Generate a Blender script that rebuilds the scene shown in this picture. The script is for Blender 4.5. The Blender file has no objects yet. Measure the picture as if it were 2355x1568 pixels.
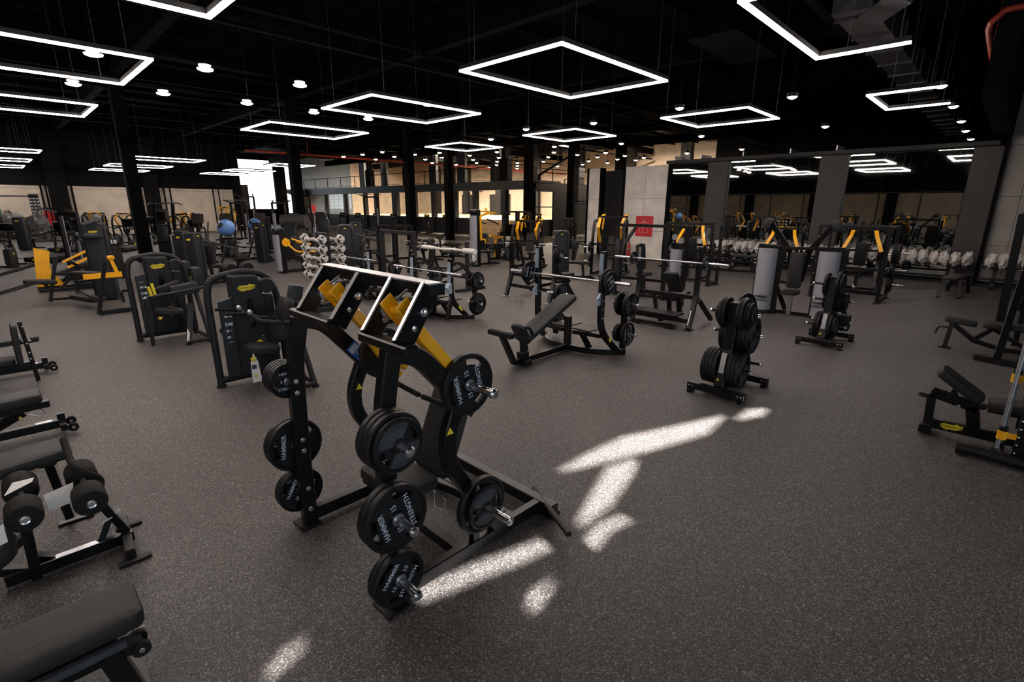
import bpy, bmesh, math, random
from mathutils import Vector, Matrix, Euler
R = math.radians
PI = math.pi
random.seed(7)
scene = bpy.context.scene
COL = scene.collection
# ------------------------------------------------------------------ camera
CAM_H = 2.2
cam_data = bpy.data.cameras.new('camera')
cam_data.sensor_width = 36.0
cam_data.lens = 1147.0 / 2355.0 * 36.0
cam_data.clip_end = 400
cam = bpy.data.objects.new('camera', cam_data)
COL.objects.link(cam)
PIT, YAW, ROLL = R(15.2), R(44.3), R(0.25)
# room axes: X and Y run along the walls; the camera looks between them
look = Vector((math.cos(YAW) * math.cos(PIT), math.sin(YAW) * math.cos(PIT), -math.sin(PIT)))
right = Vector((math.sin(YAW), -math.cos(YAW), 0))
upv = right.cross(look)
r2 = right * math.cos(ROLL) - upv * math.sin(ROLL) * -1
r2 = right * math.cos(ROLL) + upv * math.sin(ROLL)
u2 = upv * math.cos(ROLL) - right * math.sin(ROLL)
mw = Matrix((( r2.x, u2.x, -look.x, 0), (r2.y, u2.y, -look.y, 0), (r2.z, u2.z, -look.z, CAM_H), (0, 0, 0, 1)))
cam.matrix_world = mw
scene.camera = cam
# ------------------------------------------------------------------ world, sun, exposure
scene.view_settings.view_transform = 'Standard'
scene.view_settings.look = 'None'
scene.view_settings.gamma = 1.0
scene.view_settings.exposure = 0.0
world = bpy.data.worlds.new('daylight')
scene.world = world
world.use_nodes = True
bg = world.node_tree.nodes['Background']
bg.inputs[0].default_value = (0.86, 0.93, 1.0, 1)
bg.inputs[1].default_value = 4.0
# sun: comes in from behind the camera through slots added high in the unseen south wall
SUN_DIR = Vector((0.30, 0.80, -0.52)).normalized()
sun_data = bpy.data.lights.new('sun', 'SUN')
sun_data.energy = 75.0
sun_data.angle = R(0.4)
sun_data.color = (1.0, 0.98, 0.94)
sun = bpy.data.objects.new('sun', sun_data)
sun.rotation_euler = SUN_DIR.to_track_quat('-Z', 'Y').to_euler()
sun.location = (-10, -30, 20)
COL.objects.link(sun)
LED_POWER = 49.0
SPOT_POWER = 60.0
try:
    scene.cycles.max_bounces = 8
    scene.cycles.sample_clamp_indirect = 6.0
except Exception:
    pass

# ------------------------------------------------------------------ where a pixel of the 2355x1568 photograph meets a plane of the room
def ray(px, py):
    x = (px - 1177.5) / 1147.0
    y = (py - 784.0) / 1147.0
    return look + r2 * x - u2 * y
def G(px, py, z=0.0):
    d = ray(px, py)
    p = Vector((0, 0, CAM_H)) + d * ((z - CAM_H) / d.z)
    return p
def OY(px, py, y):
    d = ray(px, py)
    return Vector((0, 0, CAM_H)) + d * (y / d.y)
def OX(px, py, x):
    d = ray(px, py)
    return Vector((0, 0, CAM_H)) + d * (x / d.x)
def upright_at(px, py, base):
    """height over a floor point that is seen at picture row py"""
    # plane through base, facing the camera
    n = Vector((look.x, look.y, 0)).normalized()
    d = ray(px, py)
    t = (Vector((base[0], base[1], 0)).dot(n)) / d.dot(n)
    return CAM_H + d.z * t

# ------------------------------------------------------------------ materials
MATS = {}
def nd(nt, typ, **kw):
    n = nt.nodes.new(typ)
    for k, v in kw.items():
        setattr(n, k, v)
    return n
def mat(name, color, rough=0.5, metal=0.0, var=0.12, scale=8.0, bump=0.0, bscale=120.0, spec=0.5, coat=0.0, emis=None, estr=0.0, alpha=None, trans=0.0):
    m = bpy.data.materials.new(name)
    m.use_nodes = True
    nt = m.node_tree
    b = nt.nodes['Principled BSDF']
    tc = nd(nt, 'ShaderNodeTexCoord')
    nz = nd(nt, 'ShaderNodeTexNoise')
    nz.inputs['Scale'].default_value = scale
    nz.inputs['Detail'].default_value = 4
    nt.links.new(tc.outputs['Object'], nz.inputs['Vector'])
    cr = nd(nt, 'ShaderNodeValToRGB')
    c = Vector(color[:3])
    lo = c * (1 - var); hi = c * (1 + var)
    cr.color_ramp.elements[0].position = 0.35
    cr.color_ramp.elements[1].position = 0.65
    cr.color_ramp.elements[0].color = (lo.x, lo.y, lo.z, 1)
    cr.color_ramp.elements[1].color = (min(hi.x, 1), min(hi.y, 1), min(hi.z, 1), 1)
    nt.links.new(nz.outputs['Fac'], cr.inputs['Fac'])
    nt.links.new(cr.outputs['Color'], b.inputs['Base Color'])
    b.inputs['Roughness'].default_value = rough
    b.inputs['Metallic'].default_value = metal
    b.inputs['Specular IOR Level'].default_value = spec
    b.inputs['Coat Weight'].default_value = coat
    if bump > 0:
        n2 = nd(nt, 'ShaderNodeTexNoise')
        n2.inputs['Scale'].default_value = bscale
        n2.inputs['Detail'].default_value = 3
        bp = nd(nt, 'ShaderNodeBump')
        bp.inputs['Strength'].default_value = bump
        bp.inputs['Distance'].default_value = 0.01
        nt.links.new(tc.outputs['Object'], n2.inputs['Vector'])
        nt.links.new(n2.outputs['Fac'], bp.inputs['Height'])
        nt.links.new(bp.outputs['Normal'], b.inputs['Normal'])
    if emis:
        b.inputs['Emission Color'].default_value = (*emis, 1)
        b.inputs['Emission Strength'].default_value = estr
    if alpha is not None:
        b.inputs['Alpha'].default_value = alpha
    if trans:
        b.inputs['Transmission Weight'].default_value = trans
    MATS[name] = m
    return m
BLK = mat('black_powder_coat', (0.0042, 0.0042, 0.0048), 0.32, 0.0, 0.2, 20, 0.06, 300, spec=0.4)
BLKM = mat('black_matte_steel', (0.006, 0.006, 0.0065), 0.5, 0.0, 0.2, 20, spec=0.35)
SOOT = mat('black_painted_steelwork', (0.0035, 0.0035, 0.004), 0.85, 0.0, 0.25, 3, spec=0.12)
CEILM = mat('black_ceiling_paint', (0.0016, 0.0016, 0.0018), 0.95, 0.0, 0.25, 3, spec=0.05)
DGREY = mat('charcoal_steelwork', (0.010, 0.0105, 0.0125), 0.5, 0.0, 0.2, 3)
YEL = mat('yellow_paint', (0.92, 0.43, 0.006), 0.35, 0.0, 0.06, 5, coat=0.3)
YELL = mat('yellow_label', (0.75, 0.6, 0.03), 0.5, 0.0, 0.05, 5)
VINYL = mat('black_vinyl_upholstery', (0.019, 0.019, 0.0195), 0.55, 0.0, 0.12, 30, 0.25, 260, spec=0.3)
FOAM = mat('black_foam_rubber', (0.012, 0.0118, 0.0115), 0.75, 0.0, 0.15, 40, 0.2, 400, spec=0.2)
RUB = mat('black_rubber_plate', (0.0075, 0.0078, 0.009), 0.48, 0.0, 0.2, 15, 0.08, 200, spec=0.3)
GRING = mat('grey_plate_face', (0.045, 0.050, 0.060), 0.5, 0.0, 0.15, 25, 0.1, 200, spec=0.4)
PLAST = mat('charcoal_plastic', (0.013, 0.0142, 0.0168), 0.55, 0.0, 0.1, 12, 0.05, 400, spec=0.35)
PLAST2 = mat('graphite_plastic', (0.022, 0.025, 0.030), 0.5, 0.0, 0.1, 12, spec=0.35)
CHR = mat('chrome', (0.78, 0.78, 0.8), 0.26, 1.0, 0.03, 10)
STEEL = mat('brushed_steel', (0.55, 0.56, 0.6), 0.36, 1.0, 0.08, 30)
SILV = mat('silver_perforated_shroud', (0.30, 0.30, 0.34), 0.5, 0.15, 0.06, 60, 0.3, 500)
PBLUE = mat('pale_blue_steel', (0.40, 0.50, 0.62), 0.4, 0.3, 0.08, 20)
WHT = mat('white_paint', (0.8, 0.8, 0.8), 0.5, 0.0, 0.03, 10)
PAPER = mat('white_paper', (0.75, 0.74, 0.72), 0.8, 0.0, 0.06, 30, 0.3, 60)
LABW = mat('pale_label', (0.5, 0.5, 0.5), 0.6, 0.0, 0.1, 60)
LETT = mat('pale_grey_lettering', (0.45, 0.5, 0.56), 0.5, 0.0, 0.05, 30)
LETD = mat('dark_lettering', (0.02, 0.02, 0.02), 0.5, 0.0, 0.05, 30)
BLUEL = mat('blue_sticker', (0.03, 0.10, 0.42), 0.35, 0.0, 0.1, 60)
REDM = mat('red_sign_paint', (0.62, 0.02, 0.03), 0.5, 0.0, 0.06, 6)
RPIPE = mat('red_pipe_paint', (0.30, 0.03, 0.015), 0.45, 0.0, 0.2, 6)
BALL = mat('blue_glossy_rubber', (0.10, 0.22, 0.52), 0.3, 0.0, 0.06, 4, coat=0.4)
GREENB = mat('green_glossy_rubber', (0.05, 0.16, 0.09), 0.35, 0.0, 0.06, 4, coat=0.3)
GRNP = mat('green_plate_face', (0.08, 0.42, 0.27), 0.5, 0.0, 0.08, 20)
SCREEN = mat('black_glass_screen', (0.004, 0.004, 0.005), 0.12, 0.0, 0.1, 5)
WIREM = mat('galvanised_wire', (0.25, 0.25, 0.27), 0.4, 1.0, 0.1, 5)
DUCT = mat('galvanised_duct', (0.06, 0.06, 0.066), 0.45, 0.8, 0.25, 4)
BROWNP = mat('dark_brown_panel', (0.045, 0.037, 0.036), 0.6, 0.0, 0.12, 3)
WOODB = mat('varnished_bench_wood', (0.30, 0.14, 0.05), 0.35, 0.0, 0.2, 12)
REDX = mat('red_extinguisher_paint', (0.45, 0.015, 0.02), 0.3, 0.0, 0.05, 6)

def m_floor():
    m = bpy.data.materials.new('speckled_rubber_floor'); m.use_nodes = True
    nt = m.node_tree; b = nt.nodes['Principled BSDF']
    tc = nd(nt, 'ShaderNodeTexCoord')
    v = nd(nt, 'ShaderNodeTexVoronoi'); v.inputs['Scale'].default_value = 210
    v2 = nd(nt, 'ShaderNodeTexVoronoi'); v2.inputs['Scale'].default_value = 95
    n = nd(nt, 'ShaderNodeTexNoise'); n.inputs['Scale'].default_value = 0.45; n.inputs['Detail'].default_value = 5
    for t in (v, v2, n):
        nt.links.new(tc.outputs['Object'], t.inputs['Vector'])
    sep = nd(nt, 'ShaderNodeSeparateColor'); nt.links.new(v.outputs['Color'], sep.inputs[0])
    cr = nd(nt, 'ShaderNodeValToRGB'); cr.color_ramp.interpolation = 'CONSTANT'
    e = cr.color_ramp.elements
    e[0].position = 0; e[0].color = (0.043, 0.039, 0.038, 1)
    e[1].position = 0.55; e[1].color = (0.078, 0.070, 0.068, 1)
    e2 = e.new(0.80); e2.color = (0.165, 0.150, 0.142, 1)
    e3 = e.new(0.92); e3.color = (0.29, 0.275, 0.265, 1)
    nt.links.new(sep.outputs[0], cr.inputs['Fac'])
    sep2 = nd(nt, 'ShaderNodeSeparateColor'); nt.links.new(v2.outputs['Color'], sep2.inputs[0])
    cr2 = nd(nt, 'ShaderNodeValToRGB'); cr2.color_ramp.interpolation = 'CONSTANT'
    f = cr2.color_ramp.elements
    f[0].position = 0; f[0].color = (0.75, 0.75, 0.75, 1); f[1].position = 0.5; f[1].color = (1.15, 1.12, 1.1, 1)
    nt.links.new(sep2.outputs[0], cr2.inputs['Fac'])
    cr3 = nd(nt, 'ShaderNodeValToRGB')
    g = cr3.color_ramp.elements
    g[0].position = 0.3; g[0].color = (0.85, 0.83, 0.82, 1); g[1].position = 0.7; g[1].color = (1.12, 1.12, 1.12, 1)
    nt.links.new(n.outputs['Fac'], cr3.inputs['Fac'])
    mx = nd(nt, 'ShaderNodeMix', data_type='RGBA', blend_type='MULTIPLY'); mx.inputs[0].default_value = 1
    nt.links.new(cr.outputs['Color'], mx.inputs[6]); nt.links.new(cr2.outputs['Color'], mx.inputs[7])
    mx2 = nd(nt, 'ShaderNodeMix', data_type='RGBA', blend_type='MULTIPLY'); mx2.inputs[0].default_value = 1
    nt.links.new(mx.outputs[2], mx2.inputs[6]); nt.links.new(cr3.outputs['Color'], mx2.inputs[7])
    nt.links.new(mx2.outputs[2], b.inputs['Base Color'])
    b.inputs['Roughness'].default_value = 0.58
    bp = nd(nt, 'ShaderNodeBump'); bp.inputs['Strength'].default_value = 0.25; bp.inputs['Distance'].default_value = 0.003
    nt.links.new(v.outputs['Distance'], bp.inputs['Height']); nt.links.new(bp.outputs['Normal'], b.inputs['Normal'])
    return m
FLOORM = m_floor()

def m_panel(name, col, w, h, line, axis='Y', rough=0.8, joint=0.02, holes=True, off=(0, 0)):
    """cast panels with recessed joints; w, h = panel size"""
    m = bpy.data.materials.new(name); m.use_nodes = True
    nt = m.node_tree; b = nt.nodes['Principled BSDF']
    tc = nd(nt, 'ShaderNodeTexCoord'); sp = nd(nt, 'ShaderNodeSeparateXYZ')
    nt.links.new(tc.outputs['Object'], sp.inputs[0])
    def mth(op, a, bb=None, cc=None):
        q = nd(nt, 'ShaderNodeMath', operation=op)
        for i, val in enumerate((a, bb, cc)):
            if val is None: continue
            if isinstance(val, (int, float)): q.inputs[i].default_value = val
            else: nt.links.new(val, q.inputs[i])
        return q.outputs[0]
    u = mth('ADD', sp.outputs[axis], off[0]); vv = mth('ADD', sp.outputs['Z'], off[1])
    fu = mth('ABSOLUTE', mth('SUBTRACT', mth('MODULO', mth('ADD', mth('DIVIDE', u, w), 100.0), 1.0), 0.5))
    fv = mth('ABSOLUTE', mth('SUBTRACT', mth('MODULO', mth('ADD', mth('DIVIDE', vv, h), 100.0), 1.0), 0.5))
    ju = mth('GREATER_THAN', fu, 0.5 - joint / w / 2); jv = mth('GREATER_THAN', fv, 0.5 - joint / h / 2)
    j = mth('MAXIMUM', ju, jv)
    nz = nd(nt, 'ShaderNodeTexNoise'); nz.inputs['Scale'].default_value = 1.6; nz.inputs['Detail'].default_value = 6
    nt.links.new(tc.outputs['Object'], nz.inputs['Vector'])
    cr = nd(nt, 'ShaderNodeValToRGB')
    c = Vector(col)
    cr.color_ramp.elements[0].position = 0.3; cr.color_ramp.elements[0].color = (*(c * 0.82), 1)
    cr.color_ramp.elements[1].position = 0.7; cr.color_ramp.elements[1].color = (*(c * 1.12), 1)
    nt.links.new(nz.outputs['Fac'], cr.inputs['Fac'])
    mx = nd(nt, 'ShaderNodeMix', data_type='RGBA')
    nt.links.new(j, mx.inputs[0]); nt.links.new(cr.outputs['Color'], mx.inputs[6]); mx.inputs[7].default_value = (*line, 1)
    nt.links.new(mx.outputs[2], b.inputs['Base Color'])
    b.inputs['Roughness'].default_value = rough
    return m
BEIGE = m_panel('beige_plaster_panels', (0.52, 0.45, 0.37), 6.0, 3.2, (0.05, 0.04, 0.035), 'X', off=(2.0, 0))
CONC = m_panel('pale_concrete_panels', (0.80, 0.74, 0.67), 1.05, 1.35, (0.12, 0.11, 0.10), 'Y', off=(0.02, 0.2), joint=0.012)
CONCD = m_panel('grey_concrete_panels', (0.34, 0.31, 0.29), 1.05, 1.35, (0.06, 0.06, 0.06), 'Y', off=(0.02, 0.2), joint=0.012)
BRICKW = m_panel('painted_block_wall', (0.74, 0.60, 0.45), 0.4, 0.2, (0.5, 0.40, 0.3), 'Y', joint=0.012)
BRICKX = m_panel('painted_block_wall_north', (0.74, 0.60, 0.45), 0.4, 0.2, (0.5, 0.40, 0.3), 'X', joint=0.012)
WOODF = m_panel('maple_court_floor', (0.80, 0.60, 0.38), 30, 0.4, (0.40, 0.24, 0.1), 'X', rough=0.3, joint=0.02)
TANW = m_panel('tan_wall_panels', (0.34, 0.25, 0.17), 3.0, 3.4, (0.03, 0.025, 0.02), 'Y', joint=0.12)

def m_emit(name, col, s):
    m = bpy.data.materials.new(name); m.use_nodes = True
    nt = m.node_tree; nt.nodes.clear()
    o = nd(nt, 'ShaderNodeOutputMaterial'); e = nd(nt, 'ShaderNodeEmission')
    e.inputs[0].default_value = (*col, 1); e.inputs[1].default_value = s
    nt.links.new(e.outputs[0], o.inputs[0])
    return m
LEDM = m_emit('led_diffuser', (1.0, 0.88, 0.80), LED_POWER)
SPOTM = m_emit('warm_lamp_disc', (1.0, 0.74, 0.45), SPOT_POWER)
SPOTC = m_emit('pendant_lamp_disc', (1.0, 0.80, 0.66), 30)
FILLM = m_emit('frosted_daylit_pane', (0.80, 0.90, 1.0), 4.0)  # cool glow of the added panes, a fill from behind the camera
def m_mirror():
    m = bpy.data.materials.new('mirror_glass'); m.use_nodes = True
    b = m.node_tree.nodes['Principled BSDF']
    b.inputs['Base Color'].default_value = (0.55, 0.57, 0.56, 1); b.inputs['Metallic'].default_value = 1
    b.inputs['Roughness'].default_value = 0.015
    return m
MIRR = m_mirror()
def m_glass(name='clear_glass', tint=(0.94, 0.96, 0.95), gl=0.05):
    m = bpy.data.materials.new(name); m.use_nodes = True
    nt = m.node_tree; nt.nodes.clear()
    o = nd(nt, 'ShaderNodeOutputMaterial'); t = nd(nt, 'ShaderNodeBsdfTransparent'); g = nd(nt, 'ShaderNodeBsdfGlossy')
    t.inputs[0].default_value = (*tint, 1); g.inputs['Roughness'].default_value = 0.02
    mx = nd(nt, 'ShaderNodeMixShader'); mx.inputs[0].default_value = gl
    nt.links.new(t.outputs[0], mx.inputs[1]); nt.links.new(g.outputs[0], mx.inputs[2]); nt.links.new(mx.outputs[0], o.inputs[0])
    return m
GLASS = m_glass()
def m_wrap():
    m = bpy.data.materials.new('crinkled_clear_plastic'); m.use_nodes = True
    nt = m.node_tree; b = nt.nodes['Principled BSDF']
    tc = nd(nt, 'ShaderNodeTexCoord'); n = nd(nt, 'ShaderNodeTexNoise'); n.inputs['Scale'].default_value = 22; n.inputs['Detail'].default_value = 4; n.inputs['Distortion'].default_value = 1.2
    nt.links.new(tc.outputs['Object'], n.inputs['Vector'])
    cr = nd(nt, 'ShaderNodeValToRGB')
    cr.color_ramp.elements[0].position = 0.38; cr.color_ramp.elements[0].color = (0.5, 0.5, 0.5, 1)
    cr.color_ramp.elements[1].position = 0.62; cr.color_ramp.elements[1].color = (0.9, 0.9, 0.9, 1)
    nt.links.new(n.outputs['Fac'], cr.inputs['Fac']); nt.links.new(cr.outputs['Color'], b.inputs['Alpha'])
    b.inputs['Base Color'].default_value = (0.92, 0.87, 0.82, 1); b.inputs['Roughness'].default_value = 0.25
    bp = nd(nt, 'ShaderNodeBump'); bp.inputs['Strength'].default_value = 0.9; bp.inputs['Distance'].default_value = 0.02
    nt.links.new(n.outputs['Fac'], bp.inputs['Height']); nt.links.new(bp.outputs['Normal'], b.inputs['Normal'])
    return m
WRAP = m_wrap()
WRAPG = mat('grey_shrink_film', (0.10, 0.10, 0.10), 0.3, 0.0, 0.5, 6, 0.8, 20)
BAYW = mat('blue_grey_wall_paint', (0.20, 0.25, 0.31), 0.7, 0.0, 0.1, 2)  # blue cast of daylight put into the bay wall's colour

# ------------------------------------------------------------------ mesh building
def V(*a):
    return Vector(a[0]) if len(a) == 1 else Vector(a)
def fillet(pts, r, n=5, closed=False):
    pts = [V(p) for p in pts]
    out = []
    N = len(pts)
    for i, p in enumerate(pts):
        if not closed and (i == 0 or i == N - 1):
            out.append(p); continue
        a = pts[i - 1]; c = pts[(i + 1) % N]
        d1 = (a - p); d2 = (c - p)
        rr = min(r, d1.length * 0.48, d2.length * 0.48)
        A = p + d1.normalized() * rr; B = p + d2.normalized() * rr
        for k in range(n + 1):
            t = k / n
            out.append(A * (1 - t) ** 2 + p * 2 * t * (1 - t) + B * t * t)
    return out
WHOLE = {'lettering', 'brand_lettering', 'logo_lettering', 'name_lettering', 'sticker_drawing', 'plan_drawing', 'instruction_marks', 'weight_scale', 'face_ring', 'number_print', 'black_mark', 'plastic_wrap', 'dumbbell_body', 'weight_plate'}
ONE = {'bolts': 'bolt', 'rubber_feet': 'rubber_foot', 'front_feet': 'front_foot', 'horns': 'horn', 'hook_pegs': 'hook_peg', 'pivot_bolts': 'pivot_bolt', 'upper_rails': 'upper_rail', 'lower_rails': 'lower_rail'}
class M:
    def __init__(self):
        self.v = []; self.f = []; self.s = []
    def add(self, vs, fs, smooth=False):
        o = len(self.v)
        self.v += [V(p) for p in vs]
        for f in fs:
            self.f.append(tuple(i + o for i in f)); self.s.append(smooth)
        return self
    def box(self, c, s, rot=None):
        c = V(c)
        vs = []
        for x in (-.5, .5):
            for y in (-.5, .5):
                for z in (-.5, .5):
                    p = V(x * s[0], y * s[1], z * s[2])
                    if rot is not None: p = rot @ p
                    vs.append(c + p)
        return self.add(vs, [(0, 1, 3, 2), (4, 6, 7, 5), (0, 4, 5, 1), (2, 3, 7, 6), (0, 2, 6, 4), (1, 5, 7, 3)])
    def rbox(self, c, s, b=0.005, rot=None, seg=2):
        """box with bevelled edges"""
        bm = bmesh.new()
        bmesh.ops.create_cube(bm, size=1)
        for v in bm.verts:
            v.co = V(v.co.x * s[0], v.co.y * s[1], v.co.z * s[2])
        bmesh.ops.bevel(bm, geom=list(bm.edges), offset=min(b, min(s) * 0.49), segments=seg, affect='EDGES', profile=0.5)
        bm.verts.ensure_lookup_table()
        cc = V(c)
        vs = [cc + ((rot @ v.co) if rot is not None else v.co) for v in bm.verts]
        fs = [tuple(v.index for v in f.verts) for f in bm.faces]
        bm.free()
        return self.add(vs, fs, True)
    def bar(self, p, q, w, h, up=(0, 0, 1)):
        """rectangular bar p->q; h measured along up, w across"""
        return self.path([p, q], w, h, up)
    def path(self, pts, w, h, up=(0, 0, 1), closed=False):
        pts = [V(p) for p in pts]
        N = len(pts)
        up = V(up)
        if N > 1 and abs((pts[-1] - pts[0]).normalized().dot(up.normalized())) > 0.97 and not closed and N == 2:
            up = V(1, 0, 0) if abs(up.x) < 0.9 else V(0, 1, 0)
        vs = []
        for i, p in enumerate(pts):
            if closed:
                d1 = (p - pts[i - 1]).normalized(); d2 = (pts[(i + 1) % N] - p).normalized()
            else:
                d1 = (p - pts[i - 1]).normalized() if i > 0 else (pts[1] - p).normalized()
                d2 = (pts[i + 1] - p).normalized() if i < N - 1 else d1
            t = (d1 + d2)
            t = t.normalized() if t.length > 1e-6 else d1
            side = d1.cross(up)
            if side.length < 1e-4: side = V(0, 1, 0).cross(d1)
            side = side.normalized()
            k = 1.0 / max(0.35, t.dot(d1))
            side2 = t.cross(up); side2 = side2.normalized() if side2.length > 1e-4 else side
            nrm = side2.cross(t).normalized()
            # widen in the plane of the bend
            bend = (d2 - d1)
            ks = kn = 1.0
            if bend.length > 1e-4:
                bn = bend.normalized()
                if abs(bn.dot(side2)) > abs(bn.dot(nrm)): ks = k
                else: kn = k
            a = side2 * (w / 2 * ks); b_ = nrm * (h / 2 * kn)
            vs += [p - a - b_, p + a - b_, p + a + b_, p - a + b_]
        fs = []
        L = N if closed else N - 1
        for i in range(L):
            o = i * 4; o2 = ((i + 1) % N) * 4
            for k in range(4):
                fs.append((o + k, o + (k + 1) % 4, o2 + (k + 1) % 4, o2 + k))
        if not closed:
            fs.append((3, 2, 1, 0)); o = (N - 1) * 4; fs.append((o, o + 1, o + 2, o + 3))
        return self.add(vs, fs)
    def tube(self, pts, r, n=10, closed=False, fil=0.0, fn=5, ends=True):
        pts = [V(p) for p in pts]
        if fil > 0: pts = fillet(pts, fil, fn, closed)
        N = len(pts); vs = []; prev = None
        for i, p in enumerate(pts):
            if closed:
                d1 = (p - pts[i - 1]).normalized(); d2 = (pts[(i + 1) % N] - p).normalized()
            else:
                d1 = (p - pts[i - 1]).normalized() if i > 0 else (pts[1] - p).normalized()
                d2 = (pts[i + 1] - p).normalized() if i < N - 1 else d1
            t = (d1 + d2); t = t.normalized() if t.length > 1e-6 else d1
            if prev is None:
                a = t.cross(V(0, 0, 1))
                if a.length < 0.1: a = t.cross(V(1, 0, 0))
                a.normalize()
            else:
                a = prev - t * prev.dot(t); a.normalize()
            prev = a; b_ = t.cross(a)
            rr = r[i] if isinstance(r, (list, tuple)) else r
            for k in range(n):
                an = 2 * PI * k / n
                vs.append(p + a * (rr * math.cos(an)) + b_ * (rr * math.sin(an)))
        fs = []
        L = N if closed else N - 1
        for i in range(L):
            for k in range(n):
                o = i * n; o2 = ((i + 1) % N) * n
                fs.append((o + k, o + (k + 1) % n, o2 + (k + 1) % n, o2 + k))
        self.add(vs, fs, True)
        if not closed and ends:
            o = len(self.v) - len(vs)
            self.f.append(tuple(o + k for k in reversed(range(n)))); self.s.append(False)
            o += (N - 1) * n
            self.f.append(tuple(o + k for k in range(n))); self.s.append(False)
        return self
    def cyl(self, p, q, r, n=16, r2=None):
        p = V(p); q = V(q)
        return self.tube([p, q], [r, r if r2 is None else r2], n)
    def lathe(self, prof, o, axis, n=28, smooth=True, closed=False):
        """prof: list of (radius, distance along axis)"""
        o = V(o); ax = V(axis).normalized()
        a = ax.cross(V(0, 0, 1))
        if a.length < 0.1: a = ax.cross(V(1, 0, 0))
        a.normalize(); b_ = ax.cross(a)
        vs = []
        for r, t in prof:
            for k in range(n):
                an = 2 * PI * k / n
                vs.append(o + ax * t + a * (r * math.cos(an)) + b_ * (r * math.sin(an)))
        fs = []
        P = len(prof)
        for i in range(P if closed else P - 1):
            for k in range(n):
                o1 = i * n; o2 = ((i + 1) % P) * n
                fs.append((o1 + k, o1 + (k + 1) % n, o2 + (k + 1) % n, o2 + k))
        self.add(vs, fs, smooth)
        if not closed:
            base = len(self.v) - len(vs)
            if prof[0][0] > 1e-4:
                self.f.append(tuple(base + k for k in reversed(range(n)))); self.s.append(False)
            if prof[-1][0] > 1e-4:
                self.f.append(tuple(base + (P - 1) * n + k for k in range(n))); self.s.append(False)
        return self
    def prism(self, poly, o, ux, uy, depth):
        """polygon poly (2d) in the plane o,ux,uy pushed depth along ux x uy, centred"""
        o = V(o); ux = V(ux); uy = V(uy); n_ = ux.cross(uy).normalized()
        N = len(poly); vs = []
        for s in (-.5, .5):
            for (a, b_) in poly:
                vs.append(o + ux * a + uy * b_ + n_ * (depth * s))
        fs = [tuple(reversed(range(N))), tuple(range(N, 2 * N))]
        for k in range(N):
            fs.append((k, (k + 1) % N, N + (k + 1) % N, N + k))
        return self.add(vs, fs)
    def pad(self, c, s, rot=None, r=0.03, dome=0.008, crown=True):
        """upholstered cushion: length x, width y, thickness z, rounded corners and a soft top"""
        L, W, T = s
        r = min(r, L * .45, W * .45)
        nseg = 5
        def ring(ins, z):
            pts = []
            rr = max(r - ins, 0.004)
            for cx_, cy_, a0 in ((L / 2 - r, W / 2 - r, 0), (-(L / 2 - r), W / 2 - r, 90), (-(L / 2 - r), -(W / 2 - r), 180), (L / 2 - r, -(W / 2 - r), 270)):
                for k in range(nseg + 1):
                    an = R(a0 + 90 * k / nseg)
                    pts.append(V(cx_ + rr * math.cos(an), cy_ + rr * math.sin(an), z))
            return pts
        e = min(T * 0.38, 0.018)
        rings = [ring(e, -T / 2), ring(e * .3, -T / 2 + e * .3), ring(0, -T / 2 + e), ring(0, T / 2 - e), ring(e * .3, T / 2 - e * .3), ring(e, T / 2), ring(e * 2.4, T / 2 + dome * .6)]
        n = len(rings[0]); vs = []
        for rg in rings: vs += rg
        vs.append(V(0, 0, T / 2 + dome)); top = len(vs) - 1
        vs.append(V(0, 0, -T / 2)); bot = len(vs) - 1
        fs = []
        for i in range(len(rings) - 1):
            for k in range(n):
                fs.append((i * n + k, i * n + (k + 1) % n, (i + 1) * n + (k + 1) % n, (i + 1) * n + k))
        o = (len(rings) - 1) * n
        for k in range(n):
            fs.append((o + k, o + (k + 1) % n, top)); fs.append(((k + 1) % n, k, bot))
        cc = V(c)
        vs = [cc + ((rot @ p) if rot is not None else p) for p in vs]
        return self.add(vs, fs, True)
    def sphere(self, c, r, n=20, m=12, sc=(1, 1, 1)):
        prof = []
        c = V(c); vs = []; fs = []
        for i in range(m + 1):
            th = PI * i / m
            for k in range(n):
                an = 2 * PI * k / n
                vs.append(c + V(r * sc[0] * math.sin(th) * math.cos(an), r * sc[1] * math.sin(th) * math.sin(an), r * sc[2] * math.cos(th)))
        for i in range(m):
            for k in range(n):
                fs.append((i * n + k, (i + 1) * n + k, (i + 1) * n + (k + 1) % n, i * n + (k + 1) % n))
        return self.add(vs, fs, True)
    def bolt(self, p, d, r=0.012, t=0.01):
        p = V(p); d = V(d).normalized()
        self.lathe([(r * 1.25, 0), (r * 1.25, t * .3), (r, t * .3), (r * .9, t), (0, t * 1.15)], p, d, 10)
        return self
    def xf(self, mtx):
        self.v = [mtx @ p for p in self.v]; return self
    def mesh(self, name, material):
        me = bpy.data.meshes.new(name)
        me.from_pydata([tuple(p) for p in self.v], [], self.f)
        if material is not None: me.materials.append(material)
        me.polygons.foreach_set('use_smooth', self.s)
        me.validate(); me.update()
        if any(self.s):
            try: me.set_sharp_from_angle(angle=R(38))
            except Exception: pass
        return me
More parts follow.
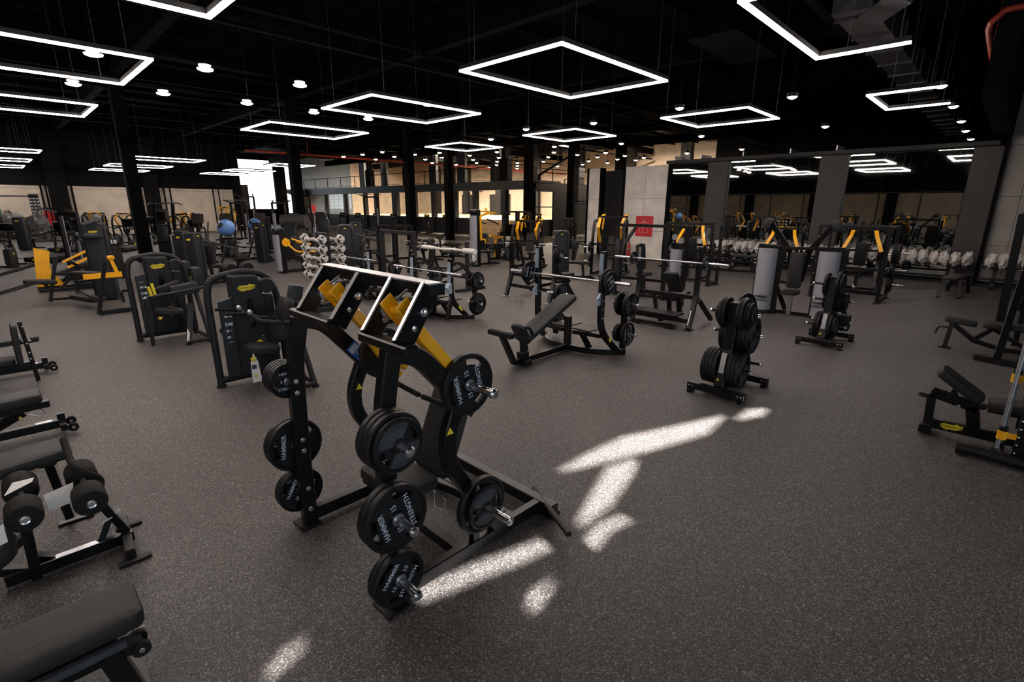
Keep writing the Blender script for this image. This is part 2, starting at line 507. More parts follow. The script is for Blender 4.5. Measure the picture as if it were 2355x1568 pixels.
    def pieces(self):
        """groups of faces that hang together or nearly touch"""
        n = len(self.v); par = list(range(n))
        def find(a):
            while par[a] != a:
                par[a] = par[par[a]]; a = par[a]
            return a
        for f in self.f:
            r0 = find(f[0])
            for i in f[1:]: par[find(i)] = r0
        box = {}
        for f in self.f:
            for i in f:
                r0 = find(i); p = self.v[i]
                b = box.get(r0)
                if b is None: box[r0] = [p.x, p.y, p.z, p.x, p.y, p.z]
                else:
                    b[0] = min(b[0], p.x); b[1] = min(b[1], p.y); b[2] = min(b[2], p.z); b[3] = max(b[3], p.x); b[4] = max(b[4], p.y); b[5] = max(b[5], p.z)
        ks = list(box); g = {k: k for k in ks}
        def gf(a):
            while g[a] != a: a = g[a]
            return a
        for i, a in enumerate(ks):
            for b_ in ks[i + 1:]:
                A, B = box[a], box[b_]
                if all(A[k] - .004 <= B[k + 3] and B[k] - .004 <= A[k + 3] for k in range(3)): g[gf(b_)] = gf(a)
        out = {}
        for fi, f in enumerate(self.f): out.setdefault(gf(find(f[0])), []).append(fi)
        return list(out.values())
    def build(self, name, material, parent=None, bevel=0.0):
        if parent is not None and name not in WHOLE and len(self.v) < 6000:
            ps = self.pieces()
            if len(ps) > 1:
                name = ONE.get(name, name); first = None
                for fl in ps:
                    q = M(); idx = {}
                    for fi in fl:
                        nf = []
                        for i in self.f[fi]:
                            if i not in idx: idx[i] = len(q.v); q.v.append(self.v[i])
                            nf.append(idx[i])
                        q.f.append(tuple(nf)); q.s.append(self.s[fi])
                    o = q._build(name, material, parent, bevel)
                    first = first or o
                return first
        return self._build(name, material, parent, bevel)
    def _build(self, name, material, parent=None, bevel=0.0):
        me = self.mesh(name, material)
        if bevel > 0:
            bm = bmesh.new(); bm.from_mesh(me)
            bmesh.ops.remove_doubles(bm, verts=bm.verts, dist=1e-5)
            es = [e for e in bm.edges if len(e.link_faces) == 2 and e.calc_face_angle(0) > R(50)]
            bmesh.ops.bevel(bm, geom=es, offset=bevel, segments=1, affect='EDGES', profile=0.5, clamp_overlap=True)
            bm.to_mesh(me); bm.free()
        o = bpy.data.objects.new(name, me)
        COL.objects.link(o)
        if parent is not None: o.parent = parent
        return o
def tag(o, label, cat, group=None):
    o['label'] = label; o['category'] = cat
    if group: o['group'] = group
    return o
def thing(name, label, cat, loc=(0, 0, 0), rz=0.0, group=None):
    o = bpy.data.objects.new(name, None)
    o.empty_display_size = 0.2
    COL.objects.link(o)
    o.location = (loc[0], loc[1], loc[2] if len(loc) > 2 else 0.0)
    o.rotation_euler = (0, 0, R(rz))
    return tag(o, label, cat, group)
def struct(name, m, material):
    o = m.build(name, material); o['kind'] = 'structure'; return o
KIDS = {}
def kids(o):
    return [c for c in o.children]
def dup(root, loc, rz=0.0, label=None, group=None, rot=None, scale=None):
    r = root.copy(); COL.objects.link(r)
    r.location = (loc[0], loc[1], loc[2] if len(loc) > 2 else 0.0)
    r.rotation_euler = rot if rot is not None else (0, 0, R(rz))
    if scale: r.scale = scale
    if label: r['label'] = label
    if group: r['group'] = group
    elif 'group' in r: del r['group']
    for ch in kids(root):
        c = ch.copy(); COL.objects.link(c); c.parent = r
        for g_ in kids(ch):
            d = g_.copy(); COL.objects.link(d); d.parent = c
    return r
TXT = {}
def text_m(s, size, o, ux, uy, depth=0.002, align='CENTER', bold=0.0, mm=None):
    """lettering as raised mesh; ux = reading direction, uy = up of the letters"""
    key = (s, align, bold)
    if key not in TXT:
        cu = bpy.data.curves.new('lettering', 'FONT'); cu.body = s; cu.size = 1; cu.align_x = align; cu.align_y = 'CENTER'
        cu.offset = bold; cu.resolution_u = 2
        ob = bpy.data.objects.new('lettering', cu); COL.objects.link(ob)
        bpy.context.view_layer.update()
        me = bpy.data.meshes.new_from_object(ob.evaluated_get(bpy.context.evaluated_depsgraph_get()))
        TXT[key] = ([tuple(v.co) for v in me.vertices], [tuple(p.vertices) for p in me.polygons])
        bpy.data.objects.remove(ob); bpy.data.meshes.remove(me); bpy.data.curves.remove(cu)
    vs, fs = TXT[key]
    ux = V(ux).normalized(); uy = V(uy).normalized(); n_ = ux.cross(uy)
    o = V(o)
    mm = mm or M()
    return mm.add([o + ux * (x * size) + uy * (y * size) + n_ * depth for x, y, z in vs], fs)
# ------------------------------------------------------------------ the room shell
CEIL = 7.6
struct('floor', M().box((14, 22, -0.1), (80, 92, 0.2)), FLOORM)
struct('ceiling', M().box((14, 30.45, CEIL + 0.15), (80, 75, 0.3)), CEILM)
# south wall (behind the camera) with added slots, shaped to throw the sun patches
def wall_with_slots():
    yw = -7.0
    def P(x, y):
        t = (yw - y) / SUN_DIR.y
        return (x + SUN_DIR.x * t, SUN_DIR.z * t)
    polys = []
    for pl in SUN_PATCHES:
        polys.append([P(*q) for q in pl])
    cu = bpy.data.curves.new('slots', 'CURVE'); cu.dimensions = '2D'; cu.fill_mode = 'BOTH'; cu.extrude = 0.03
    def spl(pts):
        s = cu.splines.new('POLY'); s.points.add(len(pts) - 1)
        for i, p in enumerate(pts): s.points[i].co = (p[0], p[1], 0, 1)
        s.use_cyclic_u = True
    spl([(-26, 0), (54, 0), (54, CEIL), (-26, CEIL)])
    for pl in polys: spl(pl)
    ob = bpy.data.objects.new('slots', cu); COL.objects.link(ob)
    bpy.context.view_layer.update()
    me = bpy.data.meshes.new_from_object(ob.evaluated_get(bpy.context.evaluated_depsgraph_get()))
    bpy.data.objects.remove(ob)
    me.materials.clear(); me.materials.append(SOOT)
    for v in me.vertices:
        v.co = (v.co.x, yw + v.co.z, v.co.y)
    o = bpy.data.objects.new('wall_south', me); COL.objects.link(o); o['kind'] = 'structure'
def floor_shape(pts): return [tuple(G(px, py))[:2] for px, py in pts]
SUN_PATCHES = [floor_shape(p) for p in (
    [(1250, 1097), (1344, 1042), (1428, 1003), (1538, 980), (1686, 947), (1630, 999), (1500, 1038), (1344, 1077)],
    [(1678, 969), (1714, 941), (1778, 935), (1758, 957), (1700, 969)],
    [(1392, 1072), (1478, 1046), (1460, 1094), (1409, 1165), (1344, 1210), (1306, 1228), (1338, 1165)],
    [(1338, 1242), (1370, 1204), (1422, 1183), (1467, 1194), (1409, 1223), (1373, 1268)],
    [(950, 1352), (1100, 1290), (1244, 1238), (1262, 1256), (1302, 1250), (1200, 1296), (1050, 1356), (960, 1390)],
    [(1280, 1316), (1288, 1333), (1247, 1398), (1189, 1430), (1215, 1360)],
    [(590, 1562), (650, 1492), (740, 1440), (700, 1496), (625, 1566)])
]
wall_with_slots()
struct('wall_west', M().box((-16.1, 22, 1.7), (0.2, 60, 3.4)), TANW)
struct('wall_west_upper', M().box((-16.1, 22, 5.5), (0.24, 60, 4.2)), SOOT)
for k_ in range(9): struct('trim_%d' % (130 + k_), M().box((-15.8, -4 + 6.0 * k_, CEIL / 2), (0.5, 0.8, CEIL)), SOOT)
# north wall: plaster panels to 3.4 m, black above, stepping back at the window bay
YN = 48.0
YB = 62.0
struct('wall_north', M().box((-0.4, YN + 0.15, 1.7), (32.0, 0.3, 3.4)), BEIGE)
struct('wall_north_upper', M().box((-0.4, YN + 0.1, (3.4 + CEIL) / 2), (32.0, 0.4, CEIL - 3.4)), SOOT)
struct('wall_north_return', M().box((15.35, (YN + YB) / 2, CEIL / 2), (0.3, YB - YN, CEIL)), SOOT)
# window bay
def rect_ring(m, x0, x1, z0, z1, X0, X1, Z0, Z1, y, t):
    m.box(((X0 + x0) / 2, y, (Z0 + Z1) / 2), (x0 - X0, t, Z1 - Z0)); m.box(((x1 + X1) / 2, y, (Z0 + Z1) / 2), (X1 - x1, t, Z1 - Z0))
    m.box(((x0 + x1) / 2, y, (Z0 + z0) / 2), (x1 - x0, t, z0 - Z0)); m.box(((x0 + x1) / 2, y, (z1 + Z1) / 2), (x1 - x0, t, Z1 - z1))
w = M()
rect_ring(w, 20.2, 24.0, 1.7, 7.0, 15.2, 25.0, 0, CEIL, YB, 0.3)
rect_ring(w, 25.3, 25.9, 1.0, 6.7, 25.0, 26.6, 0, CEIL, YB, 0.3)
rect_ring(w, 26.9, 27.3, 1.2, 6.7, 26.6, 32.0, 0, CEIL, YB, 0.3)
struct('wall_north_bay', w, SOOT)
f = M()
for k in range(1, 14): f.box((22.1, YB - 0.05, 1.7 + 5.3 * k / 14), (3.8, 0.05, 0.025))
for k in range(1, 6): f.box((20.2 + 3.8 * k / 6, YB - 0.05, 4.35), (0.03, 0.05, 5.3))
f.box((20.6, YB - 0.1, 3.0), (0.8, 0.2, 2.6))
f2 = M(); f2.box((25.6, YB - 0.05, 3.7), (0.6, 0.1, 0.45))
struct('window_1', f, DGREY); struct('window_2', f2, DGREY)
# bay side: dark wall carrying pipes
struct('wall_bay_side', M().box((26.7, 61, 2.0), (0.6, 1.6, 4.0)), DGREY)
# east side: hall wall far behind the free standing panels, warm beige
XE = 44.0
struct('wall_east', M().box((XE + 0.15, 41, CEIL / 2), (0.3, 44, CEIL)), BRICKW)
struct('wall_east_dark', M().box((XE + 0.15, 6, CEIL / 2), (0.3, 26, CEIL)), SOOT)
# ------------------------------------------------------------------ mirror wall and concrete panels on the line x = 20
XM = 20.0
struct('wall_mirror_backing', M().box((XM + 0.16, 5.8, 1.95), (0.2, 9.4, 3.9)), DGREY)
for i, (y0, y1) in enumerate(((8.82, 10.42), (4.99, 8.06), (1.18, 4.2))):
    mm = M()
    n = max(1, round((y1 - y0) / 1.05))
    for k in range(n):
        a = y0 + (y1 - y0) * k / n + 0.004; b = y0 + (y1 - y0) * (k + 1) / n - 0.004
        mm.box((XM + 0.03, (a + b) / 2, 1.34), (0.03, b - a, 2.6)); mm.box((XM + 0.03, (a + b) / 2, 3.24), (0.03, b - a, 1.17))
    struct('window_%d' % (i + 3), mm, MIRR)
for nm, y0, y1, mt in (('trim_1', 8.06, 8.82, BROWNP), ('trim_2', 4.2, 4.99, BROWNP), ('trim_3', 0.54, 1.16, BROWNP)):
    struct(nm, M().box((XM - 0.03, (y0 + y1) / 2, 1.92), (0.22, y1 - y0, 3.84)), mt)
struct('trim_4', M().box((XM - 0.08, 5.6, 3.92), (0.3, 9.9, 0.12)), BLKM)
struct('baseboard_east', M().box((XM - 0.02, 4.7, 0.06), (0.1, 11.4, 0.12)), SOOT)
struct('wall_concrete_panel_1', M().box((XM + 0.05, 11.53, 1.92), (0.22, 2.02, 3.84)), CONC)
struct('trim_5', M().box((XM + 0.05, 10.46, 1.93), (0.3, 0.1, 3.86)).box((XM + 0.05, 12.58, 1.93), (0.3, 0.1, 3.86)), SOOT)
struct('wall_dark_recess', M().box((XM + 1.2, 13.3, 1.9), (0.1, 2.4, 3.8)), DGREY)
struct('wall_concrete_panel_2', M().box((XM + 0.05, 14.18, 1.92), (0.22, 0.62, 3.84)), CONC)
struct('trim_6', M().box((XM + 0.05, 14.53, 1.93), (0.3, 0.09, 3.86)).box((XM + 0.05, 13.8, 1.93), (0.3, 0.12, 3.86)), SOOT)
struct('wall_concrete_panel_3', M().box((XM + 0.1, -3.17, 2.6), (0.22, 7.25, 5.2)), CONCD)
struct('trim_7', M().box((XM - 0.02, 0.49, 2.6), (0.3, 0.09, 5.2)).box((XM, -3.5, 3.9), (0.3, 7, 0.08)), SOOT)
# steel brackets standing on the beam
for y in (9.2, 7.6, 6.0, 4.6, 10.3):
    tag(M().path([(XM + 0.1, y, 3.97), (XM + 0.1, y, 4.03), (XM + 0.9, y, 4.03)], 0.25, 0.03, (0, 1, 0)).build('beam_bracket', STEEL), 'pale steel bracket standing on the beam over the mirror wall', 'bracket', 'brackets on the mirror wall beam')
# red evacuation board on the concrete panel
sg = thing('wall_sign', 'square red board with a small white plan on the pale concrete panel', 'sign', (XM - 0.07, 11.45, 1.35))
M().box((0, 0, 0), (0.03, 0.82, 0.86)).build('board', REDM, sg)
wm = M()
for k_ in range(5): wm.box((-0.018, .10 - .045 * k_, .20), (.006, .03, .025))
wm.box((-0.018, .02, .28), (.006, .03, .05))
for (a, b, c, d) in ((-.2, .2, .15, .15), (-.2, .2, -.28, -.28), (-.2, -.2, -.28, .15), (.2, .2, -.28, .15), (-.05, -.05, -.28, -.05), (-.2, .08, -.05, -.05), (.08, .08, -.05, .15)):
    wm.bar((-0.018, -a, c), (-0.018, -b, d), 0.008, 0.008)
wm.build('plan_drawing', WHT, sg)
# ------------------------------------------------------------------ mezzanine and court at the back
struct('wall_mezzanine_front', M().box((27.2, 43.2, 3.62), (0.5, 37.4, 0.62)).box((35.5, 24.7, 3.45), (17.0, 0.4, 0.55)), DGREY)
struct('floor_mezzanine', M().box((28.8, 43.2, 3.85), (2.8, 37.4, 0.16)).box((35.5, 25.9, 3.75), (17.0, 2.0, 0.16)), DGREY)
struct('wall_court_plinth', M().box((27.3, 46.0, 0.6), (0.3, 31.0, 1.2)).box((35.5, 24.6, 0.6), (17.0, 0.3, 1.2)), DGREY)
struct('floor_court', M().box((36.0, 43.2, 0.95), (16.2, 37.0, 0.3)), WOODF)
struct('wall_court_north', M().box((38.85, 61.9, CEIL / 2), (10.6, 0.3, CEIL)), BRICKX)
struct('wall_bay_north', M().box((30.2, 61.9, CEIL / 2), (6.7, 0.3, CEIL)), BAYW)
for k_, y_ in enumerate((27.6, 31.8, 36.2, 40.4, 44.6, 49.0, 53.5)): struct('trim_%d' % (140 + k_), M().box((30.6, y_, 5.8), (.3, 1.1, 3.6)), DGREY)
st = M()
for k in range(4): st.box((26.6 + 0.3 * k, 28.9, 0.14 + 0.28 * k), (0.32, 3.0, 0.28))
tag(st.build('court_steps', WOODF), 'pale wooden steps rising to the court opening', 'steps')
# posts of the glazed front, each a steel column
for i, y in enumerate((24.75, 27.3, 30.6, 33.1, 36.0, 38.8, 41.9, 45.3, 47.4, 51.5, 56.0)):
    wd = 0.75 if i in (6,) else 0.34
    o = struct('trim_%d' % (20 + i), M().box((27.2, y, 1.68), (0.4, wd, 3.36)), DGREY)
for i, (y0, y1) in enumerate(((30.8, 32.9), (33.3, 35.8), (36.2, 38.6), (39.0, 41.5), (42.3, 45.1), (47.6, 51.3), (51.7, 55.8))):
    struct('window_%d' % (10 + i), M().box((27.25, (y0 + y1) / 2, 2.27), (0.02, y1 - y0, 2.1)), GLASS)
for i, (x0, x1) in enumerate(((27.4, 29.6), (29.7, 31.9), (32.0, 35.0))):
    struct('window_%d' % (20 + i), M().box(((x0 + x1) / 2, 24.65, 2.2), (x1 - x0, 0.02, 2.0)), GLASS)
    struct('trim_%d' % (40 + i), M().box((x0, 24.65, 1.6), (0.12, 0.3, 3.2)).box(((x0 + x1) / 2, 24.65, 2.1), (x1 - x0, 0.08, 0.06)), SOOT)
# dark back curtain columns of the hall seen upstairs and inside the court
for i, y in enumerate((27, 33, 39, 45, 51, 57, 21.5)):
    struct('trim_%d' % (50 + i), M().box((XE - 0.2, y, CEIL / 2), (0.5, 0.9, CEIL)), DGREY)
for i, y in enumerate((29.5, 36.5, 43.0, 50)):
    tag(M().box((29.4, y, 4.9), (0.5, 1.0, 1.7)).path([(29.4, y, 5.7), (29.4, y, 6.6)], 0.4, 0.5, (1, 0, 0)).box((29.4, y, 6.7), (0.9, 0.5, 0.45)).build('air_duct_drop', SOOT), 'black air duct dropping behind the mezzanine railing', 'duct', 'ducts behind the mezzanine railing')
# dark lower panels (doors) on the court wall
for i, (y, a) in enumerate(((45.0, 3.4), (50.5, 3.0), (33.5, 3.0))):
    struct('door_%d' % (i + 1), M().box((XE - 0.1, y, 2.3), (0.2, a, 2.4)), DGREY)
# basketball hoops
def hoop(y, lab):
    t = thing('basketball_hoop', lab, 'basketball hoop', (XE - 1.6, y, 0))
    m = M(); m.box((0, 0, 4.3), (0.04, 1.8, 1.05)); m.build('backboard', GLASS, t)
    m = M()
    for (a, b) in (((-.9, 3.77), (.9, 3.77)), ((-.9, 4.83), (.9, 4.83)), ((-.9, 3.77), (-.9, 4.83)), ((.9, 3.77), (.9, 4.83)), ((-.3, 3.95), (.3, 3.95)), ((-.3, 4.4), (.3, 4.4)), ((-.3, 3.95), (-.3, 4.4)), ((.3, 3.95), (.3, 4.4))):
        m.bar((-0.03, a[0], a[1]), (-0.03, b[0], b[1]), 0.06, 0.06)
    m.path([(0, 0, 4.3), (1.3, 0, 4.3)], 0.12, 0.12); m.build('frame', SOOT, t)
    M().lathe([(0.225, -.01), (0.245, -.01), (0.245, .01), (0.225, .01)], (-0.35, 0, 3.85), (0, 0, 1), 16, closed=True).bar((-0.12, 0, 3.85), (0, 0, 3.85), 0.1, 0.03).build('rim', REDM, t)
hoop(47.5, 'left basketball backboard seen through the court glazing')
hoop(33.0, 'right basketball backboard seen through the court glazing')
# railing of the mezzanine
ra = thing('mezzanine_railing', 'black mesh railing along the mezzanine edge', 'railing', (27.05, 42, 3.93))
m = M(); m.bar((0, -17, 1.05), (0, 19, 1.05), 0.05, 0.05).bar((0, -17, 0.1), (0, 19, 0.1), 0.03, 0.03); m.build('top_rail', SOOT, ra)
for k in range(13): M().bar((0, -17 + 3 * k, 0), (0, -17 + 3 * k, 1.05), 0.05, 0.05).build('post', SOOT, ra)
ra = thing('mezzanine_railing', 'black railing along the short side of the mezzanine', 'railing', (27.1, 24.7, 3.7))
m = M(); m.bar((0, 0, 1.05), (16, 0, 1.05), 0.05, 0.05).bar((0, 0, 0.1), (16, 0, 0.1), 0.03, 0.03); m.build('top_rail', SOOT, ra)
for k in range(7): M().bar((2.4 * k, 0, 0), (2.4 * k, 0, 1.05), 0.05, 0.05).build('post', SOOT, ra)
tag(M().bar((28.2, 24.9, 4.3), (33.5, 24.9, 6.6), 0.12, 0.14).bar((28.2, 24.9, 4.35), (28.2, 24.9, 3.72), .12, .12).build('stair_rail', SOOT), 'black sloping rail climbing from the mezzanine corner', 'rail')
tag(M().box((33.2, 25.4, 4.35), (1.6, 0.5, 1.5)).build('plant_cabinet', DGREY), 'dark grey cabinet standing on the mezzanine corner', 'cabinet')
# ------------------------------------------------------------------ columns of the hall
colm = M().box((0, 0, CEIL / 2), (0.42, 0.42, CEIL))
c0 = None
for i, (x, y) in enumerate(((4.15, 24.4), (10.45, 24.4), (16.8, 24.4), (23.4, 21.5), (21.0, 26.2))):
    struct('trim_%d' % (60 + i), M().box((x, y, CEIL / 2), (0.42, 0.42, CEIL)).box((x, y, 0.02), (0.6, 0.6, 0.04)), SOOT)
for i, (x, y) in enumerate(((30.5, 23.6), (34.5, 22.2))):
    struct('trim_%d' % (66 + i), M().box((x, y, CEIL / 2), (0.6, 0.6, CEIL)), SOOT)
for i, (px, w_) in enumerate(((140, 1.0), (352, 0.9), (546, 0.5))):
    x = OY(px, 470, YN).x
    struct('trim_%d' % (70 + i), M().box((x, YN - 0.3, CEIL / 2), (w_, 0.7, CEIL)), SOOT)
pipe_i = 0
for px in (97, 108, 168, 325, 378, 392, 490, 503):
    x = OY(px, 450, YN).x
    tag(M().cyl((x, YN - 0.1, 0.0), (x, YN - 0.1, 3.4), 0.05, 8).build('wall_pipe', SOOT), 'thin dark pipe running down the beige wall panels', 'pipe', 'pipes on the beige back wall')
# ------------------------------------------------------------------ ceiling steelwork
for k, y in enumerate((3.8, 14.0, 24.4, 34.8, 45.0)):
    struct('trim_%d' % (80 + k), M().bar((-15, y, 6.3), (43, y, 6.3), 0.2, 0.08).bar((-15, y, 6.95), (43, y, 6.95), 0.2, 0.5), CEILM)
for k, x in enumerate((-2.3, 4.15, 10.45, 16.8, 23.4, 30.0, 36.5)):
    struct('trim_%d' % (90 + k), M().bar((x, -6.8, 7.0), (x, 61, 7.0), 0.3, 0.6), CEILM)
pu = M()
for k in range(26): pu.bar((-15, -5 + 2.1 * k, 7.42), (43, -5 + 2.1 * k, 7.42), 0.1, 0.18)
struct('trim_100', pu, CEILM)
tag(M().tube([(12, 35, 5.45), (44, 35, 5.45)], 0.075, 8).path([(16, 35, 5.5), (16, 35, CEIL - .01)], .03, .03, (0, 1, 0)).build('fire_pipe', RPIPE), 'long red sprinkler pipe running below the ceiling towards the court', 'pipe')
tag(M().tube([(14, 3.5, 6.4), (20.6, 3.5, 6.4)], 0.03, 8).path([(15, 3.5, 6.4), (15, 3.5, CEIL - .01)], .02, .02, (0, 1, 0)).build('fire_pipe', RPIPE), 'thin red sprinkler pipe above the open light frame', 'pipe')
dk = thing('air_duct', 'galvanised rectangular air duct running away under the ceiling at right', 'duct', (11.4, 2.75, 5.8))
m = M(); m.box((11, 0, 0), (22, 0.62, 0.5)); m.build('duct_run', DUCT, dk)
for k in range(16):
    M().box((0.4 + 1.4 * k, 0, 0), (0.05, 0.70, 0.58)).build('flange', DUCT, dk)
    if k % 3 == 0:
        for s_ in (-.3, .3): M().cyl((0.4 + 1.4 * k, s_, .28), (0.4 + 1.4 * k, s_, CEIL - 5.8), .006, 5).build('hanger', WIREM, dk)
tag(M().box((14.4, 6.0, 6.4), (3.0, 1.2, 0.5)).box((14.4, 6, 7.0), (.1, .1, 1.15)).build('air_duct', CEILM), 'black boxed air duct above the square light frame', 'duct')
dg = M().box((0, 0, 0), (0.9, 0.25, 0.02)).path([(-.45, -.13, 0.0), (.45, -.13, 0), (.45, .13, 0), (-.45, .13, 0)], 0.03, 0.04, closed=True)
o = tag(dg.build('air_grille', DUCT), 'small rectangular steel grille hanging above the open light frame', 'grille'); o.location = G(2033, 22, 4.9); o.rotation_euler = (0.5, 0, 0.6)
# red riser at the far right
tag(M().tube([(12.6, -1.2, 5.45), (12.6, .75, 5.4), (12.6, .9, 5.25), (12.8, .93, 5.2), (19.2, .98, 5.2)], 0.05, 10).path([(14.5, .93, 5.25), (14.5, .93, CEIL - .01)], .02, .02, (0, 1, 0)).path([(18, .96, 5.25), (18, .96, CEIL - .01)], .02, .02, (0, 1, 0)).build('fire_riser', RPIPE), 'thick red fire main with an elbow at the far right under the ceiling', 'pipe')
struct('wall_dark_block', M().box((16.4, .66, 5.85), (7.0, .34, 3.5)), SOOT)

# ------------------------------------------------------------------ hanging LED frames
LZ = 4.4
def led(x0, x1, y0, y1, label, open_end=False, group=None):
    w_ = 0.06
    cx_, cy_ = (x0 + x1) / 2, (y0 + y1) / 2
    t = thing('light_frame', label, 'hanging light', (cx_, cy_, LZ), 0, group)
    hx, hy = (x1 - x0) / 2, (y1 - y0) / 2
    segs = [((-hx, -hy), (hx, -hy)), ((-hx, hy), (hx, hy)), ((-hx, -hy), (-hx, hy))]
    if not open_end: segs.append(((hx, -hy), (hx, hy)))
    a = M(); b = M()
    for (p, q) in segs:
        dx = w_ / 2 if p[1] == q[1] else 0; dy = 0 if p[1] == q[1] else w_ / 2
        lx = abs(q[0] - p[0]) + (w_ if dx else 0); ly = abs(q[1] - p[1]) - (w_ if dy else 0)
        c = ((p[0] + q[0]) / 2, (p[1] + q[1]) / 2)
        sx, sy = (lx, w_) if dx else (w_, ly)
        a.box((c[0], c[1], 0.0), (sx, sy, 0.03)); b.box((c[0], c[1], 0.05), (sx, sy, 0.065))
    a.build('diffuser', LEDM, t); b.build('housing', BLKM, t)
    for sx in (-1, 1):
        for sy in (-1, 1):
            M().cyl((sx * hx * .8, sy * hy, 0.08), (sx * hx * .8, sy * hy, CEIL - LZ), 0.003, 5).build('wire', WIREM, t)
    return t
led(6.1, 9.1, 5.0, 7.18, 'largest complete glowing LED rectangle, hanging top centre')
led(6.05, 9.05, 10.0, 12.2, 'glowing LED rectangle just beyond and left of the largest one')
led(5.95, 8.95, 15.2, 17.4, 'glowing LED rectangle in front of the second column from the left')
led(5.5, 8.5, 30.7, 32.8, 'nearest of the three flat LED rectangles behind the leftmost column')
led(5.5, 8.5, 37.3, 39.7, 'middle of the three flat LED rectangles behind the leftmost column')
led(5.45, 8.4, 43.1, 45.3, 'farthest of the three flat LED rectangles behind the leftmost column')
led(12.7, 14.8, 9.8, 11.9, 'small square LED frame above the court front, right of the centre')
led(12.55, 14.65, 14.9, 17.0, 'small square LED frame left of the one above the court corner')
led(12.7, 14.8, 4.85, 7.0, 'complete square LED frame hanging above the mirror wall')
led(13.0, 15.25, 0.55, 2.6, 'three sided LED frame by the air duct, open towards the duct', True) if False else led(13.1, 15.2, 0.4 + 1.15, 2.59, 'small three sided LED frame beside the air duct', False) if False else None
def led_u(x0, x1, y0, y1, label):
    """open towards -y"""
    w_ = 0.06
    cx_, cy_ = (x0 + x1) / 2, (y0 + y1) / 2
    t = thing('light_frame', label, 'hanging light', (cx_, cy_, LZ))
    hx, hy = (x1 - x0) / 2, (y1 - y0) / 2
    a = M(); b = M()
    for (c, s) in (((0, hy), (2 * hx + w_, w_)), ((-hx, -w_ / 2), (w_, 2 * hy)), ((hx, -w_ / 2), (w_, 2 * hy))):
        a.box((c[0], c[1], 0.0), (s[0], s[1], 0.03)); b.box((c[0], c[1], 0.05), (s[0], s[1], 0.065))
    a.build('diffuser', LEDM, t); b.build('housing', BLKM, t)
    for sx in (-1, 1):
        for sy in (-1, .4):
            M().cyl((sx * hx, sy * hy * .8, 0.08), (sx * hx, sy * hy * .8, CEIL - LZ), 0.003, 5).build('wire', WIREM, t)
    return t
led_u(13.05, 15.2, 1.5, 2.6, 'small three sided LED frame beside the air duct')
led_u(6.31, 9.38, 1.5, 2.62, 'large three sided LED frame at top right, cut by the picture edge')
led(-0.7, 2.27, 10.2, 12.65, 'nearer of the two LED rectangles at upper left, cut by the picture edge')
led(-0.7, 2.25, 15.7, 18.0, 'farther of the two LED rectangles at upper left, cut by the picture edge')
led(-0.7, 2.34, 5.2, 7.47, 'LED rectangle at the very top left, only its lower corner in view')
led(-0.8, 2.16, 30.4, 32.3, 'nearest of the three flat LED rectangles at far left')
led(-0.8, 2.17, 37.0, 39.3, 'middle of the three flat LED rectangles at far left')
led(-0.8, 2.17, 43.5, 46.3, 'farthest of the three flat LED rectangles at far left')
led(11.9, 14.0, 29.9, 32.0, 'flat LED rectangle in front of the bright window bay')
led(11.8, 14.4, 36.8, 39.0, 'flat LED rectangle just left of the bright window, nearer one')
led(11.8, 14.4, 42.0, 44.2, 'flat LED rectangle just left of the bright window, farther one')
# ------------------------------------------------------------------ pendant disc lamps (left, pinkish) and warm downlights (right and back)
pm = None
spots_l = [(472, 161), (215, 127), (376, 217), (169, 195), (690, 198), (568, 239), (722, 260), (847, 275), (985, 242)]
spots_r = [(1563, 249), (1822, 223), (1898, 291), (2193, 245), (2165, 198), (2211, 279), (2221, 301), (2233, 320), (1365, 283), (1210, 297), (1613, 313), (1129, 320), (1706, 343)]
for k, (px, py) in enumerate(spots_l):
    p = G(px, py, 4.5)
    if pm is None:
        pm = thing('pendant_lamp', 'small glowing disc pendant lamp hanging among the left light frames', 'pendant lamp', p, 0, 'disc pendants at the left')
        M().lathe([(0.0, -0.02), (0.08, -0.015), (0.12, 0.0), (0.13, 0.02), (0.08, 0.03), (0, .03)], (0, 0, 0), (0, 0, 1), 24).build('lamp_disc', SPOTC, pm)
        M().lathe([(0.06, 0.03), (0.06, 0.06), (0.10, 0.065), (0.10, 0.085), (0.0, 0.09)], (0, 0, 0), (0, 0, 1), 20).build('upper_ring', WHT, pm)
        M().cyl((0, 0, 0.08), (0, 0, CEIL - 4.5), 0.006, 5).build('stem', CEILM, pm)
    else: dup(pm, p, 0, group='disc pendants at the left')
sm = None
for k, (px, py) in enumerate(spots_r):
    p = G(px, py, 4.5)
    if sm is None:
        sm = thing('downlight', 'round downlight hanging under the black ceiling in front of the mirror wall', 'downlight', p, 0, 'downlights before the mirror wall')
        M().lathe([(0.0, -0.05), (0.06, -0.035), (0.10, 0.0), (0.105, 0.015)], (0, 0, 0), (0, 0, 1), 16).build('lamp_disc', SPOTC, sm)
        M().lathe([(0.108, 0.0), (0.11, 0.02), (0.11, 0.08), (0.0, 0.09)], (0, 0, 0), (0, 0, 1), 16).build('can', BLKM, sm)
        M().cyl((0, 0, 0.14), (0, 0, CEIL - 4.5), 0.006, 5).build('stem', SOOT, sm)
    else: dup(sm, p, 0, group='downlights before the mirror wall')
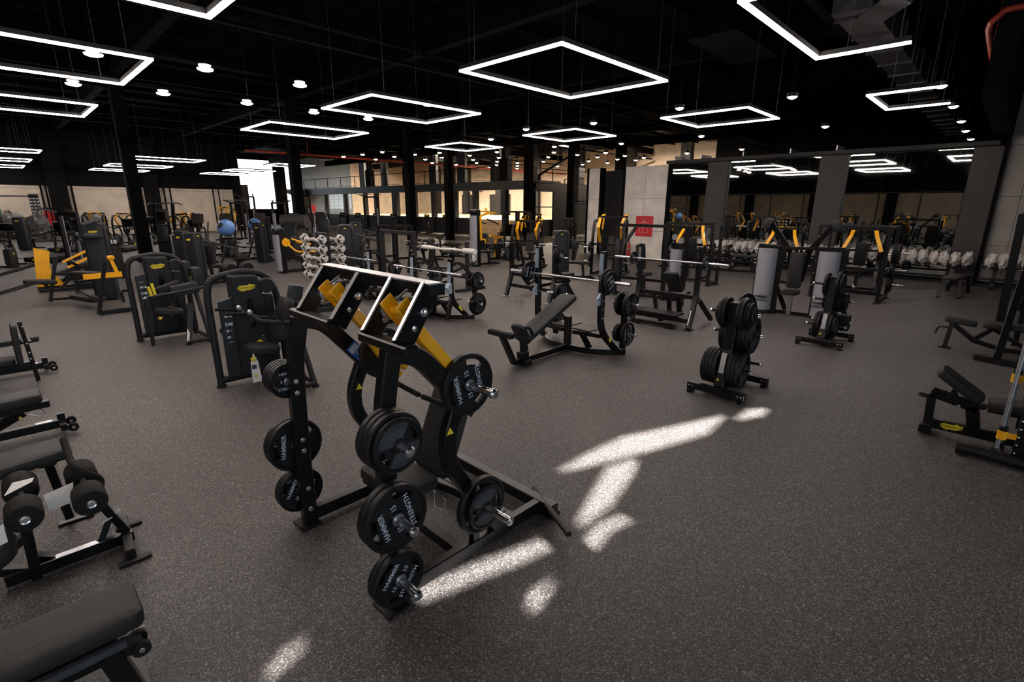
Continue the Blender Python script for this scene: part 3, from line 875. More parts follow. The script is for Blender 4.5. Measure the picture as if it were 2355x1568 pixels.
far_px = [(790, 360), (834, 355), (879, 349), (907, 360), (864, 366), (937, 354), (954, 355), (978, 366), (935, 369), (994, 374), (1011, 351), (1025, 362), (1049, 378), (1080, 357), (1088, 367), (1096, 374), (1143, 349), (1147, 362), (1143, 371), (1142, 379), (1142, 386), (1190, 374), (1190, 381), (1189, 387), (1274, 350), (1261, 361), (1250, 371), (1237, 378), (1233, 385), (1282, 382), (1328, 356), (1354, 370), (1374, 361), (1340, 378), (1393, 351), (1420, 366), (1397, 374), (1437, 358), (1462, 368), (1481, 362), (1580, 352), (1275, 337), (1429, 330)]
wm_ = None
for k, (px, py) in enumerate(far_px):
    p = G(px, py, 5.4)
    if p.length > 60:
        p = G(px, py, 4.6 if py > 375 else 5.0)
    if p.x > 41: p = OX(px, py, 40.5)
    if p.y > 59: p = OY(px, py, 59)
    if wm_ is None:
        wm_ = thing('downlight', 'small warm downlight in the rows above the court and mezzanine', 'downlight', p, 0, 'warm downlights above the court')
        M().lathe([(0.0, -0.07), (0.08, -0.05), (0.13, 0.0), (0.135, 0.01)], (0, 0, 0), (0, 0, 1), 12).build('lamp_disc', SPOTM, wm_)
        M().lathe([(0.14, 0.0), (0.14, 0.13), (0.0, 0.17)], (0, 0, 0), (0, 0, 1), 12).build('can', BLKM, wm_)
        M().cyl((0, 0, .16), (0, 0, CEIL - p.z), .012, 5).build('stem', CEILM, wm_)
    else: dup(wm_, p, 0, group='warm downlights above the court')
# floods hung under the ceiling to brighten the court and mezzanine
fl = None
for k, (x, y) in enumerate(((35, 28), (35, 36), (35, 44), (35, 52), (38, 22.5), (31, 40), (31, 50))):
    if fl is None:
        fl = thing('flood_lamp', 'warm flood lamp under the ceiling over the court', 'lamp', (x, y, 7.0), 0, 'flood lamps over the court')
        M().box((0, 0, 0), (1.2, 0.5, 0.02)).build('lamp_glass', m_emit('court_flood', (1.0, 0.82, 0.64), 1000), fl)
        M().box((0, 0, 0.08), (1.3, 0.6, 0.12)).box((0, 0, .34), (.05, .05, .5)).build('lamp_housing', SOOT, fl)
    else: dup(fl, (x, y, 7.0), 0, group='flood lamps over the court')

# ------------------------------------------------------------------ light added behind the camera: an unseen LED frame and glowing panes
for i, (x, y) in enumerate(((-5.6, .25),)):
    led(x, x + 2.97, y, y + 2.2, 'LED rectangle in the part of the hall behind the camera', group='light frames behind the camera')
for i, x in enumerate((-9.5, -5.0, -.5, 4.0)):
    struct('window_%d' % (40 + i), M().box((x, -6.94, 2.6), (3.4, 0.03, 2.6)), FILLM)  # self-glowing pane, added to light the fronts of the machines
    struct('trim_%d' % (110 + i), M().box((x, -6.92, 2.6), (0.06, 0.06, 2.6)).box((x, -6.92, 2.6), (3.4, 0.06, 0.06)), SOOT)
# ------------------------------------------------------------------ weight plates: one of each kind, then copies
def polar_plate(Rr, T, rim, hub, slots, r2, r3, n=56, web=0.5):
    """slots: list of (centre angle, half width) in degrees; opening between radii r2 and r3"""
    m = M()
    b = 0.026; zt = T; zw = T * (0.5 + web / 2); e = 0.006
    prof = [(b, zt), (hub, zt), (hub + .004, zw), (r2, zw), (r3, zw), (Rr - rim, zw), (Rr - rim + .006, zt), (Rr - e, zt), (Rr, zt - e), (Rr, e), (Rr - e, 0), (Rr - rim + .006, 0), (Rr - rim, T - zw), (r3, T - zw), (r2, T - zw), (hub + .004, T - zw), (hub, 0), (b, 0)]
    P = len(prof); vs = []
    for r, z in prof:
        for k in range(n):
            a = 2 * PI * k / n; vs.append((r * math.cos(a), r * math.sin(a), z))
    def open_(k):
        a = (360.0 * (k + .5) / n) % 360
        return any(abs((a - c + 180) % 360 - 180) < h for c, h in slots)
    fs = []
    for i in range(P):
        j = (i + 1) % P
        for k in range(n):
            k2 = (k + 1) % n
            if i in (3, 13) and open_(k): continue
            fs.append((i * n + k, i * n + k2, j * n + k2, j * n + k))
    for k in range(n):
        if open_(k):
            k2 = (k + 1) % n
            fs.append((3 * n + k, 3 * n + k2, 14 * n + k2, 14 * n + k)); fs.append((13 * n + k, 13 * n + k2, 4 * n + k2, 4 * n + k))
            if not open_((k - 1) % n): fs.append((3 * n + k, 14 * n + k, 13 * n + k, 4 * n + k))
            if not open_(k2): fs.append((3 * n + k2, 4 * n + k2, 13 * n + k2, 14 * n + k2))
    m.add(vs, fs, True)
    return m
def sector(m, r0, r1, a0, a1, z, n=8):
    vs = []
    for k in range(n + 1):
        a = R(a0 + (a1 - a0) * k / n)
        vs += [(r0 * math.cos(a), r0 * math.sin(a), z), (r1 * math.cos(a), r1 * math.sin(a), z)]
    m.add(vs, [(2 * k, 2 * k + 1, 2 * k + 3, 2 * k + 2) for k in range(n)])
def arc_text(s, size, r, a_mid, z, m, spread):
    n = len(s)
    for i, ch in enumerate(s):
        a = R(a_mid) - R(spread) * (i - (n - 1) / 2)
        d = V(math.cos(a), math.sin(a), 0)
        text_m(ch, size, d * r + V(0, 0, z), V(math.sin(a), -math.cos(a), 0), d, mm=m)
PL = {}
def mk_plate(kind):
    if kind in PL: return PL[kind]
    spec = {'hs15': (.186, .045), 'hs10': (.158, .038), 'hs5': (.12, .034), 'tg20': (.222, .042), 'tg10': (.18, .036), 'tg5': (.142, .03), 'tg1': (.10, .022), 'tg20g': (.222, .042)}
    Rr, T = spec[kind]
    if kind.startswith('hs'):
        num = kind[2:]
        k = Rr / .2
        m = polar_plate(Rr, T, .026 * k, .045 * k, [(90, 30), (210, 26), (330, 26)], .128 * k, .165 * k)
        b = m.build('weight_plate', RUB)
        zz = T * .77
        lm = M()
        text_m('HAMMER', .046 * k, (0, .086 * k, zz), (1, 0, 0), (0, 1, 0), mm=lm, bold=.02)
        text_m('STRENGTH', .046 * k, (0, -.088 * k, zz), (1, 0, 0), (0, 1, 0), mm=lm, bold=.02)
        text_m(num, .046 * k, (-.075 * k, 0, zz), (1, 0, 0), (0, 1, 0), mm=lm, bold=.02)
        text_m(num, .046 * k, (.075 * k, 0, zz), (1, 0, 0), (0, 1, 0), mm=lm, bold=.02)
        lm.build('lettering', LETT, b)
        M().lathe([(.026, T * .2), (.034, T + .003), (.034, T + .004), (.026, T + .004)], (0, 0, 0), (0, 0, 1), 20).build('hub_ring', STEEL, b)
        lab = 'black rubber %s kilogram plate with pale lettering' % num
    else:
        k = Rr / .2
        m = polar_plate(Rr, T, .03 * k, .045 * k, [(90, 22), (270, 22)] if Rr > .12 else [], .12 * k, .155 * k, n=48)
        b = m.build('weight_plate', RUB)
        fm = M()
        z = T * .76
        for a in (0, 180): sector(fm, .05 * k, .165 * k, a - 58, a + 58, z, 10)
        fm.build('face_ring', GRNP if kind == 'tg20g' else GRING, b)
        lm = M()
        for a in (0, 180): arc_text('TECHNOGYM', .036 * k, .14 * k, a, z + .0012, lm, 11.0)
        num = {'tg20': '20', 'tg10': '10', 'tg5': '5', 'tg1': '1.25', 'tg20g': '20'}[kind]
        for a in (0, 180): arc_text(num, .034 * k, .085 * k, a, z + .0012, lm, 14)
        lm.build('lettering', LETD, b)
        M().lathe([(.026, T * .2), (.034, T + .002), (.034, T + .003), (.026, T + .003)], (0, 0, 0), (0, 0, 1), 16).build('hub_ring', BLKM, b)
        lab = 'black rubber plate with grey lettered face'
    b['label'] = lab; b['category'] = 'weight plate'
    b['T'] = T
    PL[kind] = [b, False, T, Rr]
    return PL[kind]
def plate_rot(d, spin=0.0):
    d = V(d).normalized()
    q = d.to_track_quat('Z', 'Y')
    return (q.to_matrix().to_4x4() @ Matrix.Rotation(R(spin), 4, 'Z')).to_euler()
SIZEW = {'hs15': 'large lettered plate', 'hs10': 'medium lettered plate', 'hs5': 'small lettered plate', 'tg20': 'large grey faced plate', 'tg10': 'medium grey faced plate', 'tg5': 'small grey faced plate', 'tg1': 'tiny grey faced plate', 'tg20g': 'large green faced plate'}
ORD = ['innermost', 'second', 'third', 'fourth', 'fifth', 'sixth', 'seventh']
def put_plate(kind, pos, d, label, spin=0.0, group=None):
    p = mk_plate(kind); b = p[0]
    rot = plate_rot(d, spin)
    if not p[1]:
        p[1] = True
        b.location = pos; b.rotation_euler = rot; b['label'] = label
        if group: b['group'] = group
        return b
    return dup(b, pos, label=label, group=group, rot=rot)
def stack(kinds, base, d, where, spins=None, faces=None, gap=0.003):
    """plates on one peg, listed from the post outwards; faces: -1 turns a face towards the post"""
    d = V(d).normalized(); t = 0.0; base = V(base)
    for i, k in enumerate(kinds):
        T = mk_plate(k)[2]
        f = faces[i] if faces else 1
        pos = base + d * (t if f > 0 else t + T)
        lab = SIZEW[k] + (' ' if len(kinds) == 1 else ', ' + ORD[i] + ' ') + where
        put_plate(k, pos, d * f, lab, spins[i] if spins else random.uniform(0, 360))
        t += T + gap
    return t
# ------------------------------------------------------------------ foreground lever machine (back towards the camera)
hx, hy = 1.75, 2.65
h = thing('lever_machine', 'black plate loaded pulldown machine with yellow lever arms in the foreground centre', 'gym machine', (hx, hy, 0))
def L(x, y, z): return (x - hx, y - hy, z)
YL, YR = 3.20, 2.12
for y, s in ((YL, 1), (YR, -1)):
    pr = [L(1.22, y, 0.02), L(1.215, y, .5), L(1.23, y, 1.0), L(1.24, y, 1.2), L(1.30, y, 1.50)]
    M().path(fillet(pr, .18), .095, .07, (0, 1, 0)).build('rear_post', BLK, h, bevel=.006)
    fr = [L(1.27, y, 1.49), L(1.45, y, 1.44), L(1.60, y, 1.27), L(1.77, y, 1.06)]
    fm = M(); fm.path(fillet(fr, .14), .105, .066, (0, 1, 0))
    fm.build('top_arch', BLK, h, bevel=.006)
    lg = [L(1.72, y, 1.10), L(1.63, y, .90), L(1.64, y, .72), L(2.0, y, .16), L(2.05, y, .08)]
    M().path(fillet(lg, .14), .09, .066, (0, 1, 0)).build('front_leg', BLK, h, bevel=.006)
    M().path([L(1.18, y, .07), L(2.46, y, .07)], .065, .09, (0, 0, 1)).build('base_rail', BLK, h, bevel=.006)
    M().box(L(1.20, y, .012), (.14, .16, .016)).build('foot_plate', BLKM, h)
    bm_ = M()
    for z in (1.08, 1.0, .66, .58, .29, .13):
        x = 1.22
        bm_.bolt(L(x, y - .034, z), (0, -1, 0), .014, .012)
    bm_.build('bolts', CHR, h)
    # weight horns on the outside
    for z in (1.07, .63, .25):
        M().cyl(L(1.2, y + s * .03, z), L(1.2, y + s * .27, z), .024, 16).lathe([(.026, 0), (.028, .01), (.018, .022), (0, .024)], L(1.2, y + s * .27, z), (0, s, 0), 16).build('weight_horn', CHR, h)
M().path([L(2.48, 3.55, .075), L(2.48, 1.98, .075)], .08, .09, (0, 0, 1)).build('front_rail', BLK, h, bevel=.006)
M().tube([L(2.56, 2.26, .10), L(2.31, 1.72, .10)], .022, 12).build('foot_bar', BLKM, h)
M().path([L(1.72, 3.2, .07), L(1.72, 2.12, .07)], .08, .07, (0, 0, 1)).build('cross_rail', BLK, h, bevel=.006)
M().path([L(2.05, 3.2, .07), L(2.15, 2.7, .07), L(2.2, 2.12, .07)], .06, .07, (0, 0, 1)).build('inner_rail', BLK, h, bevel=.006)
M().box(L(2.5, 2.06, .02), (.1, .14, .03)).box(L(2.5, 3.5, .02), (.1, .14, .03)).build('front_feet', BLKM, h)
# head frame: top rail, four slanted bars, two lower brackets
tr = M(); tr.path([L(1.50, 3.20, 1.822), L(1.50, 2.0, 1.822)], .085, .008, (0, 0, 1)); tr.build('top_rail', STEEL, h, bevel=0)
M().path([L(1.51, 3.20, 1.79), L(1.51, 2.0, 1.79)], .10, .055, (0, 0, 1)).build('top_rail_underside', BLK, h)
for i, (y, yb) in enumerate(((3.14, 3.05), (2.69, 2.62), (2.34, 2.27), (2.05, 1.98))):
    M().path([L(1.50, y, 1.79), L(1.27, yb, 1.545)], .05, .105, (-.7, 0, .7)).build('head_bar', BLK, h, bevel=.006)
    if i > 1: M().path([L(1.455, y - .01, 1.832), L(1.225, yb - .01, 1.587)], .022, .004, (-.7, 0, .7)).build('worn_edge', STEEL, h)  # steel strip painting the highlight along the bar's upper edge
for y0, y1 in ((3.16, 2.64), (2.31, 1.87)):
    M().path([L(1.26, y0, 1.545), L(1.26, y1, 1.545)], .075, .05, (0, 0, 1)).build('lower_bracket', BLK, h, bevel=.008)
bb = M()
for y in (2.66 - .027, 2.02 - .027):
    for x, z in ((1.42, 1.69), (1.35, 1.62)): bb.bolt(L(x, y, z), (0, -1, 0), .018, .018)
bb.build('pivot_bolts', CHR, h)
for yc, ya in ((2.87, 2.85), (2.17, 2.17)):
    cen = V(L(1.40, yc, 1.67))
    M().lathe([(.03, -.02), (.055, -.015), (.055, .015), (.03, .02)], cen + V(0, .11, 0), (0, 1, 0), 18).bolt(cen + V(.04, .09, .05), (0, -1, 0), .014, .014).bolt(cen + V(-.04, .09, -.05), (0, -1, 0), .014, .014).build('pivot_bearing', STEEL, h)
    a = M()
    a.path([L(1.36, yc - .075, 1.735), L(1.46, yc - .075, 1.60)], .014, .085, (.8, 0, .6)).path([L(1.36, yc + .075, 1.735), L(1.46, yc + .075, 1.60)], .014, .085, (.8, 0, .6))
    a.cyl(cen + V(0, -.12, 0), cen + V(0, .12, 0), .022, 14)
    arm = fillet([L(1.42, yc, 1.66), L(1.50, ya, 1.54), L(1.83, ya - .03, 1.13)], .05)
    a.path(arm, .088, .065, (.75, 0, .65))
    a.path([L(1.56, ya, 1.42), L(1.66, ya, 1.25), L(1.80, ya, 1.06)], .05, .05, (.75, 0, .65))
    a.build('lever_arm', YEL, h, bevel=.005)
    M().path([L(1.33, yc - .075, 1.752), L(1.40, yc - .075, 1.795)], .016, .006, (0, 0, 1)).build('arm_stop', BLKM, h)
    M().path([L(1.76, ya, 1.10), L(1.72, ya, 1.04)], .05, .04, (1, 0, 0)).build('lever_tab', YEL, h)
    M().tube([L(1.72, ya - .02, 1.05), L(1.72, ya - .34 if yc > 2.5 else ya + .3, 1.03)], .017, 12).build('hand_grip', FOAM, h)
# arm horns
M().cyl(L(1.77, 2.17, 1.20), L(1.77, 1.88, 1.20), .024, 16).lathe([(.024, 0), (.03, .004), (.03, .022), (.02, .032), (0, .034)], L(1.77, 1.88, 1.20), (0, -1, 0), 16).build('arm_horn', CHR, h)
M().cyl(L(1.77, 2.90, 1.20), L(1.77, 3.22, 1.20), .024, 16).build('arm_horn', CHR, h)
M().cyl(L(1.83, 2.10, .40), L(1.83, 1.80, .40), .024, 16).lathe([(.026, 0), (.028, .008), (0, .02)], L(1.83, 1.80, .40), (0, -1, 0), 16).build('weight_horn', CHR, h)
M().path([L(1.83, 2.12, .40), L(1.83, 2.12, .1)], .05, .05, (0, 1, 0)).build('horn_post', BLK, h)
# seat and chest pad
M().pad(L(1.57, 2.56, .485), (.34, .46, .075), Matrix.Rotation(R(6), 3, 'Y'), r=.06).build('seat', VINYL, h)
M().box(L(1.57, 2.56, .435), (.3, .4, .02)).path([L(1.60, 2.6, .43), L(1.72, 2.62, .1)], .06, .08, (0, 1, 0)).build('seat_support', BLK, h)
M().pad(L(1.95, 2.58, .68), (.58, .36, .07), Matrix.Rotation(R(-68), 3, 'Y'), r=.05).build('chest_pad', VINYL, h)
M().path([L(2.0, 2.62, .55), L(2.18, 2.62, .10)], .06, .08, (0, 1, 0)).path([L(2.18, 3.1, .08), L(2.18, 2.2, .08)], .06, .06, (0, 0, 1)).build('pad_post', BLK, h)
M().tube([L(1.70, 2.36, .42), L(1.74, 2.30, .36), L(1.72, 2.28, .30), L(1.68, 2.33, .32), L(1.70, 2.36, .42)], .002, 5).build('pin_cable', WHT, h)
M().cyl(L(1.71, 2.36, .40), L(1.71, 2.28, .40), .009, 10).build('seat_pin', CHR, h)
# stickers
def on_arch(y, t0, t1, w, off=.0345):
    """a sticker lying on the outer face of the sloping part of the top arch"""
    a = V(L(1.60, y, 1.27)); b = V(L(1.88, y, .95)); d = (b - a).normalized(); n_ = V(0, -1, 0)
    u = n_.cross(d)
    o = a + d * ((t0 + t1) / 2) + n_ * off
    return o, d, u
o, d, u = on_arch(YL, .02, .3, .09)
M().prism([(-.13, -.045), (.13, -.045), (.13, .045), (-.13, .045)], o, d, u * -1, .002).build('instruction_sticker', BLUEL, h)
st = M()
for k in range(6): st.box(o + d * (-.115 + .008 * k) + V(0, -.002, 0), (.004, .002, .07), Matrix.Rotation(math.atan2(d.z, d.x) * -1, 3, 'Y'))
for k in range(3):
    c = o + d * (-.05 + .075 * k) + V(0, -.002, 0)
    for (p, q) in (((-.025, -.03), (.02, .01)), ((.02, .01), (-.01, .03)), ((-.02, .0), (.03, -.02)), ((-.034, -.04), (-.034, .04)), ((-.034, .04), (.034, .04)), ((.034, .04), (.034, -.04))):
        st.bar(c + d * p[0] + u * p[1], c + d * q[0] + u * q[1], .004, .003, (0, 1, 0))
st.build('sticker_drawing', PAPER, h)
o, d, u = on_arch(YR, .10, .38, .09)
pl = M().prism([(-.10, -.045), (.10, -.045), (.10, .045), (-.10, .045)], o, d, u * -1, .002).build('name_plate', BLKM, h)
nm = M()
n_ = V(0, -1, 0)
ru = d.copy(); uu = n_.cross(ru); uu = uu if uu.z > 0 else -uu
ux = uu.cross(n_)
text_m('HAMMER', .032, o + uu * .018 + n_ * .002, ux, uu, mm=nm); text_m('STRENGTH', .032, o - uu * .018 + n_ * .002, ux, uu, mm=nm)
nm.build('name_lettering', LABW, h)
for (x, y, z) in ((1.66, YL, .93), (1.63, YR, .95)):
    M().prism([(-.025, -.02), (.025, -.02), (0, .025)], L(x, y - .036, z), (1, 0, 0), (0, 0, 1), .002).build('warning_triangle', YELL, h)
# its plates
stack(['hs10', 'hs10', 'hs10', 'tg5'], (1.2, YR - .04, 1.07), (0, -1, 0), 'on the top horn of the right rear post', [60, 100, 10, 118])
stack(['hs15', 'hs15'], (1.2, YR - .04, .63), (0, -1, 0), 'on the middle horn of the right rear post', [30, 104])
stack(['hs10', 'hs10'], (1.2, YR - .04, .25), (0, -1, 0), 'on the bottom horn of the right rear post', [80, 50])
stack(['hs15'], (1.77, 2.11, 1.20), (0, -1, 0), 'on the end of the right yellow lever arm', [102])
stack(['hs15', 'tg5'], (1.83, 2.07, .40), (0, -1, 0), 'on the low front horn beside the foot bar', [150, 100])
stack(['hs5', 'hs5', 'hs5', 'hs5'], (1.2, YL + .04, 1.07), (0, 1, 0), 'on the top horn of the left rear post', [0, 0, 0, 0], [-1] * 4)
stack(['hs15', 'hs15'], (1.2, YL + .04, .60), (0, 1, 0), 'on the middle horn of the left rear post', [84, 40], [-1, -1])
stack(['hs10', 'hs10'], (1.2, YL + .04, .25), (0, 1, 0), 'on the bottom horn of the left rear post', [60, 0], [-1, -1])
stack(['tg10'], (1.77, 2.98, 1.20), (0, 1, 0), 'behind the left yellow lever arm', [0])
# ------------------------------------------------------------------ helpers for machines built in room coordinates
class Base:
    def __init__(s, name, label, cat, x, y, group=None):
        s.x, s.y = x, y; s.o = thing(name, label, cat, (x, y, 0), 0, group)
    def __call__(s, x, y, z): return V(x - s.x, y - s.y, z)
def knob(m, p, d, l=.05, r=.02):
    p = V(p); d = V(d).normalized(); m.cyl(p, p + d * l, r * .4, 8); m.lathe([(0, 0), (r, .005), (r, .025), (0, .03)], p + d * l, d, 10); return m
LOGO = [(-.5, .16), (-.42, .16), (-.40, .3), (.12, .3), (.14, .4), (.30, .4), (.32, .3), (.5, .3), (.5, -.1), (.44, -.16), (.3, -.16), (.28, -.3), (-.1, -.3), (-.12, -.4), (-.26, -.4), (-.28, -.3), (-.4, -.3), (-.42, -.14), (-.5, -.14)]
def logo(parent, o, ux, uy, w, lettering=True):
    ux = V(ux).normalized(); uy = V(uy).normalized(); n_ = ux.cross(uy)
    m = M().prism([(a * w, b * w * .5) for a, b in LOGO], V(o), ux, uy, .004)
    b = m.build('logo_badge', YELL, parent)
    if lettering:
        text_m('TECHNOGYM', w * .17, V(o) + n_ * .003, ux, uy, bold=.01).build('logo_lettering', LETD, parent)
    return b
def barbell(x, y0, y1, z, label, mt=CHR, gap=.43, group=None):
    t = thing('barbell', label, 'barbell', (x, (y0 + y1) / 2, z), 0, group)
    hl = (y1 - y0) / 2
    M().cyl((0, -hl + gap, 0), (0, hl - gap, 0), .014, 12).build('bar_shaft', STEEL if mt is CHR else mt, t)
    for s in (-1, 1):
        M().cyl((0, s * (hl - gap), 0), (0, s * hl, 0), .025, 16).cyl((0, s * (hl - gap - .015), 0), (0, s * (hl - gap + .01), 0), .034, 16).build('sleeve', mt, t)
    return t
# ------------------------------------------------------------------ incline olympic bench, centre
def olympic(cy, kind, label, x0=6.0):
    b = Base('olympic_bench', label, 'weight bench', x0 - .4, cy); o = b.o
    top = 1.58 if kind == 'incline' else 1.22
    for s in (-1, 1):
        y = cy + s * .61
        if kind == 'incline':
            p = [b(x0, y, top), b(x0, y, .42), b(x0 + .30, y + s * .13, .07)]
        else:
            p = [b(x0, y, top), b(x0, y, .40), b(x0 + .33, y + s * .08, .07)]
        M().path(fillet(p, .2), .075, .085, (0, 1, 0)).build('upright', BLK, o, bevel=.008)
        if kind != 'incline':
            M().path([b(x0, y, .46), b(x0 - .14, y + s * .02, .05)], .07, .08, (0, 1, 0)).build('brace', BLK, o, bevel=.008)
            M().path(fillet([b(x0, y, top - .09), b(x0 + .24, y, top - .09), b(x0 + .58, y, .80)], .2), .05, .07, (0, 1, 0)).build('storage_arm', DGREY, o)
        # catches
        c = M()
        if kind == 'incline':
            c.box(b(x0 - .045, y, 1.40), (.012, .06, .30)).prism([(-.05, -.09), (.03, -.09), (.03, .09), (-.02, .09), (-.05, .03), (-.09, .02), (-.09, -.02), (-.05, -.03)], b(x0 - .03, y, .90), (1, 0, 0), (0, 0, 1), .03)
        else:
            c.box(b(x0 - .045, y, .96), (.014, .085, .40)).prism([(-.03, -.10), (.03, -.10), (.03, .10), (-.02, .10), (-.05, .03), (-.08, .02), (-.08, -.02), (-.03, -.04)], b(x0 - .05, y, .66), (1, 0, 0), (0, 0, 1), .10)
        c.build('bar_catch', PBLUE, o)
        bo = M()
        for z in (1.3, 1.12, .92, .88, .75, .62): bo.bolt(b(x0 - .038, y, z) if z > .9 else b(x0, y - .04, z), (-1, 0, 0) if z > .9 else (0, -1, 0), .012, .01)
        bo.build('bolts', CHR, o)
        # rear plate storage
        xs = x0 + .55
        M().path([b(xs, y + s * .06, .92), b(xs, y + s * .06, .06)], .06, .09, (0, 1, 0)).build('storage_post', BLK, o, bevel=.006)
        for z in (.76, .30):
            M().cyl(b(xs, y + s * .06 - .2, z), b(xs, y + s * .06 + .2, z), .022, 12).lathe([(.026, 0), (.03, .01), (.02, .03), (0, .034)], b(xs, y + s * .06 - .2, z), (0, -1, 0), 14).build('plate_peg', CHR, o)
    # base
    M().path(fillet([b(x0 + .42, cy - .80, .06), b(x0 + .22, cy - .66, .06), b(x0 + .02, cy - .35, .06), b(x0 + .02, cy + .35, .06), b(x0 + .22, cy + .66, .06), b(x0 + .42, cy + .80, .06)], .22), .06, .09, (0, 0, 1)).build('base_bow', BLK, o, bevel=.006)
    M().path([b(x0 - 1.18, cy, .065), b(x0 + .05, cy, .065)], .07, .08, (0, 0, 1)).build('base_beam', BLK, o, bevel=.006)
    M().path([b(x0 + .02, cy, .06), b(x0 + .02, cy, .55)], .09, .09, (0, 1, 0)).build('centre_post', BLK, o, bevel=.006)
    M().path([b(x0 + .02, cy - .1, .32), b(x0 + .1, cy - .58, .32)], .05, .06, (0, 0, 1)).path([b(x0 + .2, cy - .3, .06), b(x0 + .06, cy - .25, .3)], .06, .07, (0, 1, 0)).path([b(x0 + .02, cy + .1, .32), b(x0 + .1, cy + .58, .32)], .05, .06, (0, 0, 1)).build('platform_support', BLK, o)
    M().box(b(x0 + .26, cy - .22, .36), (.40, .34, .018)).box(b(x0 + .26, cy + .22, .36), (.40, .34, .018)).build('spotter_platform', BLKM, o, bevel=.003)
    if kind == 'incline':
        M().pad(b(x0 - .50, cy, .62), (1.18, .31, .07), Matrix.Rotation(R(-24.5), 3, 'Y'), r=.05).build('back_pad', VINYL, o)
        M().box(b(x0 - .50, cy, .57), (1.0, .06, .06), Matrix.Rotation(R(-24.5), 3, 'Y')).build('pad_beam', BLK, o)
        M().tube([b(x0 - .10, cy - .10, .80), b(x0 - .10, cy + .10, .80)], .01, 6).build('pad_seam', BLKM, o)
        M().pad(b(x0 - 1.04, cy, .46), (.34, .26, .06), Matrix.Rotation(R(58), 3, 'Y'), r=.08).build('seat', VINYL, o)
        M().tube([b(x0 - 1.06, cy - .13, .25), b(x0 - 1.12, cy - .13, .58), b(x0 - 1.0, cy - .13, .56), b(x0 - .92, cy - .13, .40)], .022, 10, fil=.08).build('seat_rim', FOAM, o)
        M().path([b(x0 - 1.0, cy, .42), b(x0 - .98, cy, .08)], .08, .08, (0, 1, 0)).box(b(x0 - 1.0, cy, .14), (.14, .12, .1)).build('seat_post', BLK, o, bevel=.005)
        M().path([b(x0 - 1.42, cy, .50), b(x0 - 1.18, cy, .05)], .07, .08, (0, 1, 0)).build('foot_post', BLK, o, bevel=.006)
        M().path([b(x0 - 1.44, cy - .22, .53), b(x0 - 1.44, cy + .22, .53)], .09, .07, (0, 0, 1)).box(b(x0 - 1.44, cy, .57), (.06, .36, .012)).build('foot_rest', BLKM, o, bevel=.006)
        M().box(b(x0 - 1.0, cy, .045), (.12, .26, .07)).build('front_foot', BLKM, o, bevel=.006)
    else:
        M().pad(b(x0 - .55, cy, .45), (1.15, .29, .07), Matrix.Rotation(R(0 if kind == 'flat' else 8), 3, 'Y'), r=.05).build('bench_pad', VINYL, o)
        M().path([b(x0 - 1.0, cy, .42), b(x0 - 1.1, cy, .05)], .07, .08, (0, 1, 0)).build('bench_leg', BLK, o, bevel=.006)
        if kind == 'decline':
            M().path([b(x0 - 1.15, cy, .06), b(x0 - 1.25, cy, .72)], .06, .07, (0, 1, 0)).build('roller_post', BLK, o, bevel=.006)
            for z, xx in ((.70, 1.26), (.42, 1.05)):
                M().cyl(b(x0 - xx, cy - .3, z), b(x0 - xx, cy + .3, z), .012, 8).lathe([(.03, 0), (.03, .008), (0, .012)], b(x0 - xx, cy - .3, z), (0, -1, 0), 12).build('roller_axle', CHR, o)
                for s in (-1, 1):
                    M().cyl(b(x0 - xx, cy + s * .06, z), b(x0 - xx, cy + s * .28, z), .055, 16).build('foam_roller', FOAM, o)
    logo(o, b(x0 + .14, cy - .61 - .105, .26), (.60, 0, -.80), (.8, 0, .6), .14, False)
    return b
ob = olympic(4.66, 'incline', 'black incline olympic bench with a chrome barbell, centre of the floor')
barbell(5.90, 3.53, 5.78, 1.17, 'chrome barbell resting on the incline bench in the centre')
put_plate('hs15', (5.90, 3.92, 1.17), (0, -1, 0), 'large plate on the right sleeve of the incline bench barbell', 20)
put_plate('hs10', (5.90, 3.87, 1.17), (0, -1, 0), 'medium plate on the right sleeve of the incline bench barbell', 30)
put_plate('hs15', (5.90, 5.38, 1.17), (0, -1, 0), 'large plate on the left sleeve of the incline bench barbell', 75)
W_ = 'behind the incline bench, '
stack(['tg10', 'tg10'], (6.55, 3.94, .76), (0, -1, 0), W_ + 'upper right peg', [90, 15])
stack(['tg10', 'tg5'], (6.55, 4.04, .76), (0, 1, 0), W_ + 'upper right peg inner side', [90, 15])
stack(['hs15'], (6.55, 3.94, .30), (0, -1, 0), W_ + 'lower right peg', [90])
stack(['tg5', 'tg5', 'tg1'], (6.55, 4.04, .30), (0, 1, 0), W_ + 'lower right peg inner side')
stack(['tg10', 'tg10'], (6.55, 5.28, .76), (0, -1, 0), W_ + 'upper left peg', [90, 60])
stack(['tg5'], (6.55, 5.28, .30), (0, -1, 0), W_ + 'lower left peg', [90])
olympic(8.11, 'decline', 'black decline olympic bench with foam rollers behind the yellow armed machine')
barbell(5.92, 7.08, 9.30, .95, 'bare chrome barbell on the decline bench behind the yellow armed machine')
W_ = 'behind the decline bench, '
stack(['tg10', 'tg5'], (6.55, 7.38, .76), (0, -1, 0), W_ + 'upper right peg', [90, 30])
stack(['tg5'], (6.55, 7.50, .76), (0, 1, 0), W_ + 'upper right peg inner side', [90])
stack(['tg20', 'tg10', 'tg1'], (6.55, 7.38, .30), (0, -1, 0), W_ + 'lower right peg', [60, 90, 0])
stack(['tg10', 'tg10'], (6.55, 8.72, .76), (0, -1, 0), W_ + 'upper left peg', [90, 90])
stack(['tg20', 'tg5'], (6.55, 8.72, .30), (0, -1, 0), W_ + 'lower left peg', [90, 90])
olympic(11.06, 'flat', 'black flat olympic bench beside the wrapped barbell rack')
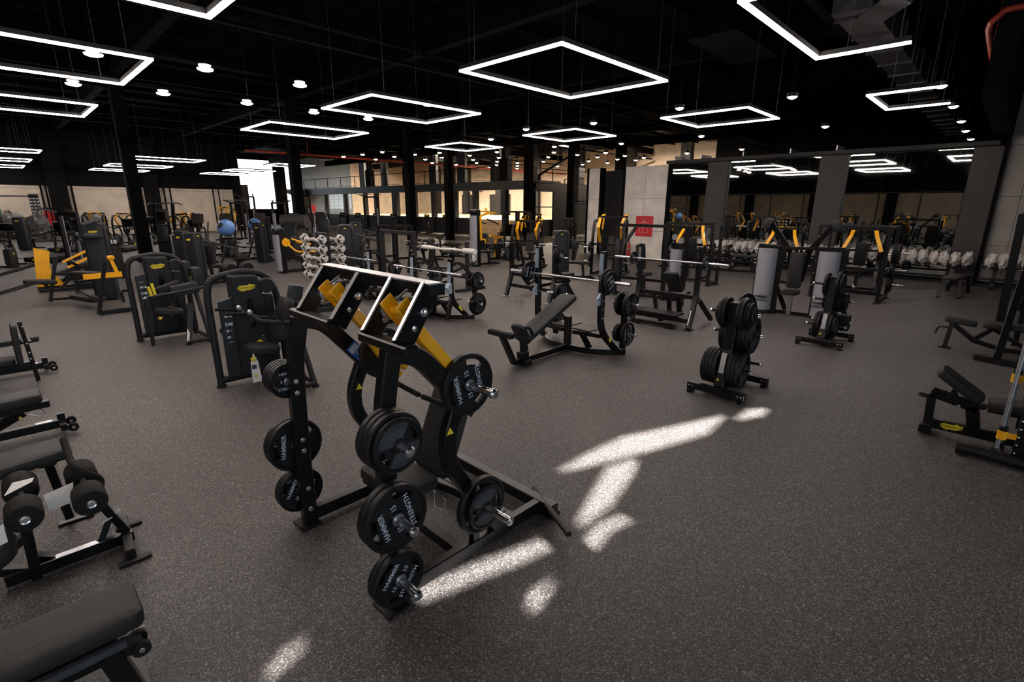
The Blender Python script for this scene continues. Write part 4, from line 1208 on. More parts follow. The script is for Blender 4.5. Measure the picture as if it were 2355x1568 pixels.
barbell(5.92, 10.05, 12.2, .98, 'bare chrome barbell on the flat bench beside the wrapped barbell rack')
W_ = 'behind the flat olympic bench, '
stack(['tg10', 'tg10'], (6.55, 10.33, .76), (0, -1, 0), W_ + 'right peg', [90, 0])
stack(['tg10', 'tg5'], (6.55, 11.67, .76), (0, -1, 0), W_ + 'left peg', [90, 0])
# ------------------------------------------------------------------ shoulder press bench behind the incline bench
b = Base('press_bench', 'black overhead press bench with barbell and step, right of the incline bench', 'weight bench', 8.9, 4.5); o = b.o
for y in (3.90, 5.08):
    M().path(fillet([b(8.62, y, .03), b(8.82, y, .62), b(8.82, y, 1.50)], .2), .07, .09, (0, 1, 0)).build('upright', BLK, o, bevel=.006)
    M().path([b(8.59, y, .10), b(8.67, y, .36)], .02, .012, (-1, 0, .3)).build('worn_edge', STEEL, o)
    M().box(b(8.62, y, .012), (.18, .13, .016)).build('foot_plate', BLKM, o)
    M().box(b(8.765, y, 1.30), (.016, .05, .26)).build('bar_catch', STEEL if y > 4.5 else BLKM, o)
    M().path([b(8.82, y, .62), b(9.25, y + (.12 if y < 4.5 else -.12), .45), b(9.6, y, .05)], .06, .07, (0, 1, 0)).build('rear_brace', BLK, o)
    q = M()
    for z in (1.45, 1.2, .9, .6): q.bolt(b(8.82, y - .036, z), (0, -1, 0), .012, .01)
    q.build('bolts', CHR, o)
M().path([b(8.82, 3.9, .58), b(8.82, 5.08, .58)], .06, .08, (0, 0, 1)).path([b(8.66, 3.9, .16), b(8.66, 5.08, .16)], .06, .08, (0, 0, 1)).path([b(8.66, 4.5, .1), b(9.5, 4.5, .1)], .07, .07, (0, 0, 1)).build('cross_beam', BLK, o, bevel=.006)
M().box(b(8.66, 4.55, .25), (.34, .9, .035)).build('step_plate', BLKM, o, bevel=.004)
M().path([b(8.48, 4.12, .06), b(8.48, 4.98, .06)], .05, .05, (0, 0, 1)).box(b(8.5, 4.2, .04), (.12, .14, .06)).box(b(8.5, 4.9, .04), (.12, .14, .06)).build('step_foot', BLK, o)
M().pad(b(9.1, 4.5, .78), (.50, .30, .07), Matrix.Rotation(R(52), 3, 'Y'), r=.05).build('back_pad', VINYL, o)
M().pad(b(9.42, 4.5, .52), (.36, .32, .07), Matrix.Rotation(R(-8), 3, 'Y'), r=.06).build('seat', VINYL, o)
M().path([b(9.38, 4.5, .5), b(9.48, 4.5, .1)], .07, .08, (0, 1, 0)).path([b(8.95, 4.5, .62), b(9.05, 4.5, .1)], .06, .07, (0, 1, 0)).box(b(9.46, 4.5, .3), (.12, .1, .1)).build('seat_post', BLK, o)
barbell(8.74, 3.34, 5.62, 1.22, 'chrome sleeved barbell across the press bench right of the incline bench')
put_plate('hs5', (8.74, 3.76, 1.22), (0, -1, 0), 'small black plate on the right sleeve of the press bench barbell', 60)
put_plate('hs5', (8.74, 5.22, 1.22), (0, -1, 0), 'small black plate on the left sleeve of the press bench barbell', 60)
# ------------------------------------------------------------------ plate trees
def tree(cx_, cy_, label, where, cfg):
    b = Base('plate_tree', label, 'plate rack', cx_, cy_); o = b.o
    for x in (cx_ - .40, cx_ + .38):
        M().path([b(x, cy_ - .34, .085), b(x, cy_ + .34, .085)], .07, .08, (0, 0, 1)).box(b(x, cy_ - .30, .022), (.09, .07, .04)).box(b(x, cy_ + .30, .022), (.09, .07, .04)).build('base_rail', BLK, o, bevel=.005)
        q = M()
        for y in (-.31, -.27, .27, .31): q.bolt(b(x - .036, cy_ + y, .09), (-1, 0, 0), .009, .006)
        q.build('bolts', CHR, o)
    M().path([b(cx_ - .4, cy_, .085), b(cx_ + .38, cy_, .085)], .08, .08, (0, 0, 1)).build('base_beam', BLK, o)
    # tapered flat column
    M().prism([(-.34, .12), (.30, .12), (.12, .55), (.14, 1.04), (.06, 1.10), (-.12, 1.08), (-.20, .55)], b(cx_, cy_, 0), (1, 0, 0), (0, 0, 1), .12).build('column', BLK, o, bevel=.006)
    M().box(b(cx_ - .06, cy_, 1.10), (.18, .14, .02)).build('top_cap', STEEL if False else BLKM, o)
    t_ = V(-.12, 0, -.50).normalized()
    M().prism([(-.03, -.12), (.03, -.12), (.03, .12), (-.03, .12)], b(cx_ - .272, cy_, .40), (0, -1, 0), (.24, 0, 1), .004).build('weight_label', LABW, o)
    M().prism([(-.02, -.012), (.02, -.012), (0, .02)], b(cx_ - .318, cy_ + .02, .20), (0, -1, 0), (.24, 0, 1), .004).build('warning_label', YELL, o)
    for (x, z) in ((cx_ - .08, .98), (cx_ + .1, .70), (cx_ - .12, .31), (cx_ + .22, .33)):
        for s in (-1, 1):
            M().cyl(b(x, cy_ + s * .05, z), b(x, cy_ + s * .26, z), .018, 12).build('peg', BLKM, o)
            M().lathe([(.018, 0), (.026, .008), (.026, .02), (.016, .036), (0, .04)], b(x, cy_ + s * .26, z), (0, s, 0), 14).build('peg_cap', CHR, o)
    for i, (x, z, sgn, ks, nm) in enumerate(cfg):
        stack(ks, (cx_ + x, cy_ + sgn * .065, z), (0, sgn, 0), nm + ' of the ' + where, [90 + 20 * k for k in range(len(ks))])
PA, PB, PC, PD = (-.08, .98), (.1, .70), (-.12, .31), (.22, .33)
tree(6.08, 2.16, 'loaded black plate tree in front, nearest to the sun patches', 'front plate tree', [
    (*PA, -1, ['tg10', 'tg10', 'tg5', 'tg5', 'tg1'], 'on the top right peg'), (*PA, 1, ['tg10', 'tg10', 'tg5', 'tg1'], 'on the top left peg'),
    (.1, .70, -1, ['tg20', 'tg20', 'tg20'], 'on the middle right peg'), (.1, .70, 1, ['tg20', 'tg20'], 'on the middle left peg'),
    (*PC, -1, ['tg20', 'tg20', 'tg20'], 'on the low front right peg'), (*PC, 1, ['tg20', 'tg20', 'tg20', 'tg20'], 'on the low front left peg'),
    (.42, .33, -1, ['tg5'], 'on the low rear right peg')] if False else [
    (*PA, -1, ['tg10', 'tg10', 'tg5', 'tg5', 'tg1'], 'on the top right peg'), (*PA, 1, ['tg10', 'tg10', 'tg5', 'tg1'], 'on the top left peg'),
    (*PB, -1, ['tg20', 'tg20', 'tg20'], 'on the middle right peg'), (*PB, 1, ['tg20', 'tg20'], 'on the middle left peg'),
    (*PC, -1, ['tg20', 'tg20', 'tg20'], 'on the low front right peg'), (*PC, 1, ['tg20', 'tg20', 'tg20', 'tg20'], 'on the low front left peg'), (*PD, -1, ['tg5'], 'on the low rear right peg')])
put_plate('tg20', (6.42, 2.2, .94), (-.2, -1, .1), 'large plate standing behind the top pegs of the front plate tree', 0)
tree(9.50, 1.90, 'second black plate tree farther right with a green faced plate on top', 'rear plate tree', [
    (*PA, -1, ['tg20g', 'tg10'], 'on the top right peg'), (*PA, 1, ['hs15'], 'on the top left peg'),
    (*PB, -1, ['tg10', 'tg10', 'tg5', 'tg5'], 'on the middle right peg'), (*PB, 1, ['tg5', 'tg5'], 'on the middle left peg'),
    (*PC, -1, ['tg20', 'hs15'], 'on the low front right peg'), (*PC, 1, ['tg20', 'tg20'], 'on the low front left peg'), (*PD, -1, ['tg5', 'tg5', 'tg5', 'tg5', 'tg5', 'tg5'], 'on the low rear right peg')])
# ------------------------------------------------------------------ selectorised machines with logo (two at the left)
def tg_machine(label, x, y, rz, kind=0):
    o = thing('selectorized_machine', label, 'gym machine', (x, y, 0), rz)
    W, Hh = .41, 1.36
    M().tube([(-W, 0, .02), (-W, .03, Hh - .2), (-W + .05, .03, Hh - .02), (0, .03, Hh + .05), (W - .12, .03, Hh - .02), (W - .02, .03, Hh - .25), (W, 0, .02)], .042, 12, fil=.16).build('arch_frame', PLAST, o)
    M().tube([(-W, 0, .09), (W, 0, .09)], .045, 10).lathe([(.055, 0), (.055, .03)], (-W, 0, 0), (0, 0, 1), 14).lathe([(.055, 0), (.055, .03)], (W, 0, 0), (0, 0, 1), 14).build('base_tube', PLAST, o)
    s = M()
    s.prism([(-.19, .12), (.17, .12), (.17, 1.08), (.13, 1.36), (-.19, 1.38)], (0, -.06, 0), (1, 0, 0), (0, 0, 1), .17)
    s.prism([(.17, .12), (.30, .12), (.30, 1.10), (.17, 1.12)], (0, -.04, 0), (1, 0, 0), (0, 0, 1), .15)
    s.build('weight_shroud', PLAST, o, bevel=.02)
    M().prism([(-.34, .14), (-.19, .14), (-.19, 1.12), (-.34, 1.08)], (0, -.10, 0), (1, 0, 0), (0, 0, 1), .05).build('instruction_panel', PLAST2, o, bevel=.008)
    w = M()
    for (a, c, d, e) in ((-.31, .98, .07, .006), (-.30, .90, .04, .03), (-.245, .90, .03, .03), (-.30, .80, .015, .05), (-.275, .80, .03, .03), (-.245, .80, .025, .04), (-.30, .72, .03, .03), (-.25, .72, .015, .012), (-.30, .64, .04, .03), (-.29, .58, .05, .008)):
        w.box((a + d / 2, -.127, c), (d, .003, e))
    w.build('instruction_marks', LETT, o)
    M().prism([(-.035, .72), (.035, .72), (.035, 1.06), (.02, 1.09), (-.02, 1.09), (-.035, 1.06)], (.0, -.150, 0), (1, 0, 0), (0, 0, 1), .012).build('weight_window', SCREEN, o)
    logo(o, (-.02, -.149, 1.22), (1, 0, 0), (0, 0, 1), .20)
    M().lathe([(.0, .05), (.085, .05), (.095, .03), (.095, -.02)], (.23, -.09, 1.22), (0, -1, 0), 20).bolt((.23, -.14, 1.22), (0, -1, 0), .012, .01).build('pulley_cover', PLAST, o)
    k = M(); k.lathe([(0, .012), (.035, .01), (.038, 0)], (.05, -.16, .52), (0, -1, 0), 16).lathe([(0, .012), (.028, .01), (.03, 0)], (.06, -.16, .42), (0, -1, 0), 16); k.build('selector_knob', YELL, o)
    q = M()
    for j in range(9): q.box((.10, -.152, .60 - .03 * j), (.035, .004, .004))
    q.build('weight_scale', LETT, o)
    # side frame with seat
    f = M()
    f.tube([(.41, -.12, .06), (.41, -.80, .06)], .03, 10).tube([(.08, -.82, .05), (.42, -.82, .05)], .028, 10)
    f.path([(.10, -.80, .03), (.26, -.55, .62)], .06, .08, (1, 0, 0))
    f.tube([(.42, -.80, .02), (.36, -.45, .98), (.36, -.15, 1.0)], .034, 10, fil=.15)
    f.build('side_frame', PLAST, o)
    M().path([(.08, -.83, .06), (.22, -.60, .52)], .035, .004, (0, -1, 0)).build('polished_leg', STEEL, o)
    M().lathe([(.045, 0), (.045, .02)], (.1, -.81, 0), (0, 0, 1), 12).lathe([(.045, 0), (.045, .02)], (.42, -.81, 0), (0, 0, 1), 12).build('rubber_feet', FOAM, o)
    M().pad((-.04, -.48, .53), (.38, .34, .08), Matrix.Rotation(R(8), 3, 'Y'), r=.12, dome=.02).build('seat', VINYL, o)
    M().path([(.02, -.48, .5), (.14, -.4, .3), (.2, -.1, .2)], .07, .08, (0, 1, 0)).build('seat_post', PLAST, o)
    knob(M(), (-.16, -.60, .46), (-1, -.4, -.2), .03, .028).build('seat_lever', YELL, o)
    if kind == 0:
        M().pad((.24, -.48, .84), (.55, .34, .09), Matrix.Rotation(R(-72), 3, 'Y'), r=.08, dome=.02).build('backrest', VINYL, o)
        M().path([(.33, -.48, .62), (.42, -.48, 1.0)], .10, .12, (0, 1, 0)).build('backrest_shell', PLAST, o, bevel=.02)
        M().rbox((.43, -.44, 1.10), (.14, .16, .28), .02, Matrix.Rotation(R(14), 3, 'Y')).build('arm_housing', PLAST2, o)
        M().box((.40, -.565, .93), (.05, .004, .06)).build('yellow_tag', YELL, o)
        for s_ in (-.66, -.30):
            M().tube([(.52, s_ - .02, .86), (.20, s_ - .05, .84), (-.10, s_, .90), (-.18, s_ + .02, 1.0)], .026, 10, fil=.12).build('press_arm', PLAST2, o)
            M().tube([(-.18, s_ + .02, 1.0), (-.42, s_ + .05, 1.02)], .018, 10).build('hand_grip', FOAM, o)
            M().tube([(.16, s_ - .05, .85), (.10, s_ - .02, 1.02)], .018, 10).build('upper_grip', FOAM, o)
            M().lathe([(.03, 0), (.03, .006), (0, .01)], (-.18, s_, 1.02), (0, -1, 0), 12).build('grip_cap', CHR, o)
        q = M().cyl((.42, -.7, 1.03), (.42, -.2, 1.03), .035, 12); q.build('pivot_tube', PLAST, o)
    else:
        M().pad((.02, -.42, .90), (.36, .13, .12), Matrix.Rotation(R(-18), 3, 'Y'), r=.05, dome=.01).build('thigh_pad', VINYL, o)
        M().rbox((.22, -.50, .86), (.40, .20, .18), .03, Matrix.Rotation(R(-6), 3, 'Y')).build('pad_shell', PLAST2, o)
        M().tube([(.62, -.5, .96), (.50, -.72, .90), (.1, -.76, .86), (-.36, -.74, .82)], .022, 10, fil=.1).build('swing_arm', PLAST2, o)
        M().tube([(-.36, -.74, .80), (-.36, -.70, .05)], .03, 10).build('end_post', PLAST, o)
        knob(M(), (-.36, -.76, .82), (0, -1, 0), .01, .02).build('end_cap', CHR, o)
        M().cyl((-.28, -.76, .84), (-.30, -.76, .98), .022, 12).cyl((-.22, -.70, .84), (-.24, -.70, 1.02), .02, 12).build('yellow_handle', YELL, o)
        M().rbox((.46, -.30, 1.05), (.14, .26, .26), .03).build('arm_housing', PLAST2, o)
        M().rbox((.36, -.2, 1.12), (.12, .16, .34), .05).build('shoulder_cover', PLAST, o)
        M().box((.40, -.32, 1.0), (.05, .004, .06)).build('yellow_tag', YELL, o)
    return o
tgA = tg_machine('charcoal chest press machine with yellow logo and paper tag, left of the foreground machine', 2.07, 6.67, 0, 0)
# instruction booklet hanging in a clear bag from the seat
tm = thing('instruction_booklet', 'white instruction booklet in a clear bag hanging under the press machine seat', 'booklet', (1.88, 6.05, 0))
M().prism([(-.045, 0), (.06, 0), (.04, .26), (-.04, .26)], (0, 0, .17), (1, 0, 0), (0, 0, 1), .006).build('booklet', PAPER, tm)
M().prism([(-.04, .24), (.04, .24), (.0, .36)], (0, 0, .17), (1, 0, 0), (0, 0, 1), .004).build('bag_top', WRAP, tm)
M().box((0, -.005, .25), (.03, .004, .03)).build('logo_print', YELL, tm)
M().box((-.01, -.005, .36), (.05, .004, .05)).build('photo_print', GRING, tm)
tgB = tg_machine('charcoal leg machine with yellow logo and two yellow handles at the left', 1.82, 9.98, 0, 1)
# ------------------------------------------------------------------ left edge, bottom: flat bench
b = Base('flat_bench', 'long flat padded bench at the bottom left corner with a grey rail', 'weight bench', -.5, 2.45); o = b.o
M().pad(b(-.48, 2.47, .50), (1.28, .29, .075), r=.045).build('bench_pad', VINYL, o)
M().tube([b(-.33, 2.33, .541), b(-.33, 2.61, .541)], .003, 5).build('pad_seam', BLKM, o)
M().box(b(-.46, 2.47, .452), (1.1, .22, .02)).build('pad_board', BLKM, o)
M().box(b(-.42, 2.335, .425), (1.0, .035, .03)).build('side_rail', STEEL if False else GRING, o)
M().path([b(-1.0, 2.42, .38), b(.06, 2.42, .38)], .10, .10, (0, 0, 1)).build('top_beam', BLK, o, bevel=.006)
M().path([b(.02, 2.40, .38), b(.09, 2.38, .05)], .08, .09, (0, 1, 0)).path([b(-.95, 2.42, .38), b(-.98, 2.42, .05)], .08, .09, (0, 1, 0)).build('leg', BLK, o, bevel=.006)
M().box(b(.05, 2.335, .14), (.07, .004, .10)).build('leg_cap', GRING, o)
M().path([b(.10, 2.20, .045), b(.10, 2.66, .045)], .07, .06, (0, 0, 1)).path([b(-.98, 2.2, .04), b(-.98, 2.66, .04)], .07, .06, (0, 0, 1)).build('foot_bar', BLK, o)
w = M()
for y in (2.36, 2.44): w.cyl(b(.125, y - .012, .34), b(.125, y + .012, .34), .035, 16)
w.path([b(.06, 2.4, .36), b(.13, 2.4, .34)], .07, .05); w.build('wheel', FOAM, o)
M().bolt(b(.125, 2.345, .34), (0, -1, 0), .009, .008).build('wheel_bolt', CHR, o)
M().prism([(-.012, -.01), (.012, -.01), (.006, .012)], b(.03, 2.40, .433), (1, 0, 0), (0, 1, 0), .002).build('warning_label', YELL, o)
# ------------------------------------------------------------------ roller bench (decline ab bench)
b = Base('decline_bench', 'black decline bench with four foam rollers and paper tags, left edge', 'weight bench', -.05, 3.9); o = b.o
M().path([b(-.32, 3.85, .05), b(.30, 3.85, .05)], .055, .07, (0, 0, 1)).build('base_beam', BLK, o, bevel=.005)
M().path([b(-.18, 3.92, .10), b(-.05, 3.86, .05)], .05, .05, (0, 0, 1)).path([b(-.5, 3.98, .14), b(-.2, 3.85, .06)], .04, .05, (0, 0, 1)).build('side_strut', BLK, o)
M().box(b(.03, 3.852, .088), (.24, .05, .004)).build('worn_top', STEEL, o)
M().path([b(.28, 4.10, .05), b(.245, 3.62, .05)], .055, .06, (0, 0, 1)).build('front_foot', BLKM, o, bevel=.004)
M().rbox(b(.26, 3.60, .012), (.17, .055, .02), .005).rbox(b(.30, 4.06, .012), (.15, .045, .02), .005).build('floor_plate', BLKM, o)
M().path([b(.27, 3.88, .07), b(.12, 3.86, .48)], .045, .05, (0, 1, 0)).build('roller_post', BLK, o, bevel=.004)
M().path([b(-.19, 3.84, .0), b(-.17, 3.84, .52)], .05, .05, (0, 1, 0)).build('roller_post', BLK, o, bevel=.004)
M().path([b(.13, 3.85, .08), b(.19, 3.86, .20)], .03, .03, (0, 1, 0)).build('tag_post', BLKM, o)
for x in (.12, -.16):
    z = .50 if x > 0 else .53
    M().cyl(b(x, 3.55, z), b(x, 4.16, z), .015, 10).build('roller_axle', STEEL, o)
    for y in (3.56, 3.93):
        M().lathe([(.02, 0), (.075, .004), (.082, .02), (.082, .165), (.075, .18), (.02, .184)], b(x, y, z), (0, 1, 0), 24).build('foam_roller', FOAM, o)
    M().lathe([(.0, .012), (.012, .012), (.016, .006), (.024, .010), (.028, 0)], b(x, 3.56, z), (0, -1, 0), 18).build('hub_cap', CHR, o)
M().pad(b(-.28, 4.30, .585), (.78, .30, .07), Matrix.Rotation(R(-4), 3, 'Y'), r=.06).build('bench_pad', VINYL, o)
M().path([b(-.02, 4.34, .55), b(.02, 4.42, .04)], .05, .05, (0, 1, 0)).box(b(-.02, 4.34, .53), (.09, .09, .05)).box(b(.05, 4.42, .012), (.2, .06, .016)).build('pad_post', BLK, o, bevel=.004)
M().tube([b(*OY(*q)) for q in ((145, 1010, 4.2), (160, 1056, 4.02), (172, 1076, 3.88), (213, 1092, 3.86), (233, 1102, 3.86), (231, 1120, 3.86))], .020, 12, fil=.05).build('handle', FOAM, o)
M().pad(b(-.36, 3.62, .34), (.30, .3, .09), Matrix.Rotation(R(-30), 3, 'Y'), r=.07).build('seat', VINYL, o)
M().path([b(-.3, 3.7, .30), b(-.18, 3.84, .30)], .05, .05).build('seat_bracket', BLK, o)
def paper(x, y, z, pts, lab):
    m = M(); vs = [V(*p) for p in pts]
    m.add(vs + [p + V(0, 0.002, 0.002) for p in vs], [(0, 1, 2, 3), (7, 6, 5, 4), (0, 4, 5, 1), (1, 5, 6, 2), (2, 6, 7, 3), (3, 7, 4, 0)])
    oo = m.build('paper_tag', PAPER); oo.location = (x, y, z)
    return tag(oo, lab, 'paper tag')
paper(.0, 3.76, .50, [(-.07, 0, .05), (.07, .05, .055), (.05, .0, -.045), (-.06, -.04, -.04)], 'white paper tag tucked behind the right foam roller')
paper(-.15, 3.80, .625, [(-.07, -.04, -.01), (.05, .03, 0), (.06, .08, .0), (-.03, .06, .012)], 'crumpled white paper lying on the left foam rollers')
paper(-.27, 3.52, .50, [(-.04, 0, .02), (.03, .02, .055), (.03, 0, -.045), (-.05, 0, -.06)], 'white paper tag left of the left foam roller')
paper(.17, 3.87, .105, [(-.07, 0, -.02), (.03, .05, .0), (.05, 0, .05), (.0, -.02, .03)], 'pinkish paper tag tied to the foot of the roller bench')
M().tube([(.15, 3.83, .215), (.21, 3.85, .225), (.26, 3.88, .25)], .005, 6).build('zip_tie', WHT)
tag(bpy.data.objects['zip_tie'], 'white strap tied around the foot post of the roller bench', 'strap')
# ------------------------------------------------------------------ benches above it on the left edge
def wheel_bench(x, y, label, tilt=0, upright=False):
    b = Base('adjustable_bench', label, 'weight bench', x, y); o = b.o
    M().path([b(x - 1.2, y + .42, .09), b(x + .12, y + .42, .09)], .07, .08, (0, 0, 1)).build('base_beam', BLK, o, bevel=.005)
    M().box(b(x - .02, y + .385, .095), (.10, .004, .05)).build('name_plate', BLKM, o)
    M().box(b(x + .0, y + .42, .132), (.12, .06, .004)).build('worn_top', STEEL, o)
    M().path([b(x + .13, y + .25, .09), b(x + .13, y + .60, .09)], .05, .06, (0, 0, 1)).box(b(x + .13, y + .42, .15), (.06, .06, .08)).build('front_foot', BLK, o)
    for yy in (y + .30, y + .52):
        M().cyl(b(x + .20, yy - .016, .06), b(x + .20, yy + .016, .06), .042, 18).build('wheel', FOAM, o)
        M().lathe([(.014, 0), (.014, .004), (0, .006)], b(x + .20, yy - .017, .06), (0, -1, 0), 12).build('wheel_hub', CHR, o)
        M().path([b(x + .13, yy, .08), b(x + .2, yy, .07)], .03, .03).build('wheel_fork', BLK, o)
    if upright:
        M().path([b(x + .02, y, .0), b(x - .02, y, .78)], .045, .05, (0, 1, 0)).build('upright', BLK, o, bevel=.004)
        M().pad(b(x - .09, y, .50), (.52, .28, .06), Matrix.Rotation(R(-88), 3, 'Y'), r=.04).build('back_pad', VINYL, o)
        M().pad(b(x - .35, y + .05, .30), (.42, .30, .07), r=.05).build('seat', VINYL, o)
        M().path([b(x - .6, y, .22), b(x + .0, y, .24)], .05, .05).path([b(x - .5, y, .2), b(x - .5, y, .0)], .05, .05, (0, 1, 0)).build('seat_frame', BLK, o)
        M().path([b(x - .5, y + .3, .46), b(x + .12, y + .2, .50)], .1, .06).build('side_arm', VINYL, o)
        q = M()
        for z in (.72, .5, .38, .3): q.bolt(b(x + .0, y - .026, z), (0, -1, 0), .009, .006)
        q.build('bolts', CHR, o)
    else:
        M().pad(b(x - .62, y, .50), (1.30, .29, .075), Matrix.Rotation(R(tilt), 3, 'Y'), r=.04).build('bench_pad', VINYL, o)
        M().path([b(x - 1.1, y, .41), b(x + .07, y, .44)], .07, .06).build('pad_beam', BLK, o, bevel=.005)
        M().path([b(x - .1, y + .04, .40), b(x - .55, y + .3, .10)], .07, .07, (0, 1, 0)).path([b(x - .95, y, .4), b(x - 1.05, y + .1, .02)], .07, .07, (0, 1, 0)).build('leg', BLK, o)
        M().tube([b(x - .1, y, .38), b(x - .02, y - .05, .35), b(x + .03, y - .05, .37), b(x + .0, y, .40)], .004, 6).build('pin_handle', STEEL, o)
        M().prism([(-.015, -.012), (.015, -.012), (0, .015)], b(x - .14, y - .01, .36), (1, 0, 0), (0, 0, 1), .002).build('warning_label', YELL, o)
    return o
wheel_bench(.02, 6.0, 'black padded bench with transport wheels above the roller bench, left edge', -3)
wheel_bench(.06, 8.6, 'black upright backrest bench with wheels, uppermost at the left edge', 0, True)
paper(.06, 8.70, .52, [(-.05, 0, .06), (.02, 0, .05), (.05, .0, -.02), (-.04, 0, -.02)], 'white paper tag on the upright bench at the left edge')
# ------------------------------------------------------------------ right edge: smith machine with incline bench
b = Base('smith_machine', 'black smith machine with yellow stops cut off by the right picture edge', 'gym machine', 6.0, -.6); o = b.o
M().tube([b(5.90, -.01, .06), b(5.80, -1.4, .06)], .045, 14).build('foot_tube', BLKM, o)
M().lathe([(.05, 0), (.05, .02)], b(5.9, -.06, 0), (0, 0, 1), 12).lathe([(.05, 0), (.05, .02)], b(5.82, -1.2, 0), (0, 0, 1), 12).build('rubber_feet', FOAM, o)
for x, y in ((5.93, -.27), (6.12, -.29)):
    M().cyl(b(x, y, .05), b(x, y, 2.3), .017, 12).build('guide_rod', STEEL, o)
    M().lathe([(.03, 0), (.035, .01), (.035, .07), (.03, .08)], b(x, y, .05), (0, 0, 1), 14).build('rod_foot', BLKM, o)
for z in (.20, .68):
    x = 5.93 if z < .4 else 6.12
    M().lathe([(.035, 0), (.035, .08)], b(x, -.28, z + .02), (0, 0, 1), 16).path([b(x, -.28, z + .06), b(x + .02, -.44, z + .06)], .014, .05, (0, 0, 1)).build('yellow_stop', YEL, o, bevel=.003)
    M().lathe([(.03, 0), (.03, .04)], b(x, -.28, z + .10), (0, 0, 1), 16).build('rubber_bumper', FOAM, o)
M().path([b(5.98, -.44, .05), b(5.98, -.44, 2.3)], .10, .14, (0, 1, 0)).build('main_column', BLK, o, bevel=.006)
M().path([b(6.9, -.44, .05), b(6.9, -.44, 2.3)], .08, .08, (0, 1, 0)).path([b(5.98, -.44, 2.3), b(6.9, -.44, 2.3)], .08, .08).path([b(5.98, -.5, .06), b(6.9, -.5, .06)], .08, .08).build('rear_frame', BLK, o)
M().path([b(5.98, -1.9, .05), b(5.98, -1.9, 2.3)], .10, .14, (0, 1, 0)).path([b(5.98, -1.9, 2.3), b(5.98, -.44, 2.3)], .08, .08).build('far_column', BLK, o)
q = M()
for k in range(11): q.bolt(b(5.925, -.385, .12 + .075 * k), (-1, 1, 0), .008, .01)
q.build('hook_pegs', CHR, o)
b = Base('incline_bench', 'black adjustable bench with raised backrest and yellow logo inside the smith machine', 'weight bench', 6.3, -.15); o = b.o
M().path([b(6.3, .24, .10), b(6.3, -.95, .10)], .07, .09, (0, 0, 1)).build('base_beam', BLK, o, bevel=.006)
M().path([b(6.3, .24, .04), b(6.3, .26, .40)], .08, .07, (0, 1, 0)).box(b(6.28, .25, .06), (.22, .10, .08)).build('front_post', BLK, o, bevel=.006)
M().path([b(6.3, .27, .42), b(6.3, -.10, .34)], .08, .09, (0, 0, 1)).path([b(6.3, -.05, .36), b(6.3, -.10, .12)], .08, .10, (0, 1, 0)).build('upper_beam', BLK, o, bevel=.006)
M().tube([b(6.27, .28, .36), b(6.27, .36, .37), b(6.34, .36, .37), b(6.34, .28, .36)], .012, 8, fil=.03).build('carry_handle', BLKM, o)
M().prism([(-.06, -.1), (.05, -.06), (.0, .08)], b(6.26, .10, .46), (0, 1, 0), (0, 0, 1), .05).build('adjust_ladder', BLK, o)
M().pad(b(6.30, .07, .545), (.42, .27, .085), (Matrix.Rotation(R(90), 3, 'Z') @ Matrix.Rotation(R(-34), 3, 'Y')), r=.05).build('back_pad', VINYL, o)
M().pad(b(6.30, -.36, .43), (.42, .27, .08), Matrix.Rotation(R(90), 3, 'Z') @ Matrix.Rotation(R(4), 3, 'Y'), r=.05).build('seat', VINYL, o)
M().path([b(6.3, -.55, .36), b(6.3, -.16, .36)], .06, .05).path([b(6.3, -.6, .3), b(6.3, -.65, .1)], .07, .08, (0, 1, 0)).build('seat_frame', BLK, o)
q = M(); q.bolt(b(6.25, .05, .34), (-1, 0, 0), .014, .01); q.build('bolt', CHR, o)
M().lathe([(.03, 0), (.03, .012), (0, .016)], b(6.2, -.12, .40), (-1, 0, 0), 14).build('hinge_cap', BLKM, o)
logo(o, b(6.263, .06, .11), (0, -1, 0), (0, 0, 1), .17)
# slanted rack frame and flat adjustable bench beyond
b = Base('half_rack', 'black rack frame with leaning uprights and plates at the right picture edge', 'gym machine', 10.4, -.6); o = b.o
M().path([b(9.95, .04, .045), b(9.75, -.9, .045)], .08, .08).build('foot_beam', BLK, o, bevel=.005)
M().path([b(9.9, -.2, .08), b(11.9, -.32, 1.75)], .07, .09, (0, 1, 0)).build('leaning_upright', BLK, o, bevel=.005)
M().path([b(12.6, -.17, .02), b(12.6, -.10, 2.1)], .10, .12, (0, 1, 0)).path([b(12.6, -1.4, .02), b(12.6, -1.4, 2.1)], .1, .12, (0, 1, 0)).path([b(12.6, -1.4, 2.1), b(12.6, -.1, 2.1)], .08, .08).path([b(9.8, -.6, .05), b(12.6, -.6, .05)], .08, .08).build('rear_upright', BLK, o)
for z in (1.25, .8): M().cyl(b(11.2, -.2, z), b(11.2, -.55, z), .02, 10).build('plate_peg', CHR, o)
M().path([b(11.2, -.38, 0.05), b(11.2, -.38, 1.4)], .07, .07, (0, 1, 0)).build('peg_post', BLK, o)
stack(['hs15'], (11.2, -.35, 1.25), (0, 1, 0), 'on the upper peg of the rack at the right edge')
stack(['hs15'], (11.2, -.35, .8), (0, 1, 0), 'on the lower peg of the rack at the right edge')
b = Base('adjustable_bench', 'black two pad bench with curved handle, right side behind the incline bench', 'weight bench', 10.6, 0); o = b.o
M().pad(b(10.6, .30, .44), (.40, .26, .07), Matrix.Rotation(R(90), 3, 'Z') @ Matrix.Rotation(R(-6), 3, 'Y'), r=.06).build('seat', VINYL, o)
M().pad(b(10.6, -.32, .44), (.72, .28, .08), Matrix.Rotation(R(90), 3, 'Z'), r=.06).build('back_pad', VINYL, o)
